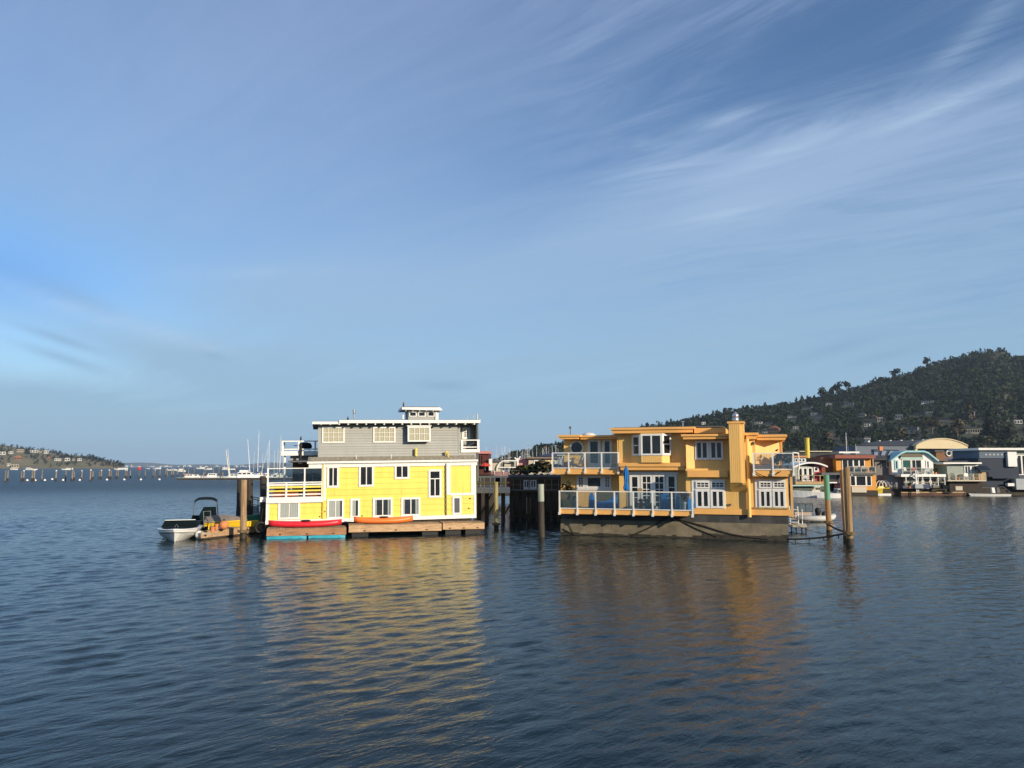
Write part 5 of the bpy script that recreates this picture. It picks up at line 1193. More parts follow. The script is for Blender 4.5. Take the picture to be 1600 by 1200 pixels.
t, F = simple_root('step_block', 'pale wooden post standing in the gap under the gangway', 'post', 827, 64.5)
fb(F, (822.5, 777, 828.5, 803), 0, .3, mat('pale_post', (.36, .29, .24), .8), 'post'); fb(F, (819, 803.3, 832, 812), .1, .6, WOODD, 'footing')
# ------------------------------------------------------------------ row of houseboats on the far right
RY = 116.0
def rb(name_label, px, Y=RY, yaw=0.0, cat='houseboat', name='houseboat'): return simple_root(name, name_label, cat, px, Y, yaw)
AQUA = mat('aqua_paint', (.27, .50, .52), .6, .08); GREYH = mat('weathered_grey_boards', (.16, .155, .15), .85, .2, 2, (4, 1, .4)); NAVY = mat('navy_boards', (.011, .022, .042), .7, .2, 2, (4, 1, .4)); ORW = mat('bright_orange_paint', (.60, .255, .03), .6, .08); BRICK = mat('rust_brown_boards', (.19, .065, .03), .8, .2, 2, (4, 1, .4)); SLATE = mat('slate_roof', (.045, .05, .055), .8, .3, 2); REDP = mat('crimson_paint', (.38, .03, .04), .6, .1); SAGE = mat('sage_wall', (.27, .31, .27), .7, .1); TANDECK = mat('tan_deck_boards', (.42, .28, .14), .8, .2, 2); MINT = mat('mint_paint', (.32, .52, .44), .6, .1)
t, F = rb('pale blue houseboat top with an orange roof edge behind the red arched one', 1236, 130)
fb(F, (1238, 715, 1261, 745), 0, 5, mat('pale_blue_paint', (.42, .58, .62), .6), 'wall'); fb(F, (1237, 712, 1263, 714.8), .4, 6, mat('orange_edge', (.50, .24, .10), .7), 'roof'); fb(F, (1238, 745.5, 1262, 768), -.2, 5, WOODD, 'hull')
for a_ in (1242, 1247.5, 1253): window(F, (a_, 716.5, a_ + 5, 721.5), .02, fw=.10)
t, F = rb('red houseboat with an arched white roof and a tan deck', 1240)
fb(F, (1242, 728.5, 1273, 757), 0, 6, SAGE, 'wall'); fb(F, (1273, 726, 1282, 757), .02, 6, REDP, 'red_wall')
A0, A1, A2 = F.p(1240, 729, .8), F.p(1266, 722, .8), F.p(1293, 728, .8)
up = []; n = 12
for i in range(n + 1):
    f = i / n; x = A0[0] + (A2[0] - A0[0]) * f; z = A0[1] + (A2[1] - A0[1]) * f + (A1[1] - A0[1]) * 4 * f * (1 - f) * .95; up.append((x, z))
k = F.mb(); k.side([(x, z) for x, z in up][::-1] + [(x, z - .22) for x, z in up], -.9, 6); k.obj('roof', WHITE, t)
for a_, b_ in ((1247.5, 1254.5), (1255, 1262), (1262.5, 1270)): window(F, (a_, 730.5, b_, 752), .02, fw=.14)
window(F, (1271.5, 729.5, 1279, 737), .05, fw=.16)
fb(F, (1243, 752.5, 1287, 757), 1.6, 1.7, TANDECK, 'deck'); fb(F, (1243, 742.5, 1290, 743.3), 1.62, .08, TANDECK, 'deck_rail')
for px in (1244, 1253, 1263, 1272, 1281.5, 1289): fb(F, (px - .6, 743.4, px + .6, 752.4), 1.64, .10, TANDECK, 'rail_post')
fb(F, (1238, 757.6, 1290, 759.6), 1.75, .5, MINT, 'rub_rail'); fb(F, (1240, 760, 1290, 776), 1.0, 6, mat('green_grey_hull', (.09, .105, .09), .8, .3), 'hull')
t, F = rb('yellow cylindrical stove pipe standing above the dark roof on the right', 1262, 134, name='stove_pipe', cat='chimney')
x_, z_ = F.p(1262, 718, 0); zt_ = F.p(1262, 686.5, 0)[1]; k = F.mb(); k.lathe([(.40, 0), (.40, zt_ - z_)], (x_, 0, z_), 12); k.obj('pipe', mat('chrome_yellow_paint', (.62, .46, .05), .5, .15), t, smooth=False); k = F.mb(); k.lathe([(.43, zt_ - z_ + .01), (.45, zt_ - z_ + .2), (.38, zt_ - z_ + .25)], (x_, 0, z_), 12); k.obj('rim', MATS['chrome_yellow_paint'], t)
t, F = rb('long dark low roofed houseboat behind the red and orange ones', 1238, 136)
fb(F, (1240, 704.5, 1300, 706), .6, 9, HW['c'], 'roof_edge'); fb(F, (1240, 706.2, 1312, 714), .2, 8, SLATE, 'roof'); fb(F, (1242, 714.3, 1312, 760), 0, 7, mat('dark_umber_boards', (.05, .032, .024), .8), 'wall'); fb(F, (1242, 760.3, 1312, 772), -.2, 7, WOODD, 'hull')
fb(F, (1311, 705.5, 1343, 708), .3, 5, GELCOAT, 'roof_cover'); fb(F, (1265, 716, 1271, 724), .05, .04, HW['b'], 'shutter'); fb(F, (1273, 716, 1278, 724), .05, .04, PANE, 'window')
t, F = rb('orange two-storey houseboat with a rust red roof edge and white windows', 1283)
fb(F, (1284, 715, 1308, 765), -1.2, 6, BRICK, 'side_wall'); window(F, (1302, 716, 1307, 729), -1.18, fw=.1, frame=BRICK)
fb(F, (1306.5, 716.5, 1361, 740), 0, 6, ORW, 'upper_wall'); fb(F, (1326, 742, 1369, 766), .9, 6, ORW, 'lower_wall')
fb(F, (1305, 711, 1368, 716.3), .8, 7.5, mat('rust_roof', (.25, .075, .05), .7, .15), 'roof'); fb(F, (1306, 710, 1366, 710.8), .2, 6, SLATE, 'roof_felt')
for a_ in (1316, 1324.5, 1333.5, 1342.5): window(F, (a_, 717, a_ + 9, 739), .03, fw=.10)
fb(F, (1284, 738.5, 1369, 742), 1.4, 2, GREYD, 'balcony_floor')
r_ = [F.p(p_, 735, 1.45)[0] for p_ in (1325, 1335, 1345.5, 1357, 1367.5)]; railing(F, t, r_[0], r_[-1], F.p(1345, 738.4, 1.45)[1], F.p(1345, 729, 1.45)[1], -1.42, r_, HW['c'], glass=RAILGLASS, rails=(.08,), pw=.05, rw=.04)
fb(F, (1364, 717, 1365.2, 738.4), 1.3, .12, HW['c'], 'post'); fb(F, (1330, 741.5, 1332.5, 743), 1.5, .1, HW['c'], 'gutter')
for a_, b_ in ((1328.5, 1337), (1337.2, 1353.5), (1353.7, 1362)): window(F, (a_, 743, b_, 759.5), .93, fw=.10)
fb(F, (1331, 760.5, 1354, 769.5), 1.3, .4, HW['c'], 'fender_board'); fb(F, (1284, 766.2, 1372, 776), 1.0, 6, WOODD, 'hull')
fb(F, (1295, 742, 1326, 765.9), -.2, 5, DKRED, 'lower_side_wall'); window(F, (1311, 745, 1318, 760), -.16, fw=.12, frame=GREYWOOD)
fb(F, (1296, 741.8, 1307, 753), 1.3, .1, RAILGLASS, 'glass_screen'); fb(F, (1296, 753.2, 1308, 755), 1.5, .3, WHITE, 'landing_edge')
t, F = rb('grey boarded houseboat with an aqua gambrel gable and white decks', 1367)
fb(F, (1367, 716, 1394, 750), -1.0, 7, GREYH, 'grey_wall')
q = [F.p(1362, 717, -.4), F.p(1394, 717, -.4), F.p(1412, 702.5, -2.5), F.p(1368, 701.5, -2.5)]
k = F.mb(); k.add([(q[0][0], .4, q[0][1]), (q[1][0], .4, q[1][1]), (q[2][0], 4, q[2][1]), (q[3][0], 4, q[3][1]), (q[0][0], .4, q[0][1] - .2), (q[1][0], .4, q[1][1] - .2), (q[2][0], 4, q[2][1] - .4), (q[3][0], 4, q[3][1] - .4)], [(0, 1, 2, 3), (7, 6, 5, 4), (0, 4, 5, 1), (1, 5, 6, 2), (2, 6, 7, 3), (3, 7, 4, 0)]); rf = k.obj('roof', SLATE, t)
def lerp2(u, v):
    a = Vector((q[0][0], .4, q[0][1])).lerp(Vector((q[1][0], .4, q[1][1])), u); b_ = Vector((q[3][0], 4, q[3][1])).lerp(Vector((q[2][0], 4, q[2][1])), u); return a.lerp(b_, v)
for u in (.12, .42, .72):
    k = F.mb(); c_ = [lerp2(u, .35), lerp2(u + .16, .35), lerp2(u + .16, .8), lerp2(u, .8)]; k.add([tuple(p_ + Vector((0, -.02, .03))) for p_ in c_] + [tuple(p_ + Vector((0, -.02, .09))) for p_ in c_], [(3, 2, 1, 0), (4, 5, 6, 7), (0, 1, 5, 4), (1, 2, 6, 5), (2, 3, 7, 6), (3, 0, 4, 7)]); k.obj('skylight', mat('skylight_glass', (.25, .30, .34), .15, spec=.6), rf)
fb(F, (1374.5, 697.5, 1379.5, 704), -2.2, .6, TERRA, 'chimney')
for px in (1378, 1387): window(F, (px - 1.6, 719, px + 2.6, 731), -.98, fw=.09, frame=GREYH if px < 1380 else WHITE)
G = [(1391, 719), (1408, 706.5), (1415, 704), (1443, 704), (1450, 706.5), (1466, 719)]
gp = [F.p(a_, b_, .3) for a_, b_ in G]
k = F.mb(); x0, z0 = F.p(1394, 742, 0); x1, _ = F.p(1459, 742, 0); k.side([(x1, z0), (x1, gp[5][1]), (gp[4][0], gp[4][1] - .1), (gp[3][0], gp[3][1] - .1), (gp[2][0], gp[2][1] - .1), (gp[1][0], gp[1][1] - .1), (x0, gp[0][1]), (x0, z0)], 0, 6); k.obj('gable_wall', HW['w'], t)
for i in range(5):
    (xa, za), (xb, zb_) = gp[i], gp[i + 1]; k = F.mb(); k.hexa([(xa, -.5, za - .26), (xb, -.5, zb_ - .26), (xb, 5, zb_ - .26), (xa, 5, za - .26), (xa, -.5, za), (xb, -.5, zb_), (xb, 5, zb_), (xa, 5, za)]); k.obj('gable_trim', AQUA, t)
fb(F, (1409, 708.5, 1441.5, 714.5), .05, .04, mat('dark_bronze_panel', (.10, .08, .05), .4), 'gable_window'); fb(F, (1407, 715, 1443, 717.5), .14, .13, MINT, 'lintel')
window(F, (1410, 718, 1424, 739), .03, fw=.1, pane=mat('green_glass', (.03, .09, .07), .1)); window(F, (1424.5, 718, 1440.5, 739), .03, nv=(.4,), fw=.1)
for px in (1401, 1450): window(F, (px - 3, 719, px + 3, 734), .03, fw=.18, frame=AQUA if px < 1410 else WHITE)
fb(F, (1404, 708, 1408, 716), .06, .05, PANE, 'corner_window')
fb(F, (1408, 741, 1478, 745), 1.6, 2, WHITE, 'balcony_edge')
r_ = [F.p(p_, 735, 1.62)[0] for p_ in (1410, 1423, 1440, 1457)]; railing(F, t, r_[0], r_[-1], F.p(1440, 740.9, 1.62)[1], F.p(1440, 731, 1.62)[1], -1.6, r_, HW['c'], rails=(.5,), pw=.05, rw=.04, glass=RAILGLASS)
fb(F, (1383, 743, 1411, 763), -.4, 5, mat('mauve_grey_boards', (.20, .185, .18), .8, .15, 2, (4, 1, .4)), 'lower_grey_wall'); fb(F, (1412, 745.3, 1476, 762), .2, 5, mat('dark_grey_lower_wall', (.16, .17, .17), .7, .3, 1), 'lower_wall')  # lower storey wall is a mottled dark grey
for a_, b_ in ((1433, 1441), (1443, 1453), (1455, 1464)): window(F, (a_, 747, b_, 757), .23, fw=.10)
for px in (1416, 1432, 1442, 1454, 1466, 1476.5): fb(F, (px - .5, 745.3, px + .5, 759), 1.5, .12, WHITE, 'deck_post')
fb(F, (1412, 753, 1478, 753.8), 1.55, .06, HW['c'], 'deck_rail'); fb(F, (1417, 759.3, 1452, 763.3), 1.8, 1.2, WHITE, 'lower_deck_edge'); fb(F, (1380, 763.6, 1480, 774), .4, 6, WOODD, 'hull')
for i, (px, py, lb) in enumerate(((1429.5, 757, 'white life ring hung low on the ladder of the aqua gabled houseboat'), (1429, 744, 'white life ring hung on the balcony of the aqua gabled houseboat'))):
    p = at(px, py, RY - 1.9); o_ = thing('life_ring', lb, 'life ring', p, group='life rings'); k = MB(); k.loft([[((.30 + .09 * math.cos(b_)) * math.cos(a_), .09 * math.sin(b_), (.30 + .09 * math.cos(b_)) * math.sin(a_)) for b_ in [j * math.pi / 3 for j in range(6)]] for a_ in [j * math.pi / 8 for j in range(17)]], caps=False); k.obj('ring', WHITE, o_)
fb(F, (1431.3, 735, 1432.7, 771), 2.0, .1, WHITE, 'ladder_rail'); fb(F, (1434.5, 735, 1435.3, 771), 2.0, .1, WHITE, 'ladder_rail')
t, F = rb('small sage green houseboat with a thin flat white roof', 1478)
fb(F, (1480, 726, 1530, 752), 0, 5, SAGE, 'wall'); fb(F, (1474, 722.5, 1534, 724.8), .8, 6.5, WHITE, 'roof'); fb(F, (1476, 720, 1515, 722.3), -1, 5, SLATE, 'roof_felt')
for a_ in (1507, 1517.5): window(F, (a_, 727.5, a_ + 10, 741), .03, nv=(.5,), curtain=CURTAINW, fw=.12)
fb(F, (1481, 750, 1541, 752), 1.5, 1.6, HW['c'], 'deck'); r_ = [F.p(p_, 745, 1.5)[0] for p_ in (1482, 1493, 1506, 1521, 1533, 1540)]; railing(F, t, r_[0], r_[-1], F.p(1510, 750, 1.5)[1], F.p(1510, 740.5, 1.5)[1], -1.5, r_, HW['c'], rails=(.35, .65), pw=.05, rw=.035)
fb(F, (1484, 752.5, 1540, 773), .6, 5, WOODD, 'hull'); fb(F, (1529, 738, 1541, 752), .4, 2, TANDECK, 'screen')
t, F = rb('navy blue houseboat with a white roof edge at the right edge of the row', 1528)
fb(F, (1530, 716, 1592, 760), 0, 7, NAVY, 'wall'); fb(F, (1530, 703.5, 1577, 715.8), .1, 7, mat('slate_blue_boards', (.085, .12, .165), .7, .1), 'upper_band'); fb(F, (1529, 699.8, 1640, 703.3), .6, 8, HW['w'], 'roof')
for i in range(6):
    a_ = 1539 + i * 6.2; fb(F, (a_, 709, a_ + 3.4, 711.5), .14, .035, HW['g'], 'vent_slot')
fb(F, (1575, 706, 1589, 729), .5, 6.5, HW['w'], 'white_wall'); fb(F, (1589.3, 704, 1640, 742), -.5, 6, SAGE, 'glazed_wall')
for a_ in (1590, 1597, 1604, 1611): window(F, (a_, 711, a_ + 6.8, 742), -.46, fw=.1)
k = F.mb(); r_ = F.rect(1531, 729, 1549, 736, 1.4); k.hexa([(r_[0], -1.4, r_[1]), (r_[2], -1.4, r_[1]), (r_[2], -.02, r_[3]), (r_[0], -.02, r_[3]), (r_[0], -1.4, r_[1] + .12), (r_[2], -1.4, r_[1] + .12), (r_[2], -.02, r_[3] + .12), (r_[0], -.02, r_[3] + .12)]); k.obj('canopy', NAVY, t)
fb(F, (1541, 737, 1545, 750), .04, .035, PANE, 'window'); fb(F, (1551, 745, 1583, 747.5), .9, .9, NAVY, 'ledge'); fb(F, (1588, 748, 1640, 765), 1.2, 5, HW['g'], 'float_house'); fb(F, (1575, 755, 1585, 759.5), 1.1, .6, HW['w'], 'locker'); fb(F, (1530, 760.3, 1640, 775), .2, 6, WOODD, 'hull')
# hangar and its neighbours on the shore
t, F = rb('long hangar with a cream arched gable and a dark roof', 1340, 232, R(8), 'hangar', 'hangar')
HC = mat('cream_stucco', (.58, .48, .30), .8, .06, .4)
n = 16; e0, e1 = F.p(1431, 697, 0), F.p(1512, 697, 0); tp_ = F.p(1472, 686, 0)[1]
arc = [(e0[0] + (e1[0] - e0[0]) * i / n, e0[1] + (tp_ - e0[1]) * math.sin(math.pi * i / n) ** .8) for i in range(n + 1)]
zb0 = F.p(1472, 701, 0)[1]
k = F.mb(); k.side(arc[::-1] + [(e0[0], zb0), (e1[0], zb0)], 0, 1.0); k.obj('gable', HC, t)
k = F.mb(); k.side([(x, z + .3) for x, z in arc][::-1] + [(x, z + .02) for x, z in arc], -.3, 2.0); k.obj('gable_coping', HC, t)
fb(F, (1431, 701.3, 1434, 722), 0, 1, HC, 'pier_wall'); fb(F, (1505, 701.3, 1512, 722), 0, 1, HC, 'pier_wall'); fb(F, (1434.2, 703, 1505, 725), -1.5, 3, DARKROOM, 'dark_opening')
for i in range(9): a_ = 1487 + i * 2.8; fb(F, (a_, 704, a_ + 1.5, 709), -.9, .4, HC, 'post')
r0 = [F.p(1336, 696, -2), F.p(1431, 697, -2), F.p(1455, 687, -12), F.p(1372, 689, -12)]
k = F.mb(); k.add([(r0[0][0], 2, r0[0][1]), (r0[1][0], 2, r0[1][1]), (r0[2][0], 12, r0[2][1]), (r0[3][0], 12, r0[3][1]), (r0[2][0], 24, r0[1][1]), (r0[3][0], 24, r0[0][1])], [(0, 1, 2, 3), (3, 2, 4, 5)]); rf = k.obj('roof', SLATE, t)
fb(F, (1338, 697.2, 1431, 722), -2.2, 12, mat('shed_wall_grey', (.12, .14, .17), .8, .15), 'wall')
for i in range(6):
    px = 1358 + i * 17; fb(F, (px - 1.2, 688.5 - i * .35, px + 1.2, 691 - i * .35), -11.5, 1, HW['w'], 'roof_vent')
t, F = rb('brown shed with a round white-rimmed window in front of the hangar', 1462, 160, 0, 'shed', 'shed')
fb(F, (1463, 706, 1492, 735), 0, 5, mat('ochre_brown_boards', (.20, .10, .045), .8, .2, 1), 'wall'); x_, z_ = F.p(1482.5, 708.5, .1); k = F.mb(); s_ = 160 / FPX
k.loft([[(x_ + (4.2 * s_ + q_[0]) * math.cos(a_), -.1 + q_[1], z_ + (4.2 * s_ + q_[0]) * math.sin(a_)) for q_ in ((.12, 0), (.0, -.15), (-.18, 0), (0, .08))] for a_ in [j * math.pi / 10 for j in range(21)]], caps=False); w_ = k.obj('round_window', WHITE, t)
k = F.mb(); k.side([(x_ + 4 * s_ * math.cos(-a_), z_ + 4 * s_ * math.sin(-a_)) for a_ in [j * math.pi / 10 for j in range(20)]], -.08, -.02); k.obj('pane', PANE, w_); fb(F, (1461, 703.5, 1475, 706), .3, 5.5, HROOF, 'roof')
t, F = rb('teal flat shed between the hangar and the navy houseboat', 1512, 150, 0, 'shed', 'shed'); fb(F, (1516, 707, 1532, 730), 0, 4, mat('teal_paint', (.03, .13, .13), .7), 'wall'); fb(F, (1514, 704.5, 1534, 706.7), .3, 5, SLATE, 'roof')
t, F = rb('pale roofed grey shed left of the navy houseboat', 1500, 128, 0, 'shed', 'shed'); fb(F, (1503, 718, 1536, 735), 0, 4, HW['g'], 'wall'); x0, z0, x1, z1 = F.rect(1500, 713.5, 1536, 717.5, .3); k = F.mb(); k.side([(x1, z0), (x1, z1), (x0 + 1, z1 - .1), (x0, z0)], -.3, 5); k.obj('roof', HW['g'], t)
# masts on the right, roof aerials
p = at(1325.5, 729, 150); sailboat('sailboat whose mast and slanting spar rise behind the orange houseboat', (p.x, 150, 0), R(80), 9, at(1325.5, 676, 150).z, 'sailboats behind the right row')
p = at(1341, 729, 150); sailboat('sailboat with a short mast behind the rust red roof', (p.x, 150, 0), R(95), 7, at(1341, 694, 150).z, 'sailboats behind the right row')
# boats and floats in front of the right row
def Wp(px, py): return on_water(px, py)
cruiser('small white skiff moored under the red arched houseboat', Wp(1273, 777), R(170), 5.2, 1.7, .75, 'boats moored along the right row', cab=(.35, .6), cabm=mat('cream_canvas', (.6, .52, .36), .8), name='skiff', cat='skiff')
cruiser('low white inflatable left of the weathered brown piling', Wp(1303, 778), R(185), 4.2, 1.6, .6, 'boats moored along the right row', cab=(.2, .5), cabm=GREYD, name='skiff', cat='skiff')
cruiser('maroon covered boat tucked beside the orange houseboat', Wp(1309, 774), R(75), 5.0, 2.0, .9, 'boats moored along the right row', cab=(.05, .8), cabm=mat('maroon_canvas', (.05, .012, .02), .8), top=MATS['maroon_canvas'], hullm=BLACK)
p = Wp(1362, 774.3); t = thing('floating_dock', 'white edged low float in front of the orange houseboat', 'dock', p)
for i in range(3): k = MB(); k.box(-2.7 + i * 1.8 + .02, -.9 + i * 1.8 - .02, -.5, 1.2, -.2, .28); k.obj('float', HW['w'], t)
k = MB(); k.box(-2.7, 2.7, -.45, 1.15, .285, .32); k.obj('deck', HW['c'], t)
p = Wp(1380, 774.3) + Vector((0, .4, .32)); t = thing('jet_boat', 'yellow covered jet boat with curved white hoops on the white edged float', 'jet boat', p, (0, 0, R(8)))
hull_mb(2.4, .95, .7, .0).obj('hull', mat('mustard_paint', (.46, .34, .01), .4, .15), t); k = MB(); k.hexa([(-.9, -.3, .7), (.4, -.3, .75), (.4, .3, .75), (-.9, .3, .7), (-.6, -.25, 1.05), (.1, -.2, 1.1), (.1, .2, 1.1), (-.6, .25, 1.05)]); k.obj('seat', MATS['mustard_paint'], t)
for j in range(3): k = MB(); k.tube([(-.9 + .55 * j + 1.1 * (1 - math.cos(a_)) * .5, -.1 + .1 * j, 1.0 + .85 * math.sin(a_)) for a_ in [i * math.pi / 8 for i in range(9)]], .05, 5); k.obj('hoop', GELCOAT, t)
p = Wp(1363, 774.3) + Vector((0, .5, .32)); t = thing('covered_dinghy', 'grey covered dinghy left of the yellow jet boat', 'dinghy', p, (0, 0, R(178)))
hull_mb(2.2, 1.0, .5, .0).obj('hull', GREYD, t); k = MB(); k.hexa([(-1, -.4, .5), (.6, -.35, .5), (.6, .35, .5), (-1, .4, .5), (-.6, -.15, .85), (.2, -.1, .8), (.2, .1, .8), (-.6, .15, .85)]); k.obj('cover', mat('brown_canvas', (.12, .095, .07), .8), t)
p = Wp(1455, 774.5); t = thing('floating_dock', 'long brown timber float under the aqua gabled houseboat', 'dock', p)
for i in range(6): k = MB(); k.box(-4.6 + i * 1.6, -3.02 + i * 1.6, -.3, 1.0, -.1, .55); k.obj('float', mat('red_brown_timber', (.10, .055, .04), .85, .3, 2, rand=.2), t)
k = MB(); k.box(-4.6, 5, -.35, -.305, .42, .58); k.obj('edge_beam', TANDECK, t)
p = Wp(1462, 773.8) + Vector((0, .5, .58)); t = thing('rowing_boat', 'cream rowing boat lying on the brown timber float', 'boat', p, (0, 0, R(180)))
hull_mb(3.0, 1.0, .45, .05).obj('hull', HW['c'], t); k = MB(); k.box(-.3, .0, -.45, .45, .46, .50); k.obj('thwart', TANDECK, t)
t = thing('skiff', 'low white skiff with two raised outboard motors at the right edge', 'skiff', Wp(1548, 775.3), (0, 0, R(180)))
hull_mb(5.2, 1.5, .30, .2).obj('hull', GELCOAT, t)
for i, x in enumerate((-.4, -1.1)): k = MB(); k.hexa([(x - .2, -.2, .5), (x + .2, -.2, .5), (x + .2, .2, .5), (x - .2, .2, .5), (x - .12, -.16, 1.3), (x + .28, -.16, 1.3), (x + .28, .16, 1.3), (x - .12, .16, 1.3)]); k.obj('outboard', GREYD if i else GELCOAT, t)
k = MB(); k.tube([(1.8, -.5, .5), (1.2, 0, 1.25), (-1.8, .3, 1.35), (-2.6, .4, .6)], .06, 5); k.obj('oar', GREYD, t)
t = thing('floating_dock', 'dark timber float in front of the navy houseboat', 'dock', Wp(1585, 773))
for i in range(5): k = MB(); k.box(-4 + i * 1.8, -2.25 + i * 1.8, -.2, 1.2, -.2, .5); k.obj('float', WOODD, t)
k = MB(); k.box(-4, 5, -.25, -.205, .36, .5); k.obj('edge_beam', MATS['red_brown_timber'], t)

# small things on the decks of the far row
def small_chair(label, p, yaw, m_):
    t = thing('deck_chair', label, 'chair', p, (0, 0, yaw)); k = MB(); k.box(-.28, .28, -.26, .26, .38, .43); k.obj('seat', m_, t)
    k = MB(); k.hexa([(-.28, .22, .43), (.28, .22, .43), (.28, .27, .43), (-.28, .27, .43), (-.28, .36, 1.0), (.28, .36, 1.0), (.28, .41, 1.0), (-.28, .41, 1.0)]); k.obj('backrest', m_, t)
    for sx in (-.25, .25):
        for sy in (-.22, .22): k = MB(); k.box(sx - .025, sx + .025, sy - .025, sy + .025, 0, .379); k.obj('leg', m_, t)
for px, py, m_, lb in ((1417, 741, WHITE, 'white chair at the left end of the aqua houseboat balcony'), (1430, 741, REDP, 'red chair in the middle of the aqua houseboat balcony'), (1451, 741, WHITE, 'white chair at the right end of the aqua houseboat balcony'), (1338, 738.4, HW['c'], 'cream chair on the orange houseboat balcony'), (1351, 738.4, HW['c'], 'cream chair at the right of the orange houseboat balcony'), (1490, 750, GREYD, 'grey chair on the sage houseboat deck'), (1512, 750, WHITE, 'white chair on the sage houseboat deck'), (1258, 752.5, WHITE, 'white chair on the red houseboat deck')):
    small_chair(lb, at(px, py, RY - .8), R(rng.uniform(-40, 40)), m_)
for px, py, w_, h_, m_, lb, Y_ in ((1462, 741, .9, 1.0, PLANT, 'leafy shrub in a pot at the right of the aqua houseboat balcony', RY - .6), (1526, 750, .8, 1.1, PLANTD, 'tawny shrub in a pot beside the sage houseboat screen', RY - .6), (1498, 750, .6, .8, PLANT, 'small shrub in a pot before the sage houseboat wall', RY - .6), (1286, 752.5, .9, 1.3, LEAF1, 'dark shrub in a pot at the right of the red houseboat deck', RY - .5), (1421, 763, .8, .9, PLANTD, 'tawny shrub in a pot on the lower float of the aqua houseboat', RY - 1.9), (1470, 763, .7, 1.2, PLANT, 'tall green shrub in a pot beside the aqua houseboat float', RY - 1.4), (1361, 738.4, .5, .9, PLANT, 'slim shrub in a pot at the corner of the orange houseboat balcony', RY - .7)):
    potplant(lb, at(px, py, Y_), TERRA, .2, .3, m_, h_ - .3, w_, 120, leaf=.10)
for px, py, s_, m_, lb in ((1435, 763, .6, HW['g'], 'grey storage locker on the lower float of the aqua houseboat'), (1446, 763, .45, MATS['navy_roof'], 'dark blue crate on the lower float of the aqua houseboat'), (1497, 766, .5, HW['c'], 'cream locker on the brown timber float'), (1476, 764, .45, BLACK, 'black tub hanging low beside the cream rowing boat')):
    p = at(px, py, RY - 2.2); t = thing('deck_locker', lb, 'locker', p); k = MB(); k.box(-s_, s_, -.3, .3, 0, .55); k.obj('body', m_, t); k = MB(); k.box(-s_ - .03, s_ + .03, -.33, .33, .552, .60); k.obj('lid', m_, t)
# ------------------------------------------------------------------ pilings near the camera
def piling(label, px_top, top, px, base, wpx, m_, name='piling', collar=None, cap=None, band=None, group='mooring pilings', lean=True):
    p = on_water(px, base); d = p.y; h = at(px_top, top, d).z; r = wpx * d / FPX / 2
    x1 = at(px_top, top, d).x - p.x
    # the photograph's tall posts lean a little; ends are set by their foot and head
    t = thing(name, label, 'piling', p, (0, 0, 0), group)
    hb = h * (1 - band[0]) if band else h
    ax = lambda z: (x1 * z / h, 0, z)
    k = MB(); n = 14; zs = [-2, 0] + [hb * f for f in (.12, .3, .5, .75)] + [hb]
    k.loft([[(ax(z)[0] + r * (1 + .05 * rng.uniform(-1, 1)) * (1.04 - .06 * max(z, 0) / h) * math.cos(2 * math.pi * j / n), r * (1 + .05 * rng.uniform(-1, 1)) * math.sin(2 * math.pi * j / n), z + (rng.uniform(-.02, .02) if z == h else 0)) for j in range(n)] for z in zs]); k.obj('shaft', m_, t)
    if band: k = MB(); k.tube([ax(hb + .005), ax(h)], r * 1.06, n); k.obj('sleeve', band[1], t)
    k = MB(); k.lathe([(r * 1.08, -.4), (r * 1.12, .12), (r * 1.06, .32), (r * 1.0, .36)], (0, 0, 0), n); k.obj('tide_band', ALGAE, t)
    if cap: k = MB(); c_ = ax(h); k.lathe([(r * 1.08, -.05), (r * 1.1, .08), (r * .2, .22)], (c_[0], 0, c_[2] + .003), n); k.obj('cap', cap, t)
    if collar:
        k = MB(); z = collar; a_ = ax(z); k.lathe([(r * 1.15, -.09), (r * 1.9, -.07), (r * 1.95, .07), (r * 1.15, .09)], (a_[0], 0, z), 8); k.obj('collar', mat('mossy_timber', (.15, .11, .055), .9, .4, 4), t)
    return t
PALEG = mat('pale_green_wrap', (.33, .36, .29), .7, .15, 1.5, (1, 1, .5)); GREENP = mat('green_plastic_wrap', (.10, .27, .18), .6, .15, 2); BROWNP = mat('brown_piling', (.30, .19, .09), .9, .35, 2, (6, 6, .4), .02, rgb2=(.17, .105, .05)); LICH = mat('lichened_piling', (.30, .26, .12), .9, .35, 2, (5, 5, .4), .02, rgb2=(.18, .145, .07))
piling('brown sunlit timber piling in front of two dark ones left of the yellow houseboat', 381, 750, 380, 841, 9.5, WOODP, collar=.42)
piling('dark creosote piling just left behind the brown one beside the motorboat', 376.5, 749, 374, 826, 11, WOODD)
piling('dark creosote piling just right behind the brown one beside the motorboat', 390, 749, 389.5, 826, 10, WOODD)
piling('dark piling at the left corner of the yellow houseboat', 411, 744, 411, 832, 9, WOODD)
piling('lichen covered piling in front of the grey pier fence', 775, 753, 775.5, 827, 6.6, LICH, collar=.35)
piling('pale green sleeved piling in the dark gap beside the ochre houseboat', 845, 756.5, 846.5, 839, 9, WOODD, band=(.33, PALEG))
piling('green topped piling right of the ochre houseboat', 1291, 742, 1296, 836, 8, BROWNP, band=(.42, GREENP), collar=.8)
piling('tall brown piling standing in open water furthest right of the ochre houseboat', 1322.5, 730, 1328, 851, 10, BROWNP, collar=.62, cap=None)
piling('thin brown piling in front of the aqua gabled houseboat', 1411.5, 731, 1412, 772.5, 4.2, BROWNP, group='pilings along the right row')
piling('thin lichened piling in front of the sage green houseboat', 1506, 728, 1507, 771.5, 4.2, LICH, group='pilings along the right row')
p = on_water(1321, 842) ; t = thing('piling', 'shorter brown piling close behind the tall one on the right', 'piling', (on_water(1323, 845).x, on_water(1323, 845).y, 0), group='mooring pilings')
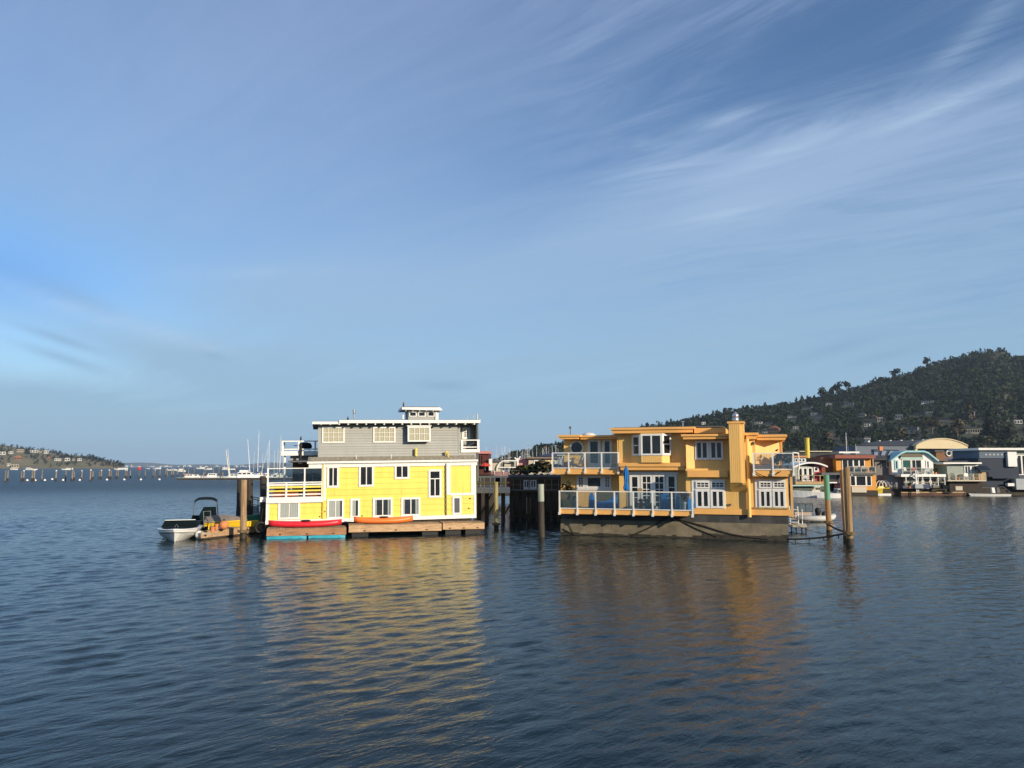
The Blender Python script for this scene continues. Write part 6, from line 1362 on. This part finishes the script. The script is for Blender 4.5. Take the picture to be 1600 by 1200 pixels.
k = MB(); h = at(1318, 734, on_water(1323, 845).y).z; k.tube([(0, 0, -2), (-.10, 0, h)], .15, 12, .13); k.obj('shaft', mat('pink_brown_piling', (.33, .215, .12), .9, .3, 2, (6, 6, .4)), t); k = MB(); k.lathe([(.18, -.3), (.19, .3)], (0, 0, 0), 12); k.obj('tide_band', ALGAE, t)
# ------------------------------------------------------------------ docks
DROT = (0, 0, R(14))
def dock(label, r, off, depth, m_, floats=None, planks=9):
    x0w = at((r[0] + r[2]) / 2, 729, 48)
    t = thing('floating_dock', label, 'dock', YO, DROT, 'floats along the yellow houseboat'); f = Frame(t, YO, DROT)
    x0, z0, x1, z1 = f.rect(*r, off)
    z0 = max(z0, .06)
    k = f.mb(); k.box(x0, x1, -off, -off + .14, z0, z1); k.obj('edge_beam', m_, t)
    k = f.mb(); k.box(x0 + .02, x1 - .02, -off + .16, -off + depth, z0 + .03, z1 - .06); k.obj('frame', WOODD, t)
    for i in range(planks):
        a_, b_ = x0 + (x1 - x0) * i / planks, x0 + (x1 - x0) * (i + 1) / planks
        k = f.mb(); k.box(a_ + .01, b_ - .01, -off + .002, -off + depth + .04, z1 + .004, z1 + .045 + rng.uniform(0, .012)); k.obj('deck_plank', WOOD, t)
    for a_, b_ in (floats or ((x0 + .2, x0 + 1.2), (x1 - 1.2, x1 - .2))):
        k = f.mb(); k.box(a_, b_, -off + .2, -off + depth - .1, -.3, z0 + .02); k.obj('float', RUBBER, t)
    for i in range(3):
        xx = x0 + (x1 - x0) * (i + .5) / 3; k = f.mb(); k.box(xx - .06, xx + .06, -off - .015, -off - .001, z0 + .05, z0 + .12); k.obj('bolt_plate', WOODD, t)
    return t, f, (x0, z0, x1, z1)
dA, fA, qA = dock('brown timber float with turquoise pontoons carrying the red kayak', (416.5, 826.5, 541, 836.5), 1.7, 1.6, mat('red_brown_beam', (.36, .185, .095), .85, .3, 2, (.7, 4, 4), .006, rgb2=(.22, .11, .055)), planks=26)
for a_, b_ in ((417, 479), (482, 539.5)):
    x0, z0, x1, z1 = fA.rect(a_, 833.5, b_, 841, 1.72)
    k = fA.mb(); k.loft([[(x, -1.8 + .06, -.2), (x, -.5, -.2), (x, -.5, zz_), (x, -1.8 + yy, zz_)] for x, zz_, yy in ((x0, qA[1] - .03, .06), (x0 + .4, qA[1] - .01, 0), (x1 - .4, qA[1] - .01, 0), (x1, qA[1] - .03, .06))]); k.obj('pontoon', TURQ, dA)
dB, fB, qB = dock('long raw timber float carrying the orange kayak', (545, 820, 690, 830.5), 1.6, 1.5, TIMBER, planks=30)
dC, fC, qC = dock('short raw timber float at the right end of the yellow houseboat', (692, 817.5, 757, 827), 1.45, 1.4, TIMBER, planks=14)
def kayak(label, f, r, off, m_, z):
    x0, z0, x1, z1 = f.rect(*r, off); L = x1 - x0; H = .34
    c_ = f.W @ Vector(((x0 + x1) / 2, -off + .25, z))
    t = thing('kayak', label, 'kayak', c_, (0, 0, f.W.to_euler().z + R(1)), 'kayaks on the floats')
    k = MB(); rings = []
    for i in range(15):
        s = i / 14; w = .36 * math.sin(math.pi * min(max(s, .012), .988)) ** .62; x = -L / 2 + L * s; rise = .16 * abs(2 * s - 1) ** 3
        rings.append([(x, -w, .20 + rise), (x, -w * .75, .05 + rise), (x, 0, rise * .8), (x, w * .75, .05 + rise), (x, w, .20 + rise), (x, w * .6, H + rise * .6), (x, 0, H + .05 + rise * .5), (x, -w * .6, H + rise * .6)])
    k.loft(rings); hl = k.obj('hull', m_, t, smooth=True)
    k = MB(); k.lathe([(.26, .0), (.30, .05), (.26, .07), (.2, .0)], (0, 0, H + .03), 14)
    k.obj('cockpit_rim', RUBBER, t)
    k = MB(); k.tube([(-L / 2 + .02, 0, .36), (-L / 2 - .02, 0, .42), (-L / 2 + .08, 0, .46)], .015, 5); k.obj('toggle', RUBBER, t)
    return t
kayak('red kayak lying on the turquoise pontoon float', fA, (419, 818, 534, 826), 1.3, REDK, qA[3] + .05)
kayak('orange kayak lying on the long timber float', fB, (553, 814, 646, 822.5), 1.3, ORANGEK, qB[3] + .05)
# ---- the left dock and its clutter
L0, L1 = on_water(313, 844), on_water(413, 832); ang = math.atan2(L1.y - L0.y, L1.x - L0.x); LL = (L1 - L0).length + .6
dk = thing('floating_dock', 'weathered timber dock left of the yellow houseboat heaped with dinghies and pots', 'dock', L0)
zt_ = .46
e1 = Vector((math.cos(ang), math.sin(ang), 0)); e2 = Vector((.12, 1.0, 0))
def skew(k, u0, u1, v0, v1, z0, z1):
    q = [e1 * u0 + e2 * v0, e1 * u1 + e2 * v0, e1 * u1 + e2 * v1, e1 * u0 + e2 * v1]
    return k.hexa([(p.x, p.y, z0) for p in q] + [(p.x, p.y, z1) for p in q])
for i in range(2): k = MB(); skew(k, LL * i / 2 + .02, LL * (i + 1) / 2 - .02, .0, .14, .10, zt_); k.obj('edge_beam', TIMBER, dk)
k = MB(); skew(k, 0, .10, .15, 2.9, .10, zt_); k.obj('end_beam', TIMBER, dk)
k = MB(); skew(k, .12, LL, .16, 2.85, -.2, zt_ - .05); k.obj('float', WOODD, dk)
npk = 22
for i in range(npk):
    k = MB(); skew(k, LL * i / npk + .006, LL * (i + 1) / npk - .006, .0, 2.92, zt_ + .003, zt_ + .04 + rng.uniform(0, .015)); k.obj('deck_plank', WOOD, dk)
def LD(px, py, z=.51):
    d = ray(px, py); return CAM + d * ((z - CAMH) / d.z)
zdk = .515
def onD(u, v): return Vector((L0.x + math.cos(ang) * u - math.sin(ang) * v, L0.y + math.sin(ang) * u + math.cos(ang) * v, zdk))
def dinghy(label, pos, yaw, L, B, H, hm, tarp=None, ridge=.5):
    t = thing('dinghy', label, 'dinghy', pos, (0, 0, yaw), 'boats stored on the left dock')
    hull_mb(L, B, H, .0, .08).obj('hull', hm, t)
    if tarp:
        k = MB(); a_ = []
        for i in range(7):
            s = i / 6; x = -L * .5 + L * .95 * s; w = B * .53 * (1 - max(0, (s - .5) / .5) ** 2); z = H * 1.02; rz = H + ridge * (.35 + .65 * math.sin(math.pi * min(1, .15 + s * .8)))
            a_.append([(x, -w, z * .8), (x, -w * .5, z + (rz - z) * .55 - .03 * (i % 2)), (x, 0, rz), (x, w * .5, z + (rz - z) * .55), (x, w, z * .8)])
        k.loft(a_, closed=True); k.obj('tarpaulin', tarp, t)
    k = MB(); k.box(-L * .3, -L * .22, -B * .4, B * .4, H * .92, H * .98); k.obj('thwart', WOOD, t)
    return t
dinghy('yellow dinghy under a grey brown ridged tarpaulin beside the motorboat', LD(335, 824) + Vector((.2, 1.3, 0)), R(8), 2.4, 1.0, .30, YELLOWK, mat('grey_brown_tarp', (.18, .15, .125), .8, .2, 2), .42)
dinghy('bright yellow dinghy on the left dock between the orange float and the brown piling', LD(366, 824) + Vector((.2, .9, 0)), R(6), 1.7, .8, .28, YELLOWK)
dinghy('green upturned dinghy behind the yellow one on the left dock', LD(362, 812, .9) + Vector((.2, 1.2, -.38)), R(4), 2.2, .9, .5, mat('green_hull_paint', (.03, .17, .10), .5, .15))
t = thing('buoy', 'round orange mooring float on the left dock', 'buoy', LD(349.5, 827.5)); k = MB(); k.ball((0, 0, .27), .27, 14, 10); k.obj('ball', TERRA, t, smooth=True); k = MB(); k.lathe([(.05, .53), (.06, .62), (.02, .63)], (0, 0, 0), 8); k.obj('eye', RUBBER, t)
for px, py, r, h, lb in ((338.5, 827.5, .13, .34, 'taller orange flowerpot left of the round orange float'), (332, 831, .13, .28, 'smaller orange flowerpot nearest the dock end')):
    t = thing('flowerpot', lb, 'flowerpot', LD(px, py), group='flowerpots on the left dock'); k = MB(); k.lathe([(r * .75, 0), (r, h * .8)], (0, 0, 0), 12); k.obj('pot', TERRA, t); k = MB(); k.lathe([(r * 1.1, h * .802), (r * 1.12, h), (r * .9, h)], (0, 0, 0), 12); k.obj('rim', TERRA, t)
t = thing('bollard', 'short yellow post standing on the left dock beside the pots', 'bollard', LD(326, 828)); k = MB(); k.tube([(0, 0, 0), (0, 0, .26)], .04, 8); k.obj('post', YELLOWK, t); k = MB(); k.lathe([(.07, 0), (.07, .03)], (0, 0, 0), 8); k.obj('base', GREYD, t)
t = thing('mooring_fender', 'white round fender between the white speedboat and the left dock', 'fender', on_water(311.5, 842.5)); k = MB(); k.ball((0, 0, .25), .26, 12, 8); k.obj('ball', GELCOAT, t, smooth=True); k = MB(); k.tube([(0, 0, .5), (.1, .1, .75)], .015, 5); k.obj('line', ROPE, t)
t = thing('cleat_coil', 'coil of pale rope and weed at the end of the left dock', 'rope coil', LD(317, 836)); k = MB(); k.tube([((.18 + .01 * math.sin(a_ * 3)) * math.cos(a_), (.14) * math.sin(a_), .02 + a_ * .006) for a_ in [j * .5 for j in range(40)]], .018, 5); k.obj('coil', mat('pale_rope', (.45, .38, .28), .9), t); k = MB(); k.tube([(.1, 0, .1), (.4, .2, .02), (.9, .1, .02)], .016, 5); k.obj('tail', MATS['pale_rope'], t)
t = thing('hand_cart', 'grey folded cart frame standing at the back of the left dock', 'cart', onD(2.6, 1.9), (0, 0, ang)); 
for sx in (-.3, .3): k = MB(); k.tube([(sx, 0, 0), (sx, .1, 1.0)], .025, 5); k.obj('upright', METAL, t)
for z in (.3, .65, .98): k = MB(); k.tube([(-.3, z * .1, z), (.3, z * .1, z)], .02, 5); k.obj('crossbar', METAL, t)
# dark boats and ramp behind, between the pilings and the yellow house
t, f = simple_root('gangway', 'dark railed gangway behind the pilings left of the yellow houseboat', 'gangway', 394, 56)
def fb2(r, off, d, m_, n): k = f.mb(); f.box(k, *r, off, d); k.obj(n, m_, t)
fb2((388, 800, 420, 806), 0, 2.0, GREYWOOD, 'deck'); fb2((388, 806.3, 420, 818), -.1, 2.0, WOODD, 'float')
for i, (ya, yb) in enumerate(((776, 780), (779, 784), (788, 791))):
    q0, q1 = f.p(393, ya, .05), f.p(414, yb, .05); k = f.mb(); k.tube([(q0[0], -.05, q0[1]), (q1[0], -.05, q1[1])], .03, 5); k.obj('rail', GREYD, t)
for px in (395, 403, 412): q0, q1 = f.p(px, 778 + (px - 395) * .2, .05), f.p(px, 800, .05); k = f.mb(); k.tube([(q1[0], -.05, q1[1]), (q0[0], -.05, q0[1])], .03, 5); k.obj('rail_post', GREYD, t)
for i in range(4): fb2((393 + i * .2, 791 + i * 2.3, 403, 792.6 + i * 2.3), .1, .3, GREYD, 'slat')
cruiser('dark low boat in the shade behind the gangway left of the yellow houseboat', on_water(403, 829) + Vector((0, .3, 0)), R(160), 2.6, 1.1, .5, None, cab=(.2, .6), cabm=GREYD, hullm=GREYD, top=GREYD)
t = thing('tyre_fender', 'black tyre hanging at the left corner of the yellow houseboat', 'tyre', YF.W @ Vector((-.25, .15, .55)), (0, 0, R(20))); k = MB(); k.loft([[((.30 + .09 * math.cos(b_)) * math.cos(a_), .09 * math.sin(b_), (.30 + .09 * math.cos(b_)) * math.sin(a_)) for b_ in [j * math.pi / 4 for j in range(8)]] for a_ in [j * math.pi / 9 for j in range(19)]], caps=False); k.obj('tyre', RUBBER, t, smooth=True); k = MB(); k.tube([(0, 0, .3), (.1, .1, 1.2)], .015, 5); k.obj('line', ROPE, t)
# ------------------------------------------------------------------ white bowrider with dark canvas
bp = on_water(276, 845); bt = thing('motorboat', 'white speedboat pointing bow first at the viewer under a low dark green canvas', 'motorboat', (-20.15, 47.2, 0), (0, 0, R(-72)))
L, B, H = 5.2, 2.3, .60
k = MB(); rings = []
for i in range(17):
    s = i / 16; x = -L / 2 + L * s; b_ = B / 2 * (1 - max(0, (s - .5) / .5) ** 2.6 * .985)
    z = H * (.92 + .26 * s ** 2); rk = .45 * max(0, (s - .55) / .45) ** 1.6; ch = .20 + .35 * max(0, (s - .5) / .5) ** 2; kd = -.35 + .38 * max(0, (s - .62) / .38) ** 2
    rings.append([(x + rk, -b_, z), (x + rk * .98, -b_ * .99, z - .12), (x + rk * .6, -b_ * .86, ch), (x + rk * .15, 0, kd), (x + rk * .6, b_ * .86, ch), (x + rk * .98, b_ * .99, z - .12), (x + rk, b_, z), (x + rk, b_ * .9, z + .03), (x + rk, 0, z + .06), (x + rk, -b_ * .9, z + .03)])
k.loft(rings); k.obj('hull', GELCOAT, bt)
for sy in (-1, 1):
    k = MB(); st = []
    for r_ in rings: 
        p0, p1 = (Vector(r_[1]), Vector(r_[2])) if sy < 0 else (Vector(r_[5]), Vector(r_[4])); st.append((p0.lerp(p1, .45), p0.lerp(p1, .60)))
    vs = []; 
    for a_, b_ in st: vs += [tuple(a_ + Vector((.01, sy * .012, 0))), tuple(b_ + Vector((.01, sy * .012, 0)))]
    k.add(vs, [(2 * i, 2 * i + 1, 2 * i + 3, 2 * i + 2) for i in range(16)]); k.obj('stripe', mat('dark_hull_stripe', (.03, .04, .05), .4), bt)
k = MB(); rub = [tuple(Vector(r_[0]) + Vector((0, -.015, 0))) for r_ in rings] + [tuple(Vector(r_[6]) + Vector((0, .015, 0))) for r_ in rings][::-1]; k.tube(rub, .035, 5); k.obj('rub_rail', GELCOAT, bt)
k = MB(); cv = []
for i in range(8, 15):
    r_ = rings[i]; x = r_[0][0]; w = abs(r_[0][1]) * .78; z = r_[0][2] + .05; hgt = .10 * (1 - (i - 8) / 6.0) + .02
    cv.append([(x, -w, z), (x, -w * .85, z + hgt * .8), (x, 0, z + hgt), (x, w * .85, z + hgt * .8), (x, w, z)])
NAVYC = mat('dark_green_canvas', (.004, .010, .011), .9, .3, 4, bump=.01, spec=.1)
k.loft(cv); k.obj('bow_cover', NAVYC, bt)
k = MB(); k.hexa([(-2.3, -.95, H), (.25, -1.02, H + .06), (.25, 1.02, H + .06), (-2.3, .95, H), (-2.1, -.75, H + .26), (-.35, -.86, H + .44), (-.35, .86, H + .44), (-2.1, .75, H + .26)]); k.obj('cockpit_cover', NAVYC, bt)
k = MB(); k.box(-.36, -.30, -.86, .86, H + .445, H + .48); k.obj('windscreen_edge', GELCOAT, bt)
# the dark boat behind it
b2 = thing('motorboat', 'dark runabout with black console cover and black bimini top behind the white speedboat', 'motorboat', (-21.0, 53.0, 0), (0, 0, R(-72)))
hull_mb(4.4, 1.8, .62, .3).obj('hull', mat('charcoal_hull', (.05, .055, .06), .4), b2)
k = MB(); k.hexa([(-1.6, -.6, .6), (1.0, -.75, .66), (1.0, .55, .66), (-1.6, .6, .6), (-1.5, -.5, .8), (.7, -.68, 1.05), (.7, .3, 1.05), (-1.5, .5, .8)]); k.obj('deck_cover', NAVYC, b2)
k = MB(); k.hexa([(-.9, -.35, .8), (.25, -.35, .9), (.25, .78, .9), (-.9, .78, .8), (-.7, .02, 1.52), (-.2, -.05, 1.55), (-.2, .74, 1.55), (-.7, .72, 1.52)]); k.obj('console_cover', NAVYC, b2)
k = MB(); a_ = []
for i in range(9):
    f_ = i / 8; y = -.62 + 1.40 * f_; z = 2.12 - .17 * abs(2 * f_ - 1) ** 4; a_.append([(-1.0, y, z - .07), (.15, y, z - .07), (.15, y, z + .05), (-.4, y, z + .10), (-1.0, y, z + .05)])
k.loft(a_); k.obj('bimini_top', BLACK, b2)
for sy in (-.62, .78):
    for x0, x1 in ((-.4, .1), (-.4, -.95)): k = MB(); k.tube([(x0, sy * 1.18, .62), (x1, sy, 1.95)], .022, 5); k.obj('bimini_strut', METAL, b2)
k = MB(); k.hexa([(-2.3, -.22, .3), (-2.0, -.22, .3), (-2.0, .22, .3), (-2.3, .22, .3), (-2.45, -.18, 1.0), (-2.05, -.18, 1.0), (-2.05, .18, 1.0), (-2.45, .18, 1.0)]); k.obj('outboard', BLACK, b2)
k = MB(); k.tube([(rings[13][0][0], -.1, .78), (rings[13][0][0], .0, .95), (rings[13][0][0], .1, .78)], .015, 5); k.obj('bow_light', METAL, bt)
# ------------------------------------------------------------------ right of the ochre houseboat
t = thing('boarding_steps', 'small white boarding steps and float at the right corner of the ochre houseboat', 'steps', on_water(1247, 832), OROT)
k = MB(); k.box(-.55, .55, -.1, 1.4, .35, .50); k.obj('platform', HW['c'], t)
for sx in (-.4, -.1, .25, .5): k = MB(); k.tube([(sx, .1, -1), (sx, .1, .35)], .05, 6); k.obj('leg', WOODD, t)
for i in range(5): k = MB(); k.box(-.42, .02, .3 + i * .12, .5 + i * .12, .62 + i * .20, .655 + i * .20); k.obj('tread', WHITE, t)
for sx in (-.46, .06): k = MB(); k.tube([(sx, .3, .5), (sx, .95, 1.65)], .03, 5); k.obj('stringer', WHITE, t)
for sx in (.3, ): k = MB(); k.tube([(sx, .4, .5), (sx, .4, 1.5)], .035, 6); k.obj('hand_post', WHITE, t)
t = thing('inflatable_boat', 'grey white inflatable with a black framed windscreen and dark outboard behind the green topped piling', 'inflatable boat', on_water(1277, 816) + Vector((0, .6, 0)), (0, 0, R(0)))
for sy in (-.55, .55):
    k = MB(); k.tube([(-1.5, sy, .28), (.8, sy, .28), (1.3, sy * .6, .36), (1.55, 0, .44)], .24, 10, .2); k.obj('tube', mat('pale_grey_hypalon', (.55, .54, .50), .6, .1), t, smooth=True)
k = MB(); k.box(-1.4, 1.1, -.4, .4, .15, .24); k.obj('floor', GREYD, t)
k = MB(); k.box(-1.75, -.05, -.03, .0, .75, .79); k.box(-1.75, -.05, -.03, .0, 1.36, 1.42)
for i in range(4): k.box(-1.75 + i * .55, -1.70 + i * .55, -.03, .0, .79, 1.36)
k.obj('windscreen_frame', RUBBER, t)
for i in range(3): k = MB(); k.box(-1.69 + i * .55, -1.21 + i * .55, -.02, -.01, .80, 1.35); k.obj('windscreen_pane', RAILGLASS, t)
k = MB(); k.box(-1.5, -.2, .0, .5, .3, .74); k.obj('console', mat('tan_console', (.38, .30, .24), .7), t)
k = MB(); k.lathe([(.1, .3), (.18, .6), (.24, .8), (.22, 1.0), (.08, 1.08)], (.35, .1, 0), 10); k.obj('outboard', RUBBER, t, smooth=True)
k = MB(); k.lathe([(.14, .3), (.2, .55), (.1, .8)], (.75, -.1, 0), 10); k.obj('fuel_tank', RUBBER, t, smooth=True)
# ------------------------------------------------------------------ ropes and chains
def rope(label, pts, r, m_=None, name='mooring_rope', cat='rope'):
    k = MB(); k.tube(pts, r, 6); o = k.obj(name, m_ or ROPE); c0 = Vector(pts[0]); 
    o.data.transform(Matrix.Translation(-c0)); o.location = c0; tag(o, label, cat, 'mooring ropes'); return o
def sagline(a_, b_, sag, n=14): return [tuple(Vector(a_).lerp(Vector(b_), i / n) - Vector((0, 0, sag * 4 * (i / n) * (1 - i / n)))) for i in range(n + 1)]
pT = on_water(1328, 851); pG = on_water(1296, 836)
hc = OF.W @ Vector((OF.p(1231, 840, .02)[0], -.02, .12))
rope('heavy weed hung chain from the ochre hull corner to the tall brown piling', sagline(hc, (pT.x - .2, pT.y, .62), .10), .055, name='mooring_chain')
hc2 = OF.W @ Vector((OF.p(1234, 808, .0)[0], .3, 1.35)); rope('thin rope sloping from the ochre hull to the green topped piling', sagline(hc2, (pG.x, pG.y, .72), .05), .022)
rope('thin slack rope from the boarding steps to the water by the green topped piling', sagline(hc2 + Vector((.1, .3, -.3)), (pG.x - .1, pG.y - .3, .1), .15), .018)
rope('short thick rope between the green topped piling and the tall brown piling', sagline((pG.x, pG.y - .1, .62), (pT.x - .1, pT.y + .1, .68), .06), .06)
for i in range(7):
    f_ = (i + 1) / 8; p = Vector(hc).lerp(Vector((pT.x - .2, pT.y, .62)), f_); p.z -= .10 * 4 * f_ * (1 - f_)
    if i % 2 == 0: rope('strand of weed, ' + nth(i // 2) + ' from the hull, hanging from the heavy chain', [tuple(p), tuple(p + Vector((.02, 0, -.10))), tuple(p + Vector((-.01, 0, -.2)))], .03, ALGAE, 'weed_strand', 'weed')
def onhull(L_): return [tuple(OF.W @ Vector((OF.p(a_, b_, .05)[0], -.05, OF.p(a_, b_, .05)[1]))) for a_, b_ in L_]
rope('dark chain drooping left across the concrete hull below the deck end', onhull([(1045, 806), (1036, 812), (1024, 820), (1010, 827), (998, 832), (988, 836.5)]), .045, name='mooring_chain')
rope('dark chain drooping right across the concrete hull', onhull([(1052, 808), (1075, 815), (1100, 822), (1122, 829), (1145, 835), (1172, 839.5), (1200, 842)]), .045, name='mooring_chain')
rope('second slack chain beside the right drooping one on the concrete hull', onhull([(1056, 808), (1070, 817), (1090, 827), (1108, 834), (1120, 838.5)]), .03, name='mooring_chain')
rope('chain drooping at the left end of the concrete hull', onhull([(880, 826), (884, 829), (892, 833), (897, 834.5)]), .035, name='mooring_chain')
rope('rope slanting down at the left end of the concrete hull', onhull([(889, 819), (892, 825), (895, 831), (896, 834.5)]), .02)
# ------------------------------------------------------------------ air
k = MB(); k.box(-9300, 9300, -450, 9300, -6, 215)
hm = bpy.data.materials.new('sea_air'); hm.use_nodes = True; hn = hm.node_tree.nodes; hn.remove(hn['Principled BSDF'])
pv = hn.new('ShaderNodeVolumePrincipled'); pv.inputs['Color'].default_value = (.62, .78, .98, 1); pv.inputs['Density'].default_value = .000075; pv.inputs['Anisotropy'].default_value = .1
hm.node_tree.links.new(pv.outputs[0], hn['Material Output'].inputs['Volume'])
k.obj('haze', hm, kind='stuff')
